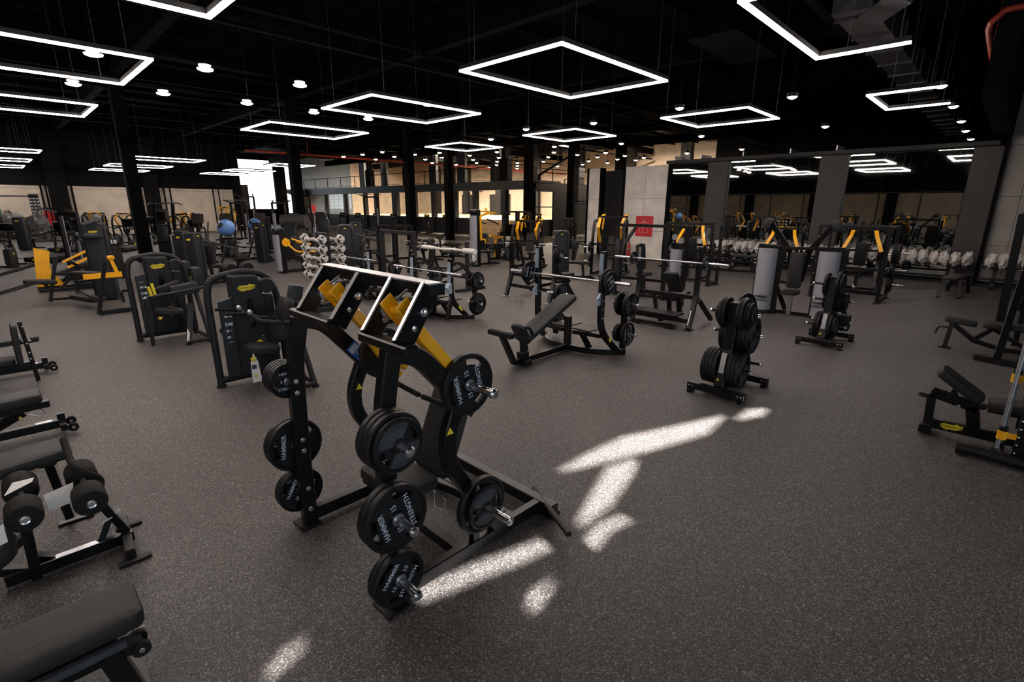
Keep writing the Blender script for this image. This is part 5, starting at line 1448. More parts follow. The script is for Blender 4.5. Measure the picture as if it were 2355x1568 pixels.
M().path([b(10.6, .42, .42), b(10.6, .35, .36), b(10.6, .10, .16), b(10.6, -.25, .08), b(10.6, -.9, .08)], .06, .08, (1, 0, 0)).build('main_beam', BLK, o)
M().path([b(10.55, .40, .40), b(10.5, .42, .02)], .06, .06, (0, 1, 0)).box(b(10.5, .42, .012), (.1, .16, .016)).build('front_leg', BLK, o)
M().tube([b(10.6, .44, .32), b(10.6, .56, .32), b(10.6, .58, .20)], .014, 8, fil=.05).build('handle', BLKM, o)
M().path([b(10.6, .08, .2), b(10.6, -.10, .40)], .06, .07, (1, 0, 0)).path([b(10.6, -.1, .38), b(10.6, -.5, .14)], .05, .08, (1, 0, 0)).path([b(10.4, -.8, .04), b(10.8, -.8, .04)], .06, .06).build('adjuster', BLK, o)
# small flat bench in front of the dumbbells
b = Base('utility_bench', 'small flat bench with splayed legs in front of the dumbbell rack', 'weight bench', 17.3, .75); o = b.o
M().pad(b(17.3, .78, .46), (1.3, .34, .06), Matrix.Rotation(R(-10), 3, 'Z'), r=.04).build('bench_pad', VINYL, o)
for x, y in ((16.55, 1.02), (16.65, .62), (18.0, .94), (18.05, .52)):
    M().path([b(x + (.15 if x < 17 else -.15), y + (-.06 if y > .8 else .06), .43), b(x, y, .02)], .06, .07, (0, 1, 0)).box(b(x, y, .01), (.2, .12, .014)).build('leg', BLK, o)
M().path([b(16.75, .8, .40), b(17.85, .76, .40)], .07, .05).build('pad_beam', BLK, o)
# ------------------------------------------------------------------ twin towers with silver shrouds
b = Base('cable_machine', 'black cable machine with two silver shrouded weight towers, behind the plate trees', 'gym machine', 11.4, 2.95); o = b.o
for yc in (3.55, 2.42):
    sh = M()
    n = 10; vs = []; fs = []
    for zz in (.08, 1.36):
        for k in range(n + 1):
            a = PI * k / n
            vs.append(b(11.32 - .16 * math.sin(a), yc + .19 * math.cos(a), zz))
    for k in range(n): fs.append((k, k + 1, n + 2 + k, n + 1 + k))
    sh.add(vs, fs, True)
    fs2 = [tuple(range(n + 1)), tuple(reversed(range(n + 1, 2 * n + 2)))]
    sh.add(vs, fs2)
    sh.build('silver_shroud', SILV, o)
    M().box(b(11.40, yc, .72), (.14, .44, 1.34)).path([b(11.36, yc - .22, .02), b(11.36, yc - .22, 1.40)], .05, .12, (0, 1, 0)).build('tower_frame', BLK, o, bevel=.006)
    M().path([b(11.46, yc - .2, .6), b(11.75, yc - .35, .06)], .06, .07, (0, 1, 0)).box(b(11.36, yc - .22, .01), (.12, .18, .016)).build('rear_strut', BLK, o)
    lm = M()
    text_m('HAMMER', .075, b(11.155, yc + .0, .36), (0, -1, 0), (0, 0, 1), mm=lm, bold=.02)
    text_m('STRENGTH', .062, b(11.155, yc + .0, .29), (0, -1, 0), (0, 0, 1), mm=lm, bold=.02)
    lm.build('brand_lettering', BLKM, o)
M().path([b(11.35, 3.75, 1.42), b(11.35, 3.1, 1.385), b(11.35, 2.2, 1.42)], .10, .06, (0, 0, 1)).path([b(11.45, 3.75, .05), b(11.45, 2.2, .05)], .07, .07).build('cross_beam', BLK, o, bevel=.005)
for yb, s in ((3.42, 1), (2.62, -1)):
    M().path([b(11.5, yb - .25 * s, 1.30), b(11.42, yb + .18 * s, 1.88)], .07, .10, (0, 1, 0)).build('swing_arm', BLK, o, bevel=.005)
    M().rbox(b(11.38, yb + .22 * s, 1.86), (.14, .15, .20), .01, Matrix.Rotation(R(20 * s), 3, 'X')).build('counterweight', DGREY, o)
    M().path([b(11.55, yb - .2 * s, 1.4), b(11.6, yb - .3 * s, .7)], .05, .06, (0, 1, 0)).build('drop_arm', BLK, o)
M().pad(b(11.3, 2.98, .95), (.72, .26, .10), Matrix.Rotation(R(90), 3, 'Y'), r=.05).build('back_pad', VINYL, o)
M().pad(b(11.15, 2.98, .52), (.36, .30, .08), r=.06).build('seat', VINYL, o)
M().path([b(11.2, 2.98, .5), b(11.25, 2.98, .05)], .07, .08, (0, 1, 0)).build('seat_post', STEEL, o)
# ------------------------------------------------------------------ power rack with yellow arm machine beyond
def rack(label, x0, x1, y0, y1, top, plates=None):
    b = Base('power_rack', label, 'rack', (x0 + x1) / 2, (y0 + y1) / 2); o = b.o
    for x in (x0, x1):
        for y in (y0, y1):
            M().path([b(x, y, .0), b(x, y, top)], .07, .07, (0, 1, 0)).box(b(x, y, .01), (.14, .14, .016)).build('upright', BLK, o)
    m = M()
    for x in (x0, x1): m.path([b(x, y0, top), b(x, y1, top)], .06, .06)
    for y in (y0, y1): m.path([b(x0, y, top), b(x1, y, top)], .06, .06)
    m.build('top_frame', BLK, o)
    m = M(); m.path([b(x1, y0, .06), b(x1, y1, .06)], .06, .06)
    for y in (y0, y1): m.path([b(x0, y, .06), b(x1, y, .06)], .06, .06).path([b(x0, y, .75), b(x1, y, .75)], .04, .06)
    m.build('base_frame', BLK, o)
    q = M()
    for z in (.3, .6, .9, 1.2, 1.5): q.bolt(b(x0, y0 - .036, z), (0, -1, 0), .012, .01).bolt(b(x0 - .036, y1, z), (-1, 0, 0), .012, .01)
    q.build('bolts', CHR, o)
    return b
rb = rack('black power rack with wide top bar in front of the mirror wall, far right', 14.3, 15.4, 1.95, 3.35, 1.74)
o = rb.o
M().path([rb(14.3, 1.95, .78), rb(14.3, 3.35, .78)], .05, .06).path([rb(14.3, 1.95, .25), rb(14.3, 3.35, .25)], .05, .06).build('front_bar', BLK, o)
M().pad(rb(14.6, 2.95, .85), (.60, .34, .08), Matrix.Rotation(R(86), 3, 'Y'), r=.04).build('back_pad', VINYL, o)
M().pad(rb(14.35, 2.85, .50), (.4, .4, .06), r=.04).path([rb(14.35, 2.85, .48), rb(14.4, 2.85, .02)], .06, .06, (0, 1, 0)).build('seat', VINYL, o)
for z in (1.15, .75, .4): M().cyl(rb(14.9, 1.9, z), rb(14.9, 1.58, z), .02, 10).build('plate_peg', CHR, o)
stack(['tg20', 'tg20', 'tg20'], (14.9, 1.9, 1.15), (0, -1, 0), 'on the top peg of the far right power rack')
stack(['tg10', 'tg10'], (14.9, 1.9, .75), (0, -1, 0), 'on the middle peg of the far right power rack')
stack(['hs15', 'tg10'], (14.9, 1.9, .4), (0, -1, 0), 'on the low peg of the far right power rack')
# lat machine with silver shroud
b = Base('lat_machine', 'black tower machine with one silver shroud, between the press bench and the red sign', 'gym machine', 10.9, 6.1); o = b.o
M().path([b(11.1, 5.75, .0), b(11.1, 5.75, 1.72)], .08, .09, (0, 1, 0)).path([b(11.3, 5.35, .0), b(11.3, 5.35, 1.72)], .08, .09, (0, 1, 0)).build('tower_upright', BLK, o)
M().path([b(11.0, 7.05, .02), b(11.0, 7.05, 1.72)], .08, .10, (0, 1, 0)).build('far_upright', BLK, o)
M().path([b(11.1, 7.1, 1.74), b(11.2, 5.2, 1.74)], .10, .07).build('top_beam', BLK, o, bevel=.006)
vs = []; n = 8; fs = []
for zz in (.12, 1.22):
    for k in range(n + 1):
        a = PI * k / n; vs.append(b(11.22 - .14 * math.sin(a), 5.54 + .14 * math.cos(a), zz))
for k in range(n): fs.append((k, k + 1, n + 2 + k, n + 1 + k))
m = M(); m.add(vs, fs, True); m.add(vs, [tuple(range(n + 1)), tuple(reversed(range(n + 1, 2 * n + 2)))]); m.build('silver_shroud', SILV, o)
M().box(b(11.28, 5.54, .10), (.2, .36, .2)).box(b(11.28, 5.54, 1.30), (.1, .3, .12)).build('tower_base', BLK, o)
lm = M(); text_m('HAMMER', .05, b(11.075, 5.54, .26), (0, -1, 0), (0, 0, 1), mm=lm); text_m('STRENGTH', .045, b(11.075, 5.54, .21), (0, -1, 0), (0, 0, 1), mm=lm); lm.build('brand_lettering', LETD, o)
M().lathe([(.0, 0), (.07, 0), (.07, .03), (0, .03)], b(11.2, 5.6, 1.5), (-1, 0, 0), 16).lathe([(.0, 0), (.06, 0), (.06, .03), (0, .03)], b(11.2, 5.45, 1.42), (-1, 0, 0), 16).build('pulley', STEEL, o)
M().path([b(11.1, 6.6, 1.70), b(11.0, 6.82, 1.30), b(10.95, 6.85, .95)], .06, .07, (1, 0, 0)).build('lever', BLK, o)
M().path([b(10.9, 7.05, .06), b(11.2, 5.3, .06)], .07, .07).path([b(11.05, 7.05, .45), b(11.1, 5.75, .45)], .06, .07).path([b(11.05, 7.05, .95), b(11.1, 5.75, .95)], .06, .05).build('lower_beam', BLK, o)
M().rbox(b(11.0, 6.98, .85), (.16, .16, 1.1), .04).build('weight_cylinder', PLAST, o)
M().pad(b(11.0, 6.35, 1.0), (.62, .24, .08), Matrix.Rotation(R(80), 3, 'Y'), r=.05).build('back_pad', VINYL, o)
M().pad(b(10.85, 6.15, .62), (.34, .3, .07), r=.05).path([b(10.9, 6.2, .6), b(11.0, 6.2, .1)], .07, .08, (0, 1, 0)).build('seat', VINYL, o)
# ------------------------------------------------------------------ dumbbell rack along the mirror wall with wrapped dumbbells
dr = []
for i, (y0, y1) in enumerate(((-2.6, .45), (.65, 3.6), (3.75, 6.7), (6.85, 9.7))):
    lab = ['at far right beside the concrete wall', 'before the rightmost mirror', 'before the middle mirror', 'before the leftmost mirror'][i]
    b = Base('dumbbell_rack', 'low black dumbbell rack ' + lab, 'dumbbell rack', 19.35, (y0 + y1) / 2); o = b.o
    M().path([b(19.2, y0, .60), b(19.2, y1, .60)], .05, .06).path([b(19.46, y0, .70), b(19.46, y1, .70)], .05, .06).build('upper_rails', BLK, o)
    M().path([b(19.1, y0, .28), b(19.1, y1, .28)], .05, .06).path([b(19.3, y0, .10), b(19.3, y1, .10)], .05, .06).build('lower_rails', BLKM, o)
    for y in (y0 + .35, y1 - .35):
        M().path([b(19.15, y, .0), b(19.38, y, .66)], .10, .10, (0, 1, 0)).path([b(19.0, y, .04), b(19.6, y, .04)], .08, .07).build('leg', BLK, o)
db = None
def lumpy(m, c, sx, sy, sz, seed, n=14, k=9):
    rnd = random.Random(seed); c = V(c)
    ph = [rnd.uniform(0, 6.28) for _ in range(8)]
    vs = []; fs = []
    for i in range(k + 1):
        th = PI * i / k
        for j in range(n):
            an = 2 * PI * j / n
            rr = 1 + .16 * math.sin(3 * an + ph[0] + 2 * th) + .12 * math.sin(5 * an + ph[1] - 3 * th) + .10 * math.sin(7 * th + ph[2] + 2 * an)
            vs.append(c + V(sx * rr * math.sin(th) * math.cos(an), sy * rr * math.sin(th) * math.sin(an), sz * rr * math.cos(th)))
    for i in range(k):
        for j in range(n):
            fs.append((i * n + j, (i + 1) * n + j, (i + 1) * n + (j + 1) % n, i * n + (j + 1) % n))
    return m.add(vs, fs, True)
protos = []
for v in range(3):
    t = thing('dumbbell', 'black dumbbell in crinkled clear plastic on the rack along the mirror wall', 'dumbbell', (19.3, 0, .75), 0, 'wrapped dumbbells on the rack')
    mm = M(); mm.cyl((-.16, 0, 0), (-.05, 0, 0), .078, 14).cyl((.05, 0, 0), (.16, 0, 0), .078, 14).cyl((-.05, 0, 0), (.05, 0, 0), .018, 8)
    mm.build('dumbbell_body', RUB, t)
    lumpy(lumpy(M(), (-.11, 0, 0.01), .17, .115, .18, v), (.11, .01, .01), .17, .115, .175, v + 7).build('plastic_wrap', WRAP, t)
    protos.append(t)
n_db = 0
for i in range(50):
    y = -2.45 + .245 * i
    if y > 9.6: break
    if .46 < y < .64 or 3.6 < y < 3.75: continue
    src = protos[i % 3]
    loc = (19.28 + random.uniform(-.03, .03), y, .735 + random.uniform(-.01, .02))
    rot = (random.uniform(-.3, .3), random.uniform(.25, .45), random.uniform(-.15, .15))
    if n_db < 3: src.location = loc; src.rotation_euler = rot
    else: dup(src, loc, rot=rot, group='wrapped dumbbells on the rack')
    n_db += 1
# ------------------------------------------------------------------ rack with wrapped fixed barbells
wx, wy = 4.86, 10.35
b = Base('barbell_rack', 'upright rack holding barbells wrapped in clear plastic, left of centre', 'barbell rack', wx, wy); o = b.o
def wrap_rack(wx, wy):
    ys = (wy - .22, wy + .22)
    for y in ys:
        M().path([b(wx, y, .04), b(wx, y, 1.62)], .07, .08, (0, 1, 0)).path([b(wx - .4, y, .05), b(wx + .4, y, .05)], .07, .08).build('upright', DGREY, o)
        for z in (.74, .93, 1.12, 1.31, 1.50):
            for s in (-1, 1): M().path([b(wx, y, z - .06), b(wx + s * .16, y, z - .03)], .03, .03, (0, 1, 0)).build('hook', DGREY, o)
    M().path([b(wx, ys[0], 1.60), b(wx, ys[1], 1.60)], .07, .07).path([b(wx, ys[0], .2), b(wx, ys[1], .2)], .06, .06).build('cross_beam', DGREY, o)
wrap_rack(wx, wy)
proto = None
NM = ['lowest', 'second', 'middle', 'fourth', 'top']
for s in (-1, 1):
    for i, z in enumerate((.74, .93, 1.12, 1.31, 1.50)):
        lab = 'plastic wrapped fixed barbell, %s level on the %s side of the barbell rack' % (NM[i], 'camera' if s < 0 else 'far')
        loc = (wx + s * .17, wy - .05 * s, z)
        if proto is None:
            t = thing('fixed_barbell', lab, 'barbell', loc)
            M().cyl((0, -.32, 0), (0, .32, 0), .016, 8).cyl((0, -.45, 0), (0, -.32, 0), .075, 16).cyl((0, .32, 0), (0, .45, 0), .075, 16).build('barbell_body', RUB, t)
            mw_ = M(); lumpy(mw_, (0, -.385, 0), .09, .10, .09, 3); lumpy(mw_, (0, .385, 0), .09, .10, .09, 5)
            mw_.tube([(0, -.32, 0), (.005, -.16, -.012), (0, 0, .005), (-.004, .16, -.01), (0, .32, 0)], [.05, .03, .036, .028, .05], 8); mw_.build('plastic_wrap', WRAP, t)
            proto = t
        else: dup(proto, loc, label=lab)
# ------------------------------------------------------------------ machines of the middle distance and the back, one builder per kind
def gp(px, py): p = G(px, py); return p.x, p.y
def lever(label, x, y, rz, h_=1.75, arms='up', plates=(), short=''):
    """plate loaded machine with yellow arms; local +x is the user's side"""
    o = thing('lever_machine', label, 'gym machine', (x, y, 0), rz)
    k = h_ / 1.75
    for s in (-1, 1):
        M().path(fillet([(-.45, s * .5, .02), (-.43, s * .5, 1.2 * k), (-.32, s * .5, 1.55 * k), (-.05, s * .48, 1.6 * k), (.2, s * .42, 1.2 * k), (.1, s * .42, .7), (.45, s * .42, .06)], .15), .06, .08, (0, 1, 0)).build('side_frame', BLK, o)
        M().path([(-.5, s * .5, .05), (.7, s * .42, .05)], .06, .07).build('base_rail', BLK, o)
        for z in (.45, .9): M().cyl((-.44, s * .5, z), (-.44, s * .78, z), .02, 8).build('weight_horn', CHR, o)
        a = M()
        if arms == 'up': a.path([(-.1, s * .25, 1.68 * k), (.1, s * .3, 1.45 * k), (.30, s * .45, 1.05 * k)], .05, .09, (0, 1, 0)).path([(-.1, s * .25, 1.68 * k), (-.05, s * .05, 1.7 * k)], .05, .05)
        else: a.path([(-.35, s * .36, 1.35 * k), (-.1, s * .4, 1.62 * k), (.25, s * .38, 1.72 * k)], .05, .09, (0, 1, 0)).path([(-.35, s * .36, 1.35 * k), (-.1, s * .38, .95 * k)], .05, .08, (0, 1, 0)).path([(.25, s * .38, 1.72 * k), (.1, s * .38, 1.3 * k)], .04, .05, (0, 1, 0))
        a.build('lever_arm', YEL, o)
        M().cyl((.28, s * .2, 1.08 * k), (.28, s * .48, 1.08 * k), .018, 8).build('hand_grip', FOAM, o)
    M().path([(-.05, -.5, 1.66 * k), (-.05, .5, 1.66 * k)], .07, .07).path([(.68, -.45, .05), (.68, .45, .05)], .06, .07).path([(-.43, -.5, 1.0), (-.43, .5, 1.0)], .05, .06).build('cross_frame', BLK, o)
    M().pad((.32, 0, .50), (.36, .36, .07), r=.06).path([(.3, 0, .48), (.25, 0, .05)], .06, .08, (0, 1, 0)).build('seat', VINYL, o)
    M().pad((.04, 0, .92), (.66, .30, .07), Matrix.Rotation(R(-76), 3, 'Y'), r=.05).build('back_pad', VINYL, o)
    mtx = Matrix.Translation((x, y, 0)) @ Matrix.Rotation(R(rz), 4, 'Z')
    for i, (kd, s, z) in enumerate(plates):
        wpos = mtx @ V(-.44, s * .54, z); d = (mtx.to_3x3() @ V(0, s, 0))
        put_plate(kd, wpos, d, SIZEW[kd] + (' on the upper ' if z > .6 else ' on the lower ') + ('near' if d.y + d.x < 0 else 'far') + ' horn of the ' + short, 60)
    return o
def tower(label, x, y, rz, h_=1.5, w_=.26, shape='tg', silver=False, extra=None):
    """slim weight tower of a selectorised machine with seat; tower at origin, user at +x"""
    o = thing('selectorized_machine', label, 'gym machine', (x, y, 0), rz)
    if silver:
        n = 8; vs = []; fs = []
        for zz in (.08, h_ - .18):
            for k in range(n + 1):
                a = PI * k / n; vs.append(V(-.02 - .13 * math.sin(a), .17 * math.cos(a), zz))
        for k in range(n): fs.append((k, k + 1, n + 2 + k, n + 1 + k))
        m = M(); m.add(vs, fs, True); m.add(vs, [tuple(range(n + 1)), tuple(reversed(range(n + 1, 2 * n + 2)))]); m.build('silver_shroud', SILV, o)
        M().box((.06, 0, h_ / 2), (.16, .38, h_)).rbox((.0, 0, h_ - .04), (.34, .36, .16), .05).build('tower_frame', BLK, o)
        lm = M(); text_m('HAMMER', .05, (-.152, 0, .34), (0, -1, 0), (0, 0, 1), mm=lm); text_m('STRENGTH', .045, (-.152, 0, .28), (0, -1, 0), (0, 0, 1), mm=lm); lm.build('brand_lettering', LETD, o)
    else:
        M().rbox((0, 0, h_ / 2 - .01), (w_, .42, h_ - .02), .06, seg=3).build('weight_shroud', PLAST, o)
        M().tube([(-w_ / 2 + .02, -.215, .02), (-w_ / 2 + .02, -.215, h_ - .12), (0, -.215, h_ - .02), (w_ / 2 - .02, -.215, h_ - .12), (w_ / 2 - .02, -.215, .02)], .028, 8, fil=.1).build('tube_frame', PLAST2, o)
        logo(o, (-w_ / 2 - .003, 0, h_ - .22), (0, -1, 0), (0, 0, 1), .16, False)
        logo(o, (-.01, -.246, h_ - .12), (1, 0, 0), (0, 0, 1), .08, False)
    f = M()
    f.path([(.1, .0, .06), (1.0, 0, .06)], .07, .08).path([(1.0, -.3, .05), (1.0, .3, .05)], .06, .06).path([(.75, 0, .06), (.70, 0, .46)], .07, .08, (0, 1, 0)).path([(.1, 0, .5), (.6, 0, .5)], .06, .06)
    f.build('base_frame', BLKM, o)
    M().pad((.72, 0, .50), (.38, .36, .08), r=.07, dome=.02).build('seat', VINYL, o)
    M().pad((.46, 0, .88), (.62, .32, .08), Matrix.Rotation(R(-78), 3, 'Y'), r=.07, dome=.02).path([(.42, 0, .6), (.36, 0, 1.1)], .06, .1, (0, 1, 0)).build('backrest', VINYL, o)
    for s in (-1, 1):
        M().tube([(.30, s * .36, h_ - .3), (.62, s * .42, h_ - .42), (.92, s * .34, h_ - .5)], .025, 8, fil=.1).build('press_arm', YEL if extra == 'yellow' else PLAST2, o)
    return o
def treadmill(label, x, y, rz, group=None):
    o = thing('treadmill', label, 'treadmill', (x, y, 0), rz, group)
    M().rbox((0, 0, .13), (1.9, .86, .20), .05).build('deck', PLAST, o)
    M().box((-.1, 0, .235), (1.5, .52, .01)).build('running_belt', FOAM, o)
    for s in (-1, 1): M().path(fillet([(.62, s * .40, .1), (.80, s * .40, .9), (.62, s * .40, 1.12), (.05, s * .40, 1.02)], .12), .07, .05, (0, 1, 0)).build('side_rail', PLAST2, o)
    M().path([(.70, -.40, 1.12), (.70, .40, 1.12)], .14, .06).build('console_bar', PLAST, o)
    M().rbox((.74, 0, 1.32), (.10, .58, .36), .03, Matrix.Rotation(R(-18), 3, 'Y')).build('console', BLKM, o)
    M().box((.68, 0, 1.34), (.01, .40, .24), Matrix.Rotation(R(-18), 3, 'Y')).build('screen', SCREEN, o)
    logo(o, (.80, 0, 1.30), (0, 1, 0), (0, 0, 1), .22, False)
    logo(o, (-.953, 0, .14), (0, -1, 0), (0, 0, 1), .22, False)
    return o
def elliptical(label, x, y, rz, group=None, arms=True):
    o = thing('elliptical_trainer', label, 'elliptical trainer', (x, y, 0), rz, group)
    M().rbox((.35, 0, .45), (.75, .46, .80), .16, seg=3).build('drive_cover', PLAST, o)
    M().path([(.2, 0, .05), (-.9, 0, .05)], .12, .08).path([(-.9, -.3, .05), (-.9, .3, .05)], .08, .06).path([(.6, -.3, .04), (.6, .3, .04)], .08, .06).build('base_frame', BLKM, o)
    for s in (-1, 1):
        M().path([(.35, s * .26, .45), (-.6, s * .22, .30)], .06, .05, (0, 0, 1)).rbox((-.45, s * .22, .36), (.4, .17, .05), .02).build('foot_pedal', BLK, o)
        M().tube([(.35, s * .28, .4), (.30, s * .30, 1.1), (.12, s * .33, 1.5), (.18, s * .28, 1.85)] if arms else [(.35, s * .28, .4), (.2, s * .3, 1.2), (.1, s * .3, 1.5)], .024, 8, fil=.1).build('moving_handle', STEEL if arms else BLKM, o)
    M().path([(.42, 0, .8), (.34, 0, 1.38)], .10, .12, (0, 1, 0)).build('console_post', PLAST, o)
    M().rbox((.30, 0, 1.62), (.12, .48, .42), .07, Matrix.Rotation(R(-12), 3, 'Y')).build('console', BROWNP, o)
    M().box((.235, 0, 1.62), (.01, .34, .28), Matrix.Rotation(R(-12), 3, 'Y')).build('screen', SCREEN, o)
    return o
def climber(label, x, y, rz):
    o = thing('stair_climber', label, 'stair climber', (x, y, 0), rz)
    M().rbox((0, 0, .55), (.62, .66, 1.0), .08).build('body', PLAST, o)
    M().rbox((-.32, 0, 1.10), (.16, .40, .55), .06, Matrix.Rotation(R(10), 3, 'Y')).build('front_panel', PLAST2, o)
    M().box((-.36, .0, .32), (.02, .07, .07)).build('white_label', LABW, o)
    for s in (-1, 1):
        M().path([(-.1, s * .36, .3), (-.16, s * .40, 1.5), (-.05, s * .38, 2.2)], .07, .09, (0, 1, 0)).build('upright', BLK, o)
        M().tube([(-.05, s * .38, 2.22), (-.05, s * .6, 2.24), (.0, s * .75, 2.16)], .02, 8).build('pull_up_handle', STEEL, o)
        M().tube([(-.2, s * .40, 1.0), (-.42, s * .42, 1.1), (-.42, s * .42, .3), (-.5, s * .42, .03)], .022, 8, fil=.08).build('hand_rail', STEEL, o)
    M().tube([(-.05, -.38, 2.22), (-.05, .38, 2.22)], .02, 8).build('top_bar', STEEL, o)
    M().rbox((-.2, 0, 1.78), (.14, .52, .48), .07).build('console', BROWNP, o)
    M().box((-.275, 0, 1.76), (.01, .36, .30)).build('screen', SCREEN, o)
    return o
def bike(label, x, y, rz, group=None):
    o = thing('exercise_bike', label, 'exercise bike', (x, y, 0), rz, group)
    M().prism([(-.45, .10), (.35, .06), (.40, .5), (.20, .78), (.02, .66), (-.38, .62)], (0, 0, 0), (1, 0, 0), (0, 0, 1), .18).build('body', PLAST, o, bevel=.02)
    M().path([(.45, -.28, .04), (.45, .28, .04)], .08, .06).path([(-.5, -.28, .04), (-.5, .28, .04)], .08, .06).path([(-.5, 0, .06), (.45, 0, .06)], .08, .06).build('base_frame', BLKM, o)
    M().path([(-.25, 0, .55), (-.35, 0, .92)], .05, .07, (0, 1, 0)).build('seat_post', STEEL, o)
    M().rbox((-.36, 0, .95), (.30, .22, .08), .035).build('saddle', VINYL, o)
    M().path([(.25, 0, .7), (.35, 0, 1.25)], .06, .08, (0, 1, 0)).tube([(.15, -.24, 1.22), (.36, -.22, 1.18), (.36, .22, 1.18), (.15, .24, 1.22)], .02, 8, fil=.08).build('handlebar', BLKM, o)
    M().rbox((.36, 0, 1.36), (.06, .40, .26), .025, Matrix.Rotation(R(-15), 3, 'Y')).build('console', SCREEN, o)
    logo(o, (0, -.095, .45), (1, 0, 0), (0, 0, 1), .22, False); logo(o, (.40, 0, 1.40), (0, 1, 0), (0, 0, 1), .22, False)
    for s in (-1, 1): M().path([(.05, s * .12, .35), (.18, s * .14, .25)], .03, .02, (0, 1, 0)).box((.2, s * .2, .25), (.1, .1, .03)).build('pedal', BLK, o)
    return o
def rollers(label, x, y, rz):
    o = thing('leg_bench', label, 'weight bench', (x, y, 0), rz)
    M().pad((-.35, 0, .55), (.9, .28, .07), r=.05).build('bench_pad', VINYL, o)
    M().path([(-.8, 0, .05), (.6, 0, .05)], .06, .07).path([(-.6, 0, .5), (-.6, 0, .05)], .06, .07, (0, 1, 0)).path([(.1, 0, .05), (.2, 0, .85)], .06, .07, (0, 1, 0)).path([(.6, -.3, .05), (.6, .3, .05)], .06, .06).path([(-.8, -.3, .05), (-.8, .3, .05)], .06, .06).build('frame', BLK, o)
    for z, xx in ((.85, .2), (.55, .35)):
        for s in (-1, 1): M().cyl((xx, s * .05, z), (xx, s * .30, z), .065, 12).build('foam_roller', FOAM, o)
        M().cyl((xx, -.32, z), (xx, .32, z), .014, 8).build('roller_axle', STEEL, o)
    M().path([(.0, 0, .05), (.35, 0, .55)], .05, .05, (0, 1, 0)).build('roller_arm', BLK, o)
    return o
def cable_column(label, x, y, rz, h_=2.2):
    o = thing('cable_machine', label, 'gym machine', (x, y, 0), rz)
    for s in (-1, 1):
        M().path([(0, s * .45, 0), (0, s * .45, h_)], .08, .10, (0, 1, 0)).path([(-.4, s * .45, .04), (.4, s * .45, .04)], .07, .07).build('upright', BLK, o)
        M().cyl((.07, s * .45, .2), (.07, s * .45, h_ - .1), .014, 6).build('guide_rod', STEEL, o)
        M().path([(0, s * .45, h_), (-.35, s * .6, h_ + .12)], .05, .06).build('top_arm', BLK, o)
    M().path([(0, -.45, h_ - .02), (0, .45, h_ - .02)], .08, .10).path([(0, -.45, .3), (0, .45, .3)], .05, .08).tube([(-.2, -.75, h_ + .12), (-.2, .75, h_ + .12)], .02, 6).build('cross_frame', BLK, o)
    M().box((.0, -.38, h_ * .38), (.12, .10, h_ * .7)).build('weight_stack', SILV, o)
    return o
# --- left
x, y = gp(250, 690)
o = tower('tall charcoal hooded machine tower behind the yellow armed machine at left', x, y + .1, 75, 1.80, .26)
M().rbox((-.22, 0, 1.50), (.30, .30, .12), .05).tube([(-.1, -.1, 1.84), (-.28, -.1, 1.82), (-.30, .1, 1.74)], .05, 10, fil=.06).build('shoulder_arm', PLAST2, o)
# hyper/row machine with yellow arm in front of it
b = Base('lever_machine', 'black machine with long yellow bar and yellow post, left side behind the leg machine', 'gym machine', 1.2, 13.4); o = b.o
def K(px, py, yy): p = OY(px, py, yy); return b(p.x, p.y, max(p.z, .03))
YF, YB_ = 13.0, 15.3
f = M()
f.path([K(116, 693, YB_), K(128, 590, YB_)], .07, .09, (0, 1, 0)).path([K(121, 688, YB_), K(176, 684, YB_)], .05, .06).path([K(173, 630, YB_), K(178, 674, YB_)], .06, .08, (0, 1, 0))
f.path([K(228, 722, YF), K(240, 600, YF)], .07, .09, (0, 1, 0)).path([K(230, 720, YF), K(312, 709, YF)], .07, .08)
f.path([K(128, 630, YB_), K(173, 630, YB_), K(238, 640, YF)], .06, .07)
f.path([K(178, 672, YB_), K(230, 690, YF)], .06, .07)
f.build('frame', BLK, o)
ya = M(); ya.path([K(191, 637, YF), K(280, 630, YF)], .07, .10).path([K(270, 628, YF), K(254, 596, YF)], .06, .07, (0, 1, 0)); ya.build('lever_arm', YEL, o)
M().rbox(K(254, 592, YF), (.12, .12, .08), .02).build('yellow_block', YEL, o)
M().pad((K(176, 630, YB_) + K(234, 630, YF)) / 2, (.75, .26, .10), Matrix.Rotation(R(-55), 3, 'Z'), r=.05).build('arm_pad', VINYL, o)
M().pad((K(178, 679, YB_) + K(228, 692, YF)) / 2, (.95, .28, .10), Matrix.Rotation(R(-72), 3, 'Z'), r=.05).build('knee_pad', VINYL, o)
M().pad(K(92, 648, YB_), (.55, .3, .09), Matrix.Rotation(R(6), 3, 'Y'), r=.05).path([K(100, 652, YB_), K(118, 664, YB_)], .05, .06).build('foot_pad', VINYL, o)
M().tube([K(272, 640, YF), K(286, 705, YF)], .008, 6).tube([K(276, 640, YF), K(284, 705, YF)], .008, 6).build('steel_cable', STEEL, o)
M().path([K(279, 670, YF), K(285, 695, YF)], .05, .05, (0, 1, 0)).build('cable_weight', BLKM, o)
x, y = gp(150, 668)
b = Base('hack_squat_machine', 'yellow and black sled machine with long horns, far left', 'gym machine', x, y); o = b.o
M().path([b(x - .35, y + .6, .05), b(x - .25, y + .6, 1.0)], .28, .10, (0, 1, 0)).prism([(-.2, 0), (.35, 0), (.1, .5), (.2, .9), (-.1, 1.0)], b(x - .3, y + .4, .1), (1, 0, 0), (0, 0, 1), .05).build('yellow_carriage', YEL, o)
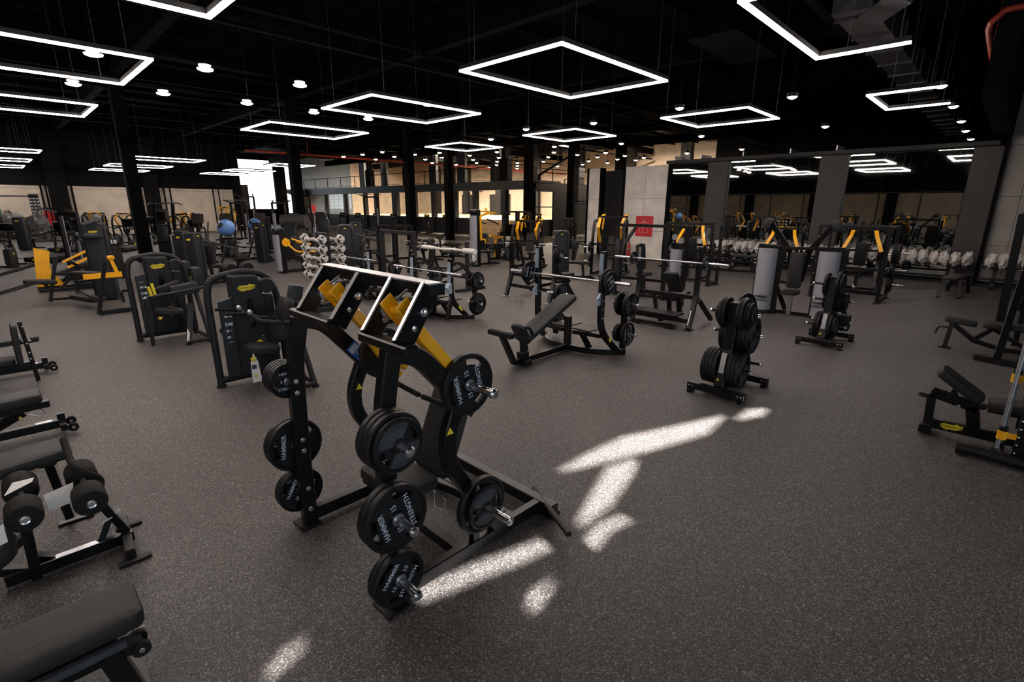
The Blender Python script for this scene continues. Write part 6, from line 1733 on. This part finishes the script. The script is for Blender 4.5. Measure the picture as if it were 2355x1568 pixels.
M().path([b(x + .1, y + .4, .7), b(x + .75, y + .4, 1.02)], .05, .10, (0, 1, 0)).path([b(x + .15, y - .1, .6), b(x + .8, y - .1, .92)], .05, .10, (0, 1, 0)).path([b(x + .7, y + .45, .98), b(x + .75, y - .1, .90)], .05, .05).build('yellow_arm', YEL, o)
for yy in (y - .1, y + .5):
    M().path([b(x - .5, yy, .05), b(x + 1.1, yy, .05)], .07, .08).path([b(x + 1.1, yy, .05), b(x + .2, yy, .75)], .06, .10, (0, 1, 0)).path([b(x - .1, yy, .05), b(x + .4, yy, .6)], .06, .08, (0, 1, 0)).build('frame_side', BLK, o)
M().pad(b(x + .3, y + .2, .55), (.7, .5, .12), Matrix.Rotation(R(-20), 3, 'Y'), r=.06).build('back_pad', VINYL, o)
for z in (.25, .68): M().cyl(b(x - .45, y + .1, z), b(x - 1.3, y + .1, z - .25), .02, 8).cyl(b(x - .45, y + .5, z), b(x - 1.3, y + .5, z - .25), .02, 8).build('horns', BLKM, o)
b = None
x, y = gp(200, 655)
o = cable_column('tall black cable frame behind the yellow sled machine', x, y + 1.0, 20, 1.95)
# --- cardio rows left
bike('upright exercise bike with yellow logo at the left edge', 0.35, 25.6, 75)
bike('second exercise bike half cut by the left edge', -.55, 22.6, 75)
treadmill('treadmill nearest the left edge, in front of the beige wall', 1.6, 27.0, 50)
treadmill('treadmill behind the tall hooded tower', 4.4, 30.5, 55)
treadmill('treadmill just left of the leftmost column', 5.9, 34.2, 55)
treadmill('treadmill farther back left of the sled machine', 2.6, 32.0, 50)
treadmill('treadmill beside the stair climber', 6.6, 27.8, 55)
x, y = gp(402, 605)
climber('stair climber with tall curved handles, left of the blue balls', x, y, 35)
for i, (px, py) in enumerate(((478, 592), (540, 588), (615, 584), (690, 580))):
    x, y = gp(px, py)
    elliptical(['elliptical trainer right of the stair climber', 'elliptical trainer behind the left blue ball', 'elliptical trainer behind the right blue ball', 'elliptical trainer above the silver tower'][i], x, y, 225, None, False)
for i, (x, y) in enumerate(((11.3, 25.3), (12.6, 26.6))):
    elliptical(['cross trainer with tall curved arms in front of the window bay', 'cross trainer with tall curved arms beside the mezzanine stair'][i], x, y, 225)
bd = thing('rotary_trainer', 'large drum shaped cardio machine with brown top above the silver tower', 'gym machine', (8.6, 20.6, 0), 40)
M().prism([(-.7, .1), (.6, .1), (.7, .9), (.3, 1.5), (-.3, 1.55), (-.8, .7)], (0, 0, 0), (1, 0, 0), (0, 0, 1), .5).build('body', PLAST, bd, bevel=.03)
M().cyl((-.0, -.50, 1.55), (0, .50, 1.55), .26, 24).build('drum', BROWNP, bd)
for y, l in ((45.6, 'treadmill with yellow logo at the foot of the mezzanine'), (42.7, 'treadmill second from the mezzanine stair'), (39.7, 'treadmill third in the row by the glazed court'), (37.0, 'treadmill at the right end of the row by the glazed court')):
    treadmill(l, 24.2, y, 200)
for y, l in ((34.9, 'exercise bike left in the row before the court wall'), (33.2, 'exercise bike middle in the row before the court wall'), (30.9, 'exercise bike right in the row before the court wall')):
    bike(l, 24.4, y, 225)
# yellow machines far left against the beige wall
for i, (px, py, rz, l) in enumerate(((300, 560, 30, 'yellow armed lever machine in front of the beige wall, beside the leftmost column'), (232, 558, 60, 'yellow armed lever machine left of the leftmost column'), (440, 556, 40, 'yellow armed lever machine behind the stair climber'), (530, 552, 200, 'tall yellow armed lever machine before the bright window'), (345, 556, 10, 'yellow armed lever machine just right of the leftmost column'))):
    x, y = gp(px, py); lever(l, x, y, rz, 2.1 if i == 3 else 1.75, 'down' if i in (0, 3) else 'up')
for i, (px, py, l) in enumerate(((115, 556, 'far weight bench at the left by the beige wall'), (190, 566, 'far weight bench below the first beige panel'), (380, 548, 'far roller bench between the columns'), (170, 556, 'far roller bench in front of the black wall column'))):
    x, y = gp(px, py); rollers(l, x, y, 30 * i)
for i, (px, py, l) in enumerate(((580, 548, 'tall cable frame silhouetted against the bright window'), (705, 560, 'tall cable frame at the right of the window bay'), (860, 552, 'pulldown frame in front of the white court door'), (560, 560, 'cable frame left of the bright window'))):
    x, y = gp(px, py); cable_column(l, x, y, 40, 2.7 if i != 3 else 2.3)
# wall rack, stacked mats and extinguisher board at far left
b = Base('storage_rack', 'black wall rack with rows of small weights at far left', 'rack', 1.3, 46.5); o = b.o
M().path([b(.4, 46.6, 0), b(.4, 46.6, 2.8)], .1, .1, (0, 1, 0)).path([b(2.4, 46.6, 0), b(2.4, 46.6, 2.8)], .5, .1, (0, 1, 0)).path([b(.2, 46.6, 2.65), b(2.6, 46.6, 2.65)], .1, .08).build('frame', BLK, o)
for c in range(2):
    for r_ in range(6):
        for s in range(3 if c else 1): M().box(b((2.22 if c else .38) + .17 * s, 46.48, 1.5 + .2 * r_), (.10, .06, .05)).build('small_weight', STEEL, o)
tag(lumpy(M(), (1.0, 45.2, 1.02), .62, .5, .62, 4).build('wrapped_pile', WRAPG), 'pile of goods wrapped in grey plastic at the far left wall', 'package')
tag(lumpy(M(), (2.25, 43.6, .85), .5, .5, .75, 9).build('wrapped_pile', WRAPG), 'second plastic wrapped pile, right of the first one', 'package')
tag(lumpy(M(), (4.9, 44.0, .98), .8, .5, .55, 12).build('wrapped_pile', WRAPG), 'plastic wrapped pile in front of the second beige wall panel', 'package')
bs = thing('wrapped_pile_stand', 'dark carton under the wrapped piles at far left', 'box', (1.4, 45.2, 0)); M().rbox((0, 0, .15), (2.0, .8, .3), .02).build('carton', BLKM, bs)
bs = thing('wrapped_pile_stand', 'dark carton under the right wrapped pile', 'box', (4.9, 44.0, 0)); M().rbox((0, 0, .15), (1.6, .8, .3), .02).build('carton', BLKM, bs)
tag(M().box((3.25, 47.9, 1.25), (.9, .06, .95)).build('red_board', REDM), 'red board on the far wall left of the black wall column', 'sign')
tag(M().box((28.2, 61.7, 1.7), (.7, .06, 1.0)).build('red_board', REDM), 'red board beyond the court door', 'sign')
tag(M().sphere((.35, 41.5, 1.75), .32).build('exercise_ball', GREENB), 'dark green exercise ball at the far left', 'ball')
tag(M().path([(.35, 41.5, 0), (.35, 41.5, 1.45)], .5, .5, (0, 1, 0)).build('ball_stand', BLKM), 'black stand under the green ball', 'stand')
# --- centre left: towers with balls
x, y = gp(487, 657)
x -= .28
tower('charcoal slim weight tower with yellow dot, left of the left blue ball', x, y, 20, 1.50, .24)
tower('second charcoal slim tower directly behind the one left of the ball', x + .05, y + 1.3, 20, 1.50, .24)
tower('charcoal slim weight tower between the two blue balls', 7.25, 20.7, 20, 1.55, .24)
def ball_bench(label, x, y, rz):
    o = thing('core_bench', label, 'gym machine', (x, y, 0), rz)
    M().pad((0, 0, .82), (.36, .34, .10), Matrix.Rotation(R(-70), 3, 'Y'), r=.05).pad((-.06, 0, 1.08), (.24, .30, .10), Matrix.Rotation(R(-70), 3, 'Y'), r=.05).build('back_pad', VINYL, o)
    M().pad((.16, 0, .52), (.40, .42, .10), r=.10).build('seat', VINYL, o)
    for s in (-1, 1): M().pad((.10, s * .27, .62), (.36, .10, .14), r=.04).build('side_pad', VINYL, o)
    M().path([(.12, 0, .5), (.12, 0, .04)], .18, .18, (0, 1, 0)).path([(-.6, 0, .05), (.4, 0, .05)], .08, .08).path([(-.55, 0, .05), (-.15, 0, 1.15)], .06, .08, (0, 1, 0)).lathe([(.10, 0), (.20, .03), (.20, .05)], (-.12, 0, 1.17), (0, 0, 1), 16).build('frame', BLKM, o)
    return o
ball_bench('black multi section bench carrying the left blue ball', 5.24, 17.3, 0)
ball_bench('black bench carrying the right blue ball', 7.75, 22.2, 0)
o = tag(M().sphere((0, 0, 0), .25, 28, 18).build('exercise_ball', BALL), 'left glossy blue exercise ball with black mark', 'ball'); o.location = (5.10, 17.3, 1.50)
m = M(); sp_ = [(a, b_) for a, b_ in ((100, 60), (108, 75), (96, 85), (115, 95), (100, 105))]
def patch(name, parent, pts, rr):
    m = M()
    for th, ph in pts:
        n_ = V(math.sin(R(th)) * math.cos(R(ph)), math.sin(R(th)) * math.sin(R(ph)), math.cos(R(th)))
        m.lathe([(.0, .004), (.055, .001), (.06, -.006)], n_ * rr, n_, 12)
    return m.build(name, BLKM, parent)
patch('black_mark', o, [(62, 205), (70, 212), (78, 205), (66, 222)], .25)
o = tag(M().sphere((0, 0, 0), .25, 28, 18).build('exercise_ball', BALL), 'right glossy blue exercise ball with two black marks', 'ball'); o.location = (7.62, 22.2, 1.40)
patch('black_mark', o, [(62, 205), (70, 210), (80, 235), (90, 236), (100, 236), (110, 237)], .25)
x, y = gp(648, 628)
o = tower('machine with silver shroud and curved yellow arm below the right blue ball', x, y, 0, 1.42, silver=True, extra='yellow')
M().lathe([(0, 0), (.13, 0), (.13, .05), (0, .05)], (.16, -.2, 1.0), (0, -1, 0), 18).tube([(.2, -.28, .95), (.4, -.4, .70), (1.1, -.4, .68), (1.25, -.38, .95)], .03, 8, fil=.12).build('yellow_lever', YEL, o)
tower('charcoal machine with yellow logo behind the wrapped barbell rack', 7.35, 14.1, -25, 1.66, .42)
tower('charcoal machine with round top farther behind the barbell rack', 9.6, 17.6, -25, 1.6, .42)
# small machine with two foam wheels between the logo machines
b = Base('leg_bench', 'small black machine with two round pads between the two logo machines', 'gym machine', 2.95, 9.6); o = b.o
for dx in (-.15, .12): M().cyl(b(2.95 + dx, 9.5, 1.12), b(2.95 + dx, 9.72, 1.12), .085, 18).build('round_pad', FOAM, o)
M().path([b(2.95, 9.6, .02), b(2.95, 9.6, 1.02)], .10, .10, (0, 1, 0)).path([b(2.7, 9.6, 1.02), b(3.2, 9.6, 1.02)], .06, .05).rbox(b(2.95, 9.6, .75), (.3, .22, .34), .03).path([b(2.5, 9.6, .05), b(3.4, 9.6, .05)], .08, .08).build('frame', BLKM, o)
# --- centre: squat frames, roller benches, wrapped barbell
rack('black half rack with bolts left of the flat bench barbells', 7.75, 8.35, 12.15, 12.95, 1.62)
barbell(9.6, 12.6, 14.4, 1.05, 'short barbell on the low rack beyond the half rack')
b = Base('bar_stand', 'low black stand carrying the short barbell beyond the half rack', 'rack', 9.6, 13.5); o = b.o
for y in (12.95, 14.05): M().path([b(9.6, y, 1.03), b(9.45, y, .03)], .06, .06, (0, 1, 0)).path([b(9.6, y, .9), b(9.95, y, .03)], .06, .06, (0, 1, 0)).build('stand_leg', BLK, o)
M().path([b(9.6, 12.95, .5), b(9.6, 14.05, .5)], .06, .06).build('stand_bar', BLK, o)
put_plate('hs10', (9.6, 12.95, 1.05), (0, -1, 0), 'black plate on the short barbell beyond the half rack', 0)
b = Base('upright_post_rack', 'tall dark post rack right behind the decline bench', 'rack', 6.9, 9.6); o = b.o
M().path([b(6.75, 9.75, .0), b(6.75, 9.75, 1.62)], .09, .09, (0, 1, 0)).path([b(6.75, 11.1, .0), b(6.75, 11.1, 1.62)], .09, .09, (0, 1, 0)).path([b(6.75, 9.75, 1.58), b(6.75, 11.1, 1.58)], .07, .07).build('post', DGREY, o)
q = M()
for k in range(12): q.bolt(b(6.75, 9.70, .3 + .11 * k), (0, -1, 0), .010, .008)
q.build('bolts', CHR, o)
rollers('roller bench with two tall foam rolls behind the half rack', 11.9, 16.4, 200)
rollers('roller bench with low foam rolls right of the half rack', 11.6, 14.2, 190)
rollers('roller bench just left of the silver tower with yellow arm', 13.6, 17.4, 160)
b = Base('weight_bench', 'flat bench with two uprights under the wrapped barbell', 'weight bench', 8.4, 10.6); o = b.o
for y in (10.05, 11.55):
    M().path([b(8.6, y, .02), b(8.6, y, 1.28)], .07, .08, (0, 1, 0)).path([b(8.2, y, .04), b(9.2, y, .04)], .07, .07).build('upright', DGREY, o)
q = M()
for z in (1.2, .9, .7, .5, .3): q.bolt(b(8.6, 10.01, z), (0, -1, 0), .012, .01)
q.build('bolts', CHR, o)
M().path([b(8.6, 10.05, .35), b(8.6, 11.55, .35)], .06, .06).path([b(8.0, 10.8, .35), b(9.4, 10.8, .30)], .06, .07).path([b(8.0, 10.8, .35), b(7.9, 10.8, .03)], .06, .07, (0, 1, 0)).build('bench_frame', BLK, o)
M().pad(b(8.9, 10.8, .52), (1.2, .32, .08), Matrix.Rotation(R(-14), 3, 'Y'), r=.05).build('bench_pad', VINYL, o)
t = thing('barbell', 'barbell wrapped in white plastic across the bench uprights', 'barbell', (8.52, 10.75, 1.06))
M().cyl((0, -1.0, 0), (0, 1.0, 0), .014, 8).build('bar_shaft', STEEL, t)
M().tube([(0, -1.12, 0), (0, -.66, 0), (.01, -.60, 0), (0, -.2, .01), (0, .3, -.01), (0, .62, 0), (0, .66, 0), (0, 1.12, 0)], [.07, .065, .03, .035, .03, .035, .05, .055], 12).build('plastic_wrap', PAPER, t)
M().lathe([(.0, 0), (.035, .02), (.05, .16), (.02, .22), (0, .23)], (0, -1.06, -.04), (0, 0, -1), 10).build('hanging_bag_end', PAPER, t)
# yellow lat machine, yellow bar, bucket
x, y = gp(1092, 612)
o = tower('tall machine with silver shroud and yellow overhead arm in front of the court steps', x, y, 0, 2.02, silver=True)
M().path([(.1, -.16, 1.75), (.14, -.18, 1.82), (.5, -.18, 1.92), (.9, -.18, 1.94)], .06, .07, (0, 1, 0)).path([(.12, -.18, 1.8), (.15, -.18, .95)], .07, .09, (0, 1, 0)).path([(.35, -.4, 1.98), (.5, .4, 1.98)], .06, .06).path([(.6, -.1, 1.9), (.5, -.05, 2.1)], .05, .06, (0, 1, 0)).tube([(.16, -.2, 1.0), (.3, -.26, .98), (.32, -.26, .85)], .03, 8).build('yellow_arm', YEL, o)
put_plate('hs15', (14.6, 14.9, .72), (-.3, -1, 0), 'large black plate beside the tall silver and yellow machine', 100)
b = Base('lever_machine', 'black machine with yellow T bar beside the white bucket', 'gym machine', 15.0, 15.6); o = b.o
M().path([b(14.74, 15.4, .06), b(14.78, 15.4, .92)], .06, .07, (0, 1, 0)).path([b(14.44, 15.4, .98), b(15.42, 15.4, .82)], .07, .09, (0, 1, 0)).build('yellow_bar', YEL, o)
M().path([b(14.0, 14.9, .10), b(15.4, 15.5, .05)], .08, .10).pad(b(14.4, 15.0, .62), (.9, .3, .12), r=.06).path([b(14.4, 15, .55), b(14.5, 15, .05)], .07, .08, (0, 1, 0)).path([b(14.6, 14.98, .1), b(14.6, 14.98, .76)], .06, .06, (0, 1, 0)).build('frame', BLK, o)
for s in (-.25, .25): M().cyl(b(13.9, 14.8 + s, .55), b(13.9, 15.05 + s, .55), .09, 14).build('foam_roller', FOAM, o)
t = thing('bench_table', 'low black bench carrying the white bucket', 'bench', (15.75, 15.75, 0)); M().box((0, 0, .44), (1.3, .45, .06)).build('bench_top', BLKM, t)
for s in (-.55, .55): M().box((s, 0, .21), (.06, .3, .42)).build('leg', BLKM, t)
t = thing('bucket', 'white plastic bucket standing on a low black bench', 'bucket', (15.62, 15.62, .47))
M().lathe([(.0, 0), (.15, 0), (.18, .40), (.185, .40), (.185, .42), (.17, .42), (.14, .03), (0, .03)], (0, 0, 0), (0, 0, 1), 20).build('bucket_body', WHT, t)
M().tube([(-.18, 0, .39), (-.14, -.1, .30), (0, -.19, .26), (.14, -.1, .30), (.18, 0, .39)], .004, 6, fil=.05).build('bucket_handle', STEEL, t)
# --- centre right
b = Base('weight_bench', 'black bench with big plate and splayed feet left of the incline bench', 'weight bench', 9.6, 8.6); o = b.o
for y in (7.35, 8.75):
    M().path(fillet([b(8.75, y, .02), b(8.95, y, .55), b(8.95, y, 1.32)], .15), .07, .09, (0, 1, 0)).build('upright', BLK, o)
    M().path([b(8.76, y, .08), b(8.84, y, .34)], .072, .01, (-1, 0, .3)).box(b(8.74, y, .01), (.18, .14, .014)).build('worn_foot', STEEL, o)
    M().path([b(8.95, y, .8), b(9.3, y, .5), b(9.7, y, .04)], .06, .07, (0, 1, 0)).build('brace', BLK, o)
M().path([b(8.95, 7.35, .55), b(8.95, 8.75, .55)], .06, .07).path([b(8.9, 7.35, .28), b(8.9, 8.75, .28)], .06, .08).path([b(8.95, 8.05, .3), b(10.4, 8.05, .3)], .07, .08).build('cross_beam', BLK, o)
M().pad(b(9.9, 8.05, .48), (1.1, .3, .08), r=.05).path([b(10.3, 8.05, .44), b(10.3, 8.05, .02)], .07, .08, (0, 1, 0)).build('bench_pad', VINYL, o)
for y, s in ((8.75, 1), (7.35, -1)): M().cyl(b(8.98, y + s * .02, 1.06), b(8.98, y + s * .34, 1.06), .022, 10).build('plate_peg', CHR, o)
stack(['tg20'], (8.98, 8.80, 1.06), (0, 1, 0), 'on the left peg of the bench left of the incline bench', None, [-1])
stack(['hs15', 'hs10', 'hs5'], (8.98, 7.31, 1.10), (0, -1, 0), 'on the right peg of the bench left of the incline bench')
tower('charcoal machine with yellow logo behind the incline bench barbell', 12.1, 9.75, -40, 1.50, .46)
lever('cluster machine with yellow arms and black bars behind the bench with the big plate', 13.6, 12.4, 20, 1.75, 'down', (('hs15', 1, .45), ('hs15', -1, .45)), 'cluster machine')
rack('thin black rack left of the cluster machine with yellow arms', 14.9, 15.6, 14.2, 15.0, 1.95)
lever('yellow armed machine directly in front of the dark recess beside the red sign', 14.2, 9.3, 15, 1.95, 'down', (('hs15', 1, .9), ('hs15', -1, .9), ('hs15', 1, .45), ('hs10', -1, .45)), 'machine by the red sign')
lever('yellow armed machine in front of the leftmost mirror', 15.4, 7.1, 190, 1.75, 'up', (('hs15', 1, .9), ('tg20', -1, .9), ('tg20', 1, .45)), 'leftmost mirror machine')
rack('thin black rack in front of the leftmost mirror', 14.0, 14.6, 5.9, 7.3, 1.72)
lever('yellow armed machine in front of the rightmost mirror', 17.0, 2.9, 190, 1.7, 'up', (('hs15', 1, .9),), 'rightmost mirror machine')
lever('yellow armed machine in front of the middle mirror behind the shrouded towers', 16.8, 4.9, 190, 1.65, 'up')
rollers('black bench in front of the wrapped dumbbells before the middle mirror', 17.9, 6.7, 100)
rollers('black bench in front of the wrapped dumbbells before the leftmost mirror', 17.6, 8.6, 100)
# fire extinguisher
t = thing('fire_extinguisher', 'red fire extinguisher on the floor below the red sign', 'fire extinguisher', (19.7, 12.0, 0))
M().lathe([(0, 0), (.09, 0), (.09, .5), (.05, .6), (.03, .62), (0, .62)], (0, 0, 0), (0, 0, 1), 16).build('cylinder', REDX, t)
M().path([(0, 0, .62), (0, 0, .70), (.1, .1, .72)], .04, .04, (0, 1, 0)).build('valve', BLKM, t)
# bench and leaning things mirrored: machines behind the camera that the mirrors show
for i, (x, y, rz, l) in enumerate(((-5.5, 9, 20, 'yellow armed machine seen only in the mirrors, nearer one'), (-6.5, 14, 30, 'yellow armed machine seen only in the mirrors, middle one'), (-4.5, 5.5, 10, 'yellow armed machine seen only in the mirrors, right one'), (-9, 20, 200, 'yellow armed machine seen only in the mirrors, farthest one'))):
    lever(l, x, y, rz, 1.75, 'down' if i % 2 else 'up')
# weight with number 10
t = thing('number_block', 'black block with a white 10 standing left of the leg machine', 'weight', (2.55, 19.2, 0))
M().path([(0, 0, 0), (0, 0, 1.0)], .22, .26, (0, 1, 0)).rbox((0, 0, 1.1), (.34, .30, .24), .08).build('body', BLKM, t)
text_m('10', .16, (-.05, -.155, 1.10), (1, 0, 0), (0, 0, 1), bold=.03).build('number_print', WHT, t)
# --- more machines filling the back rows
struct('door_5', M().box((32.0, 24.4, 1.6), (5.4, 0.08, 3.2)), DGREY)
for px, py, rz, kind, l in ((430, 572, 20, 'l', 'yellow armed machine right behind the stair climber'), (618, 568, 200, 't', 'charcoal machine under the bright window'), (650, 556, 210, 'c', 'black cable frame right of the bright window'), (1225, 566, 15, 'l', 'yellow armed machine in front of the court corner'), (1305, 572, 200, 't', 'charcoal machine in front of the dark court panels'), (752, 586, 230, 't', 'charcoal machine behind the drum shaped trainer'), (1340, 568, 30, 'c', 'black cable frame left of the narrow concrete panel'), (60, 575, 60, 't', 'charcoal machine beside the far left exercise bike')):
    x, y = gp(px, py)
    if kind == 't': tower(l, x, y, rz, 1.6, .34)
    elif kind == 'l': lever(l, x, y, rz, 1.8, 'down')
    else: cable_column(l, x, y, rz, 2.3)
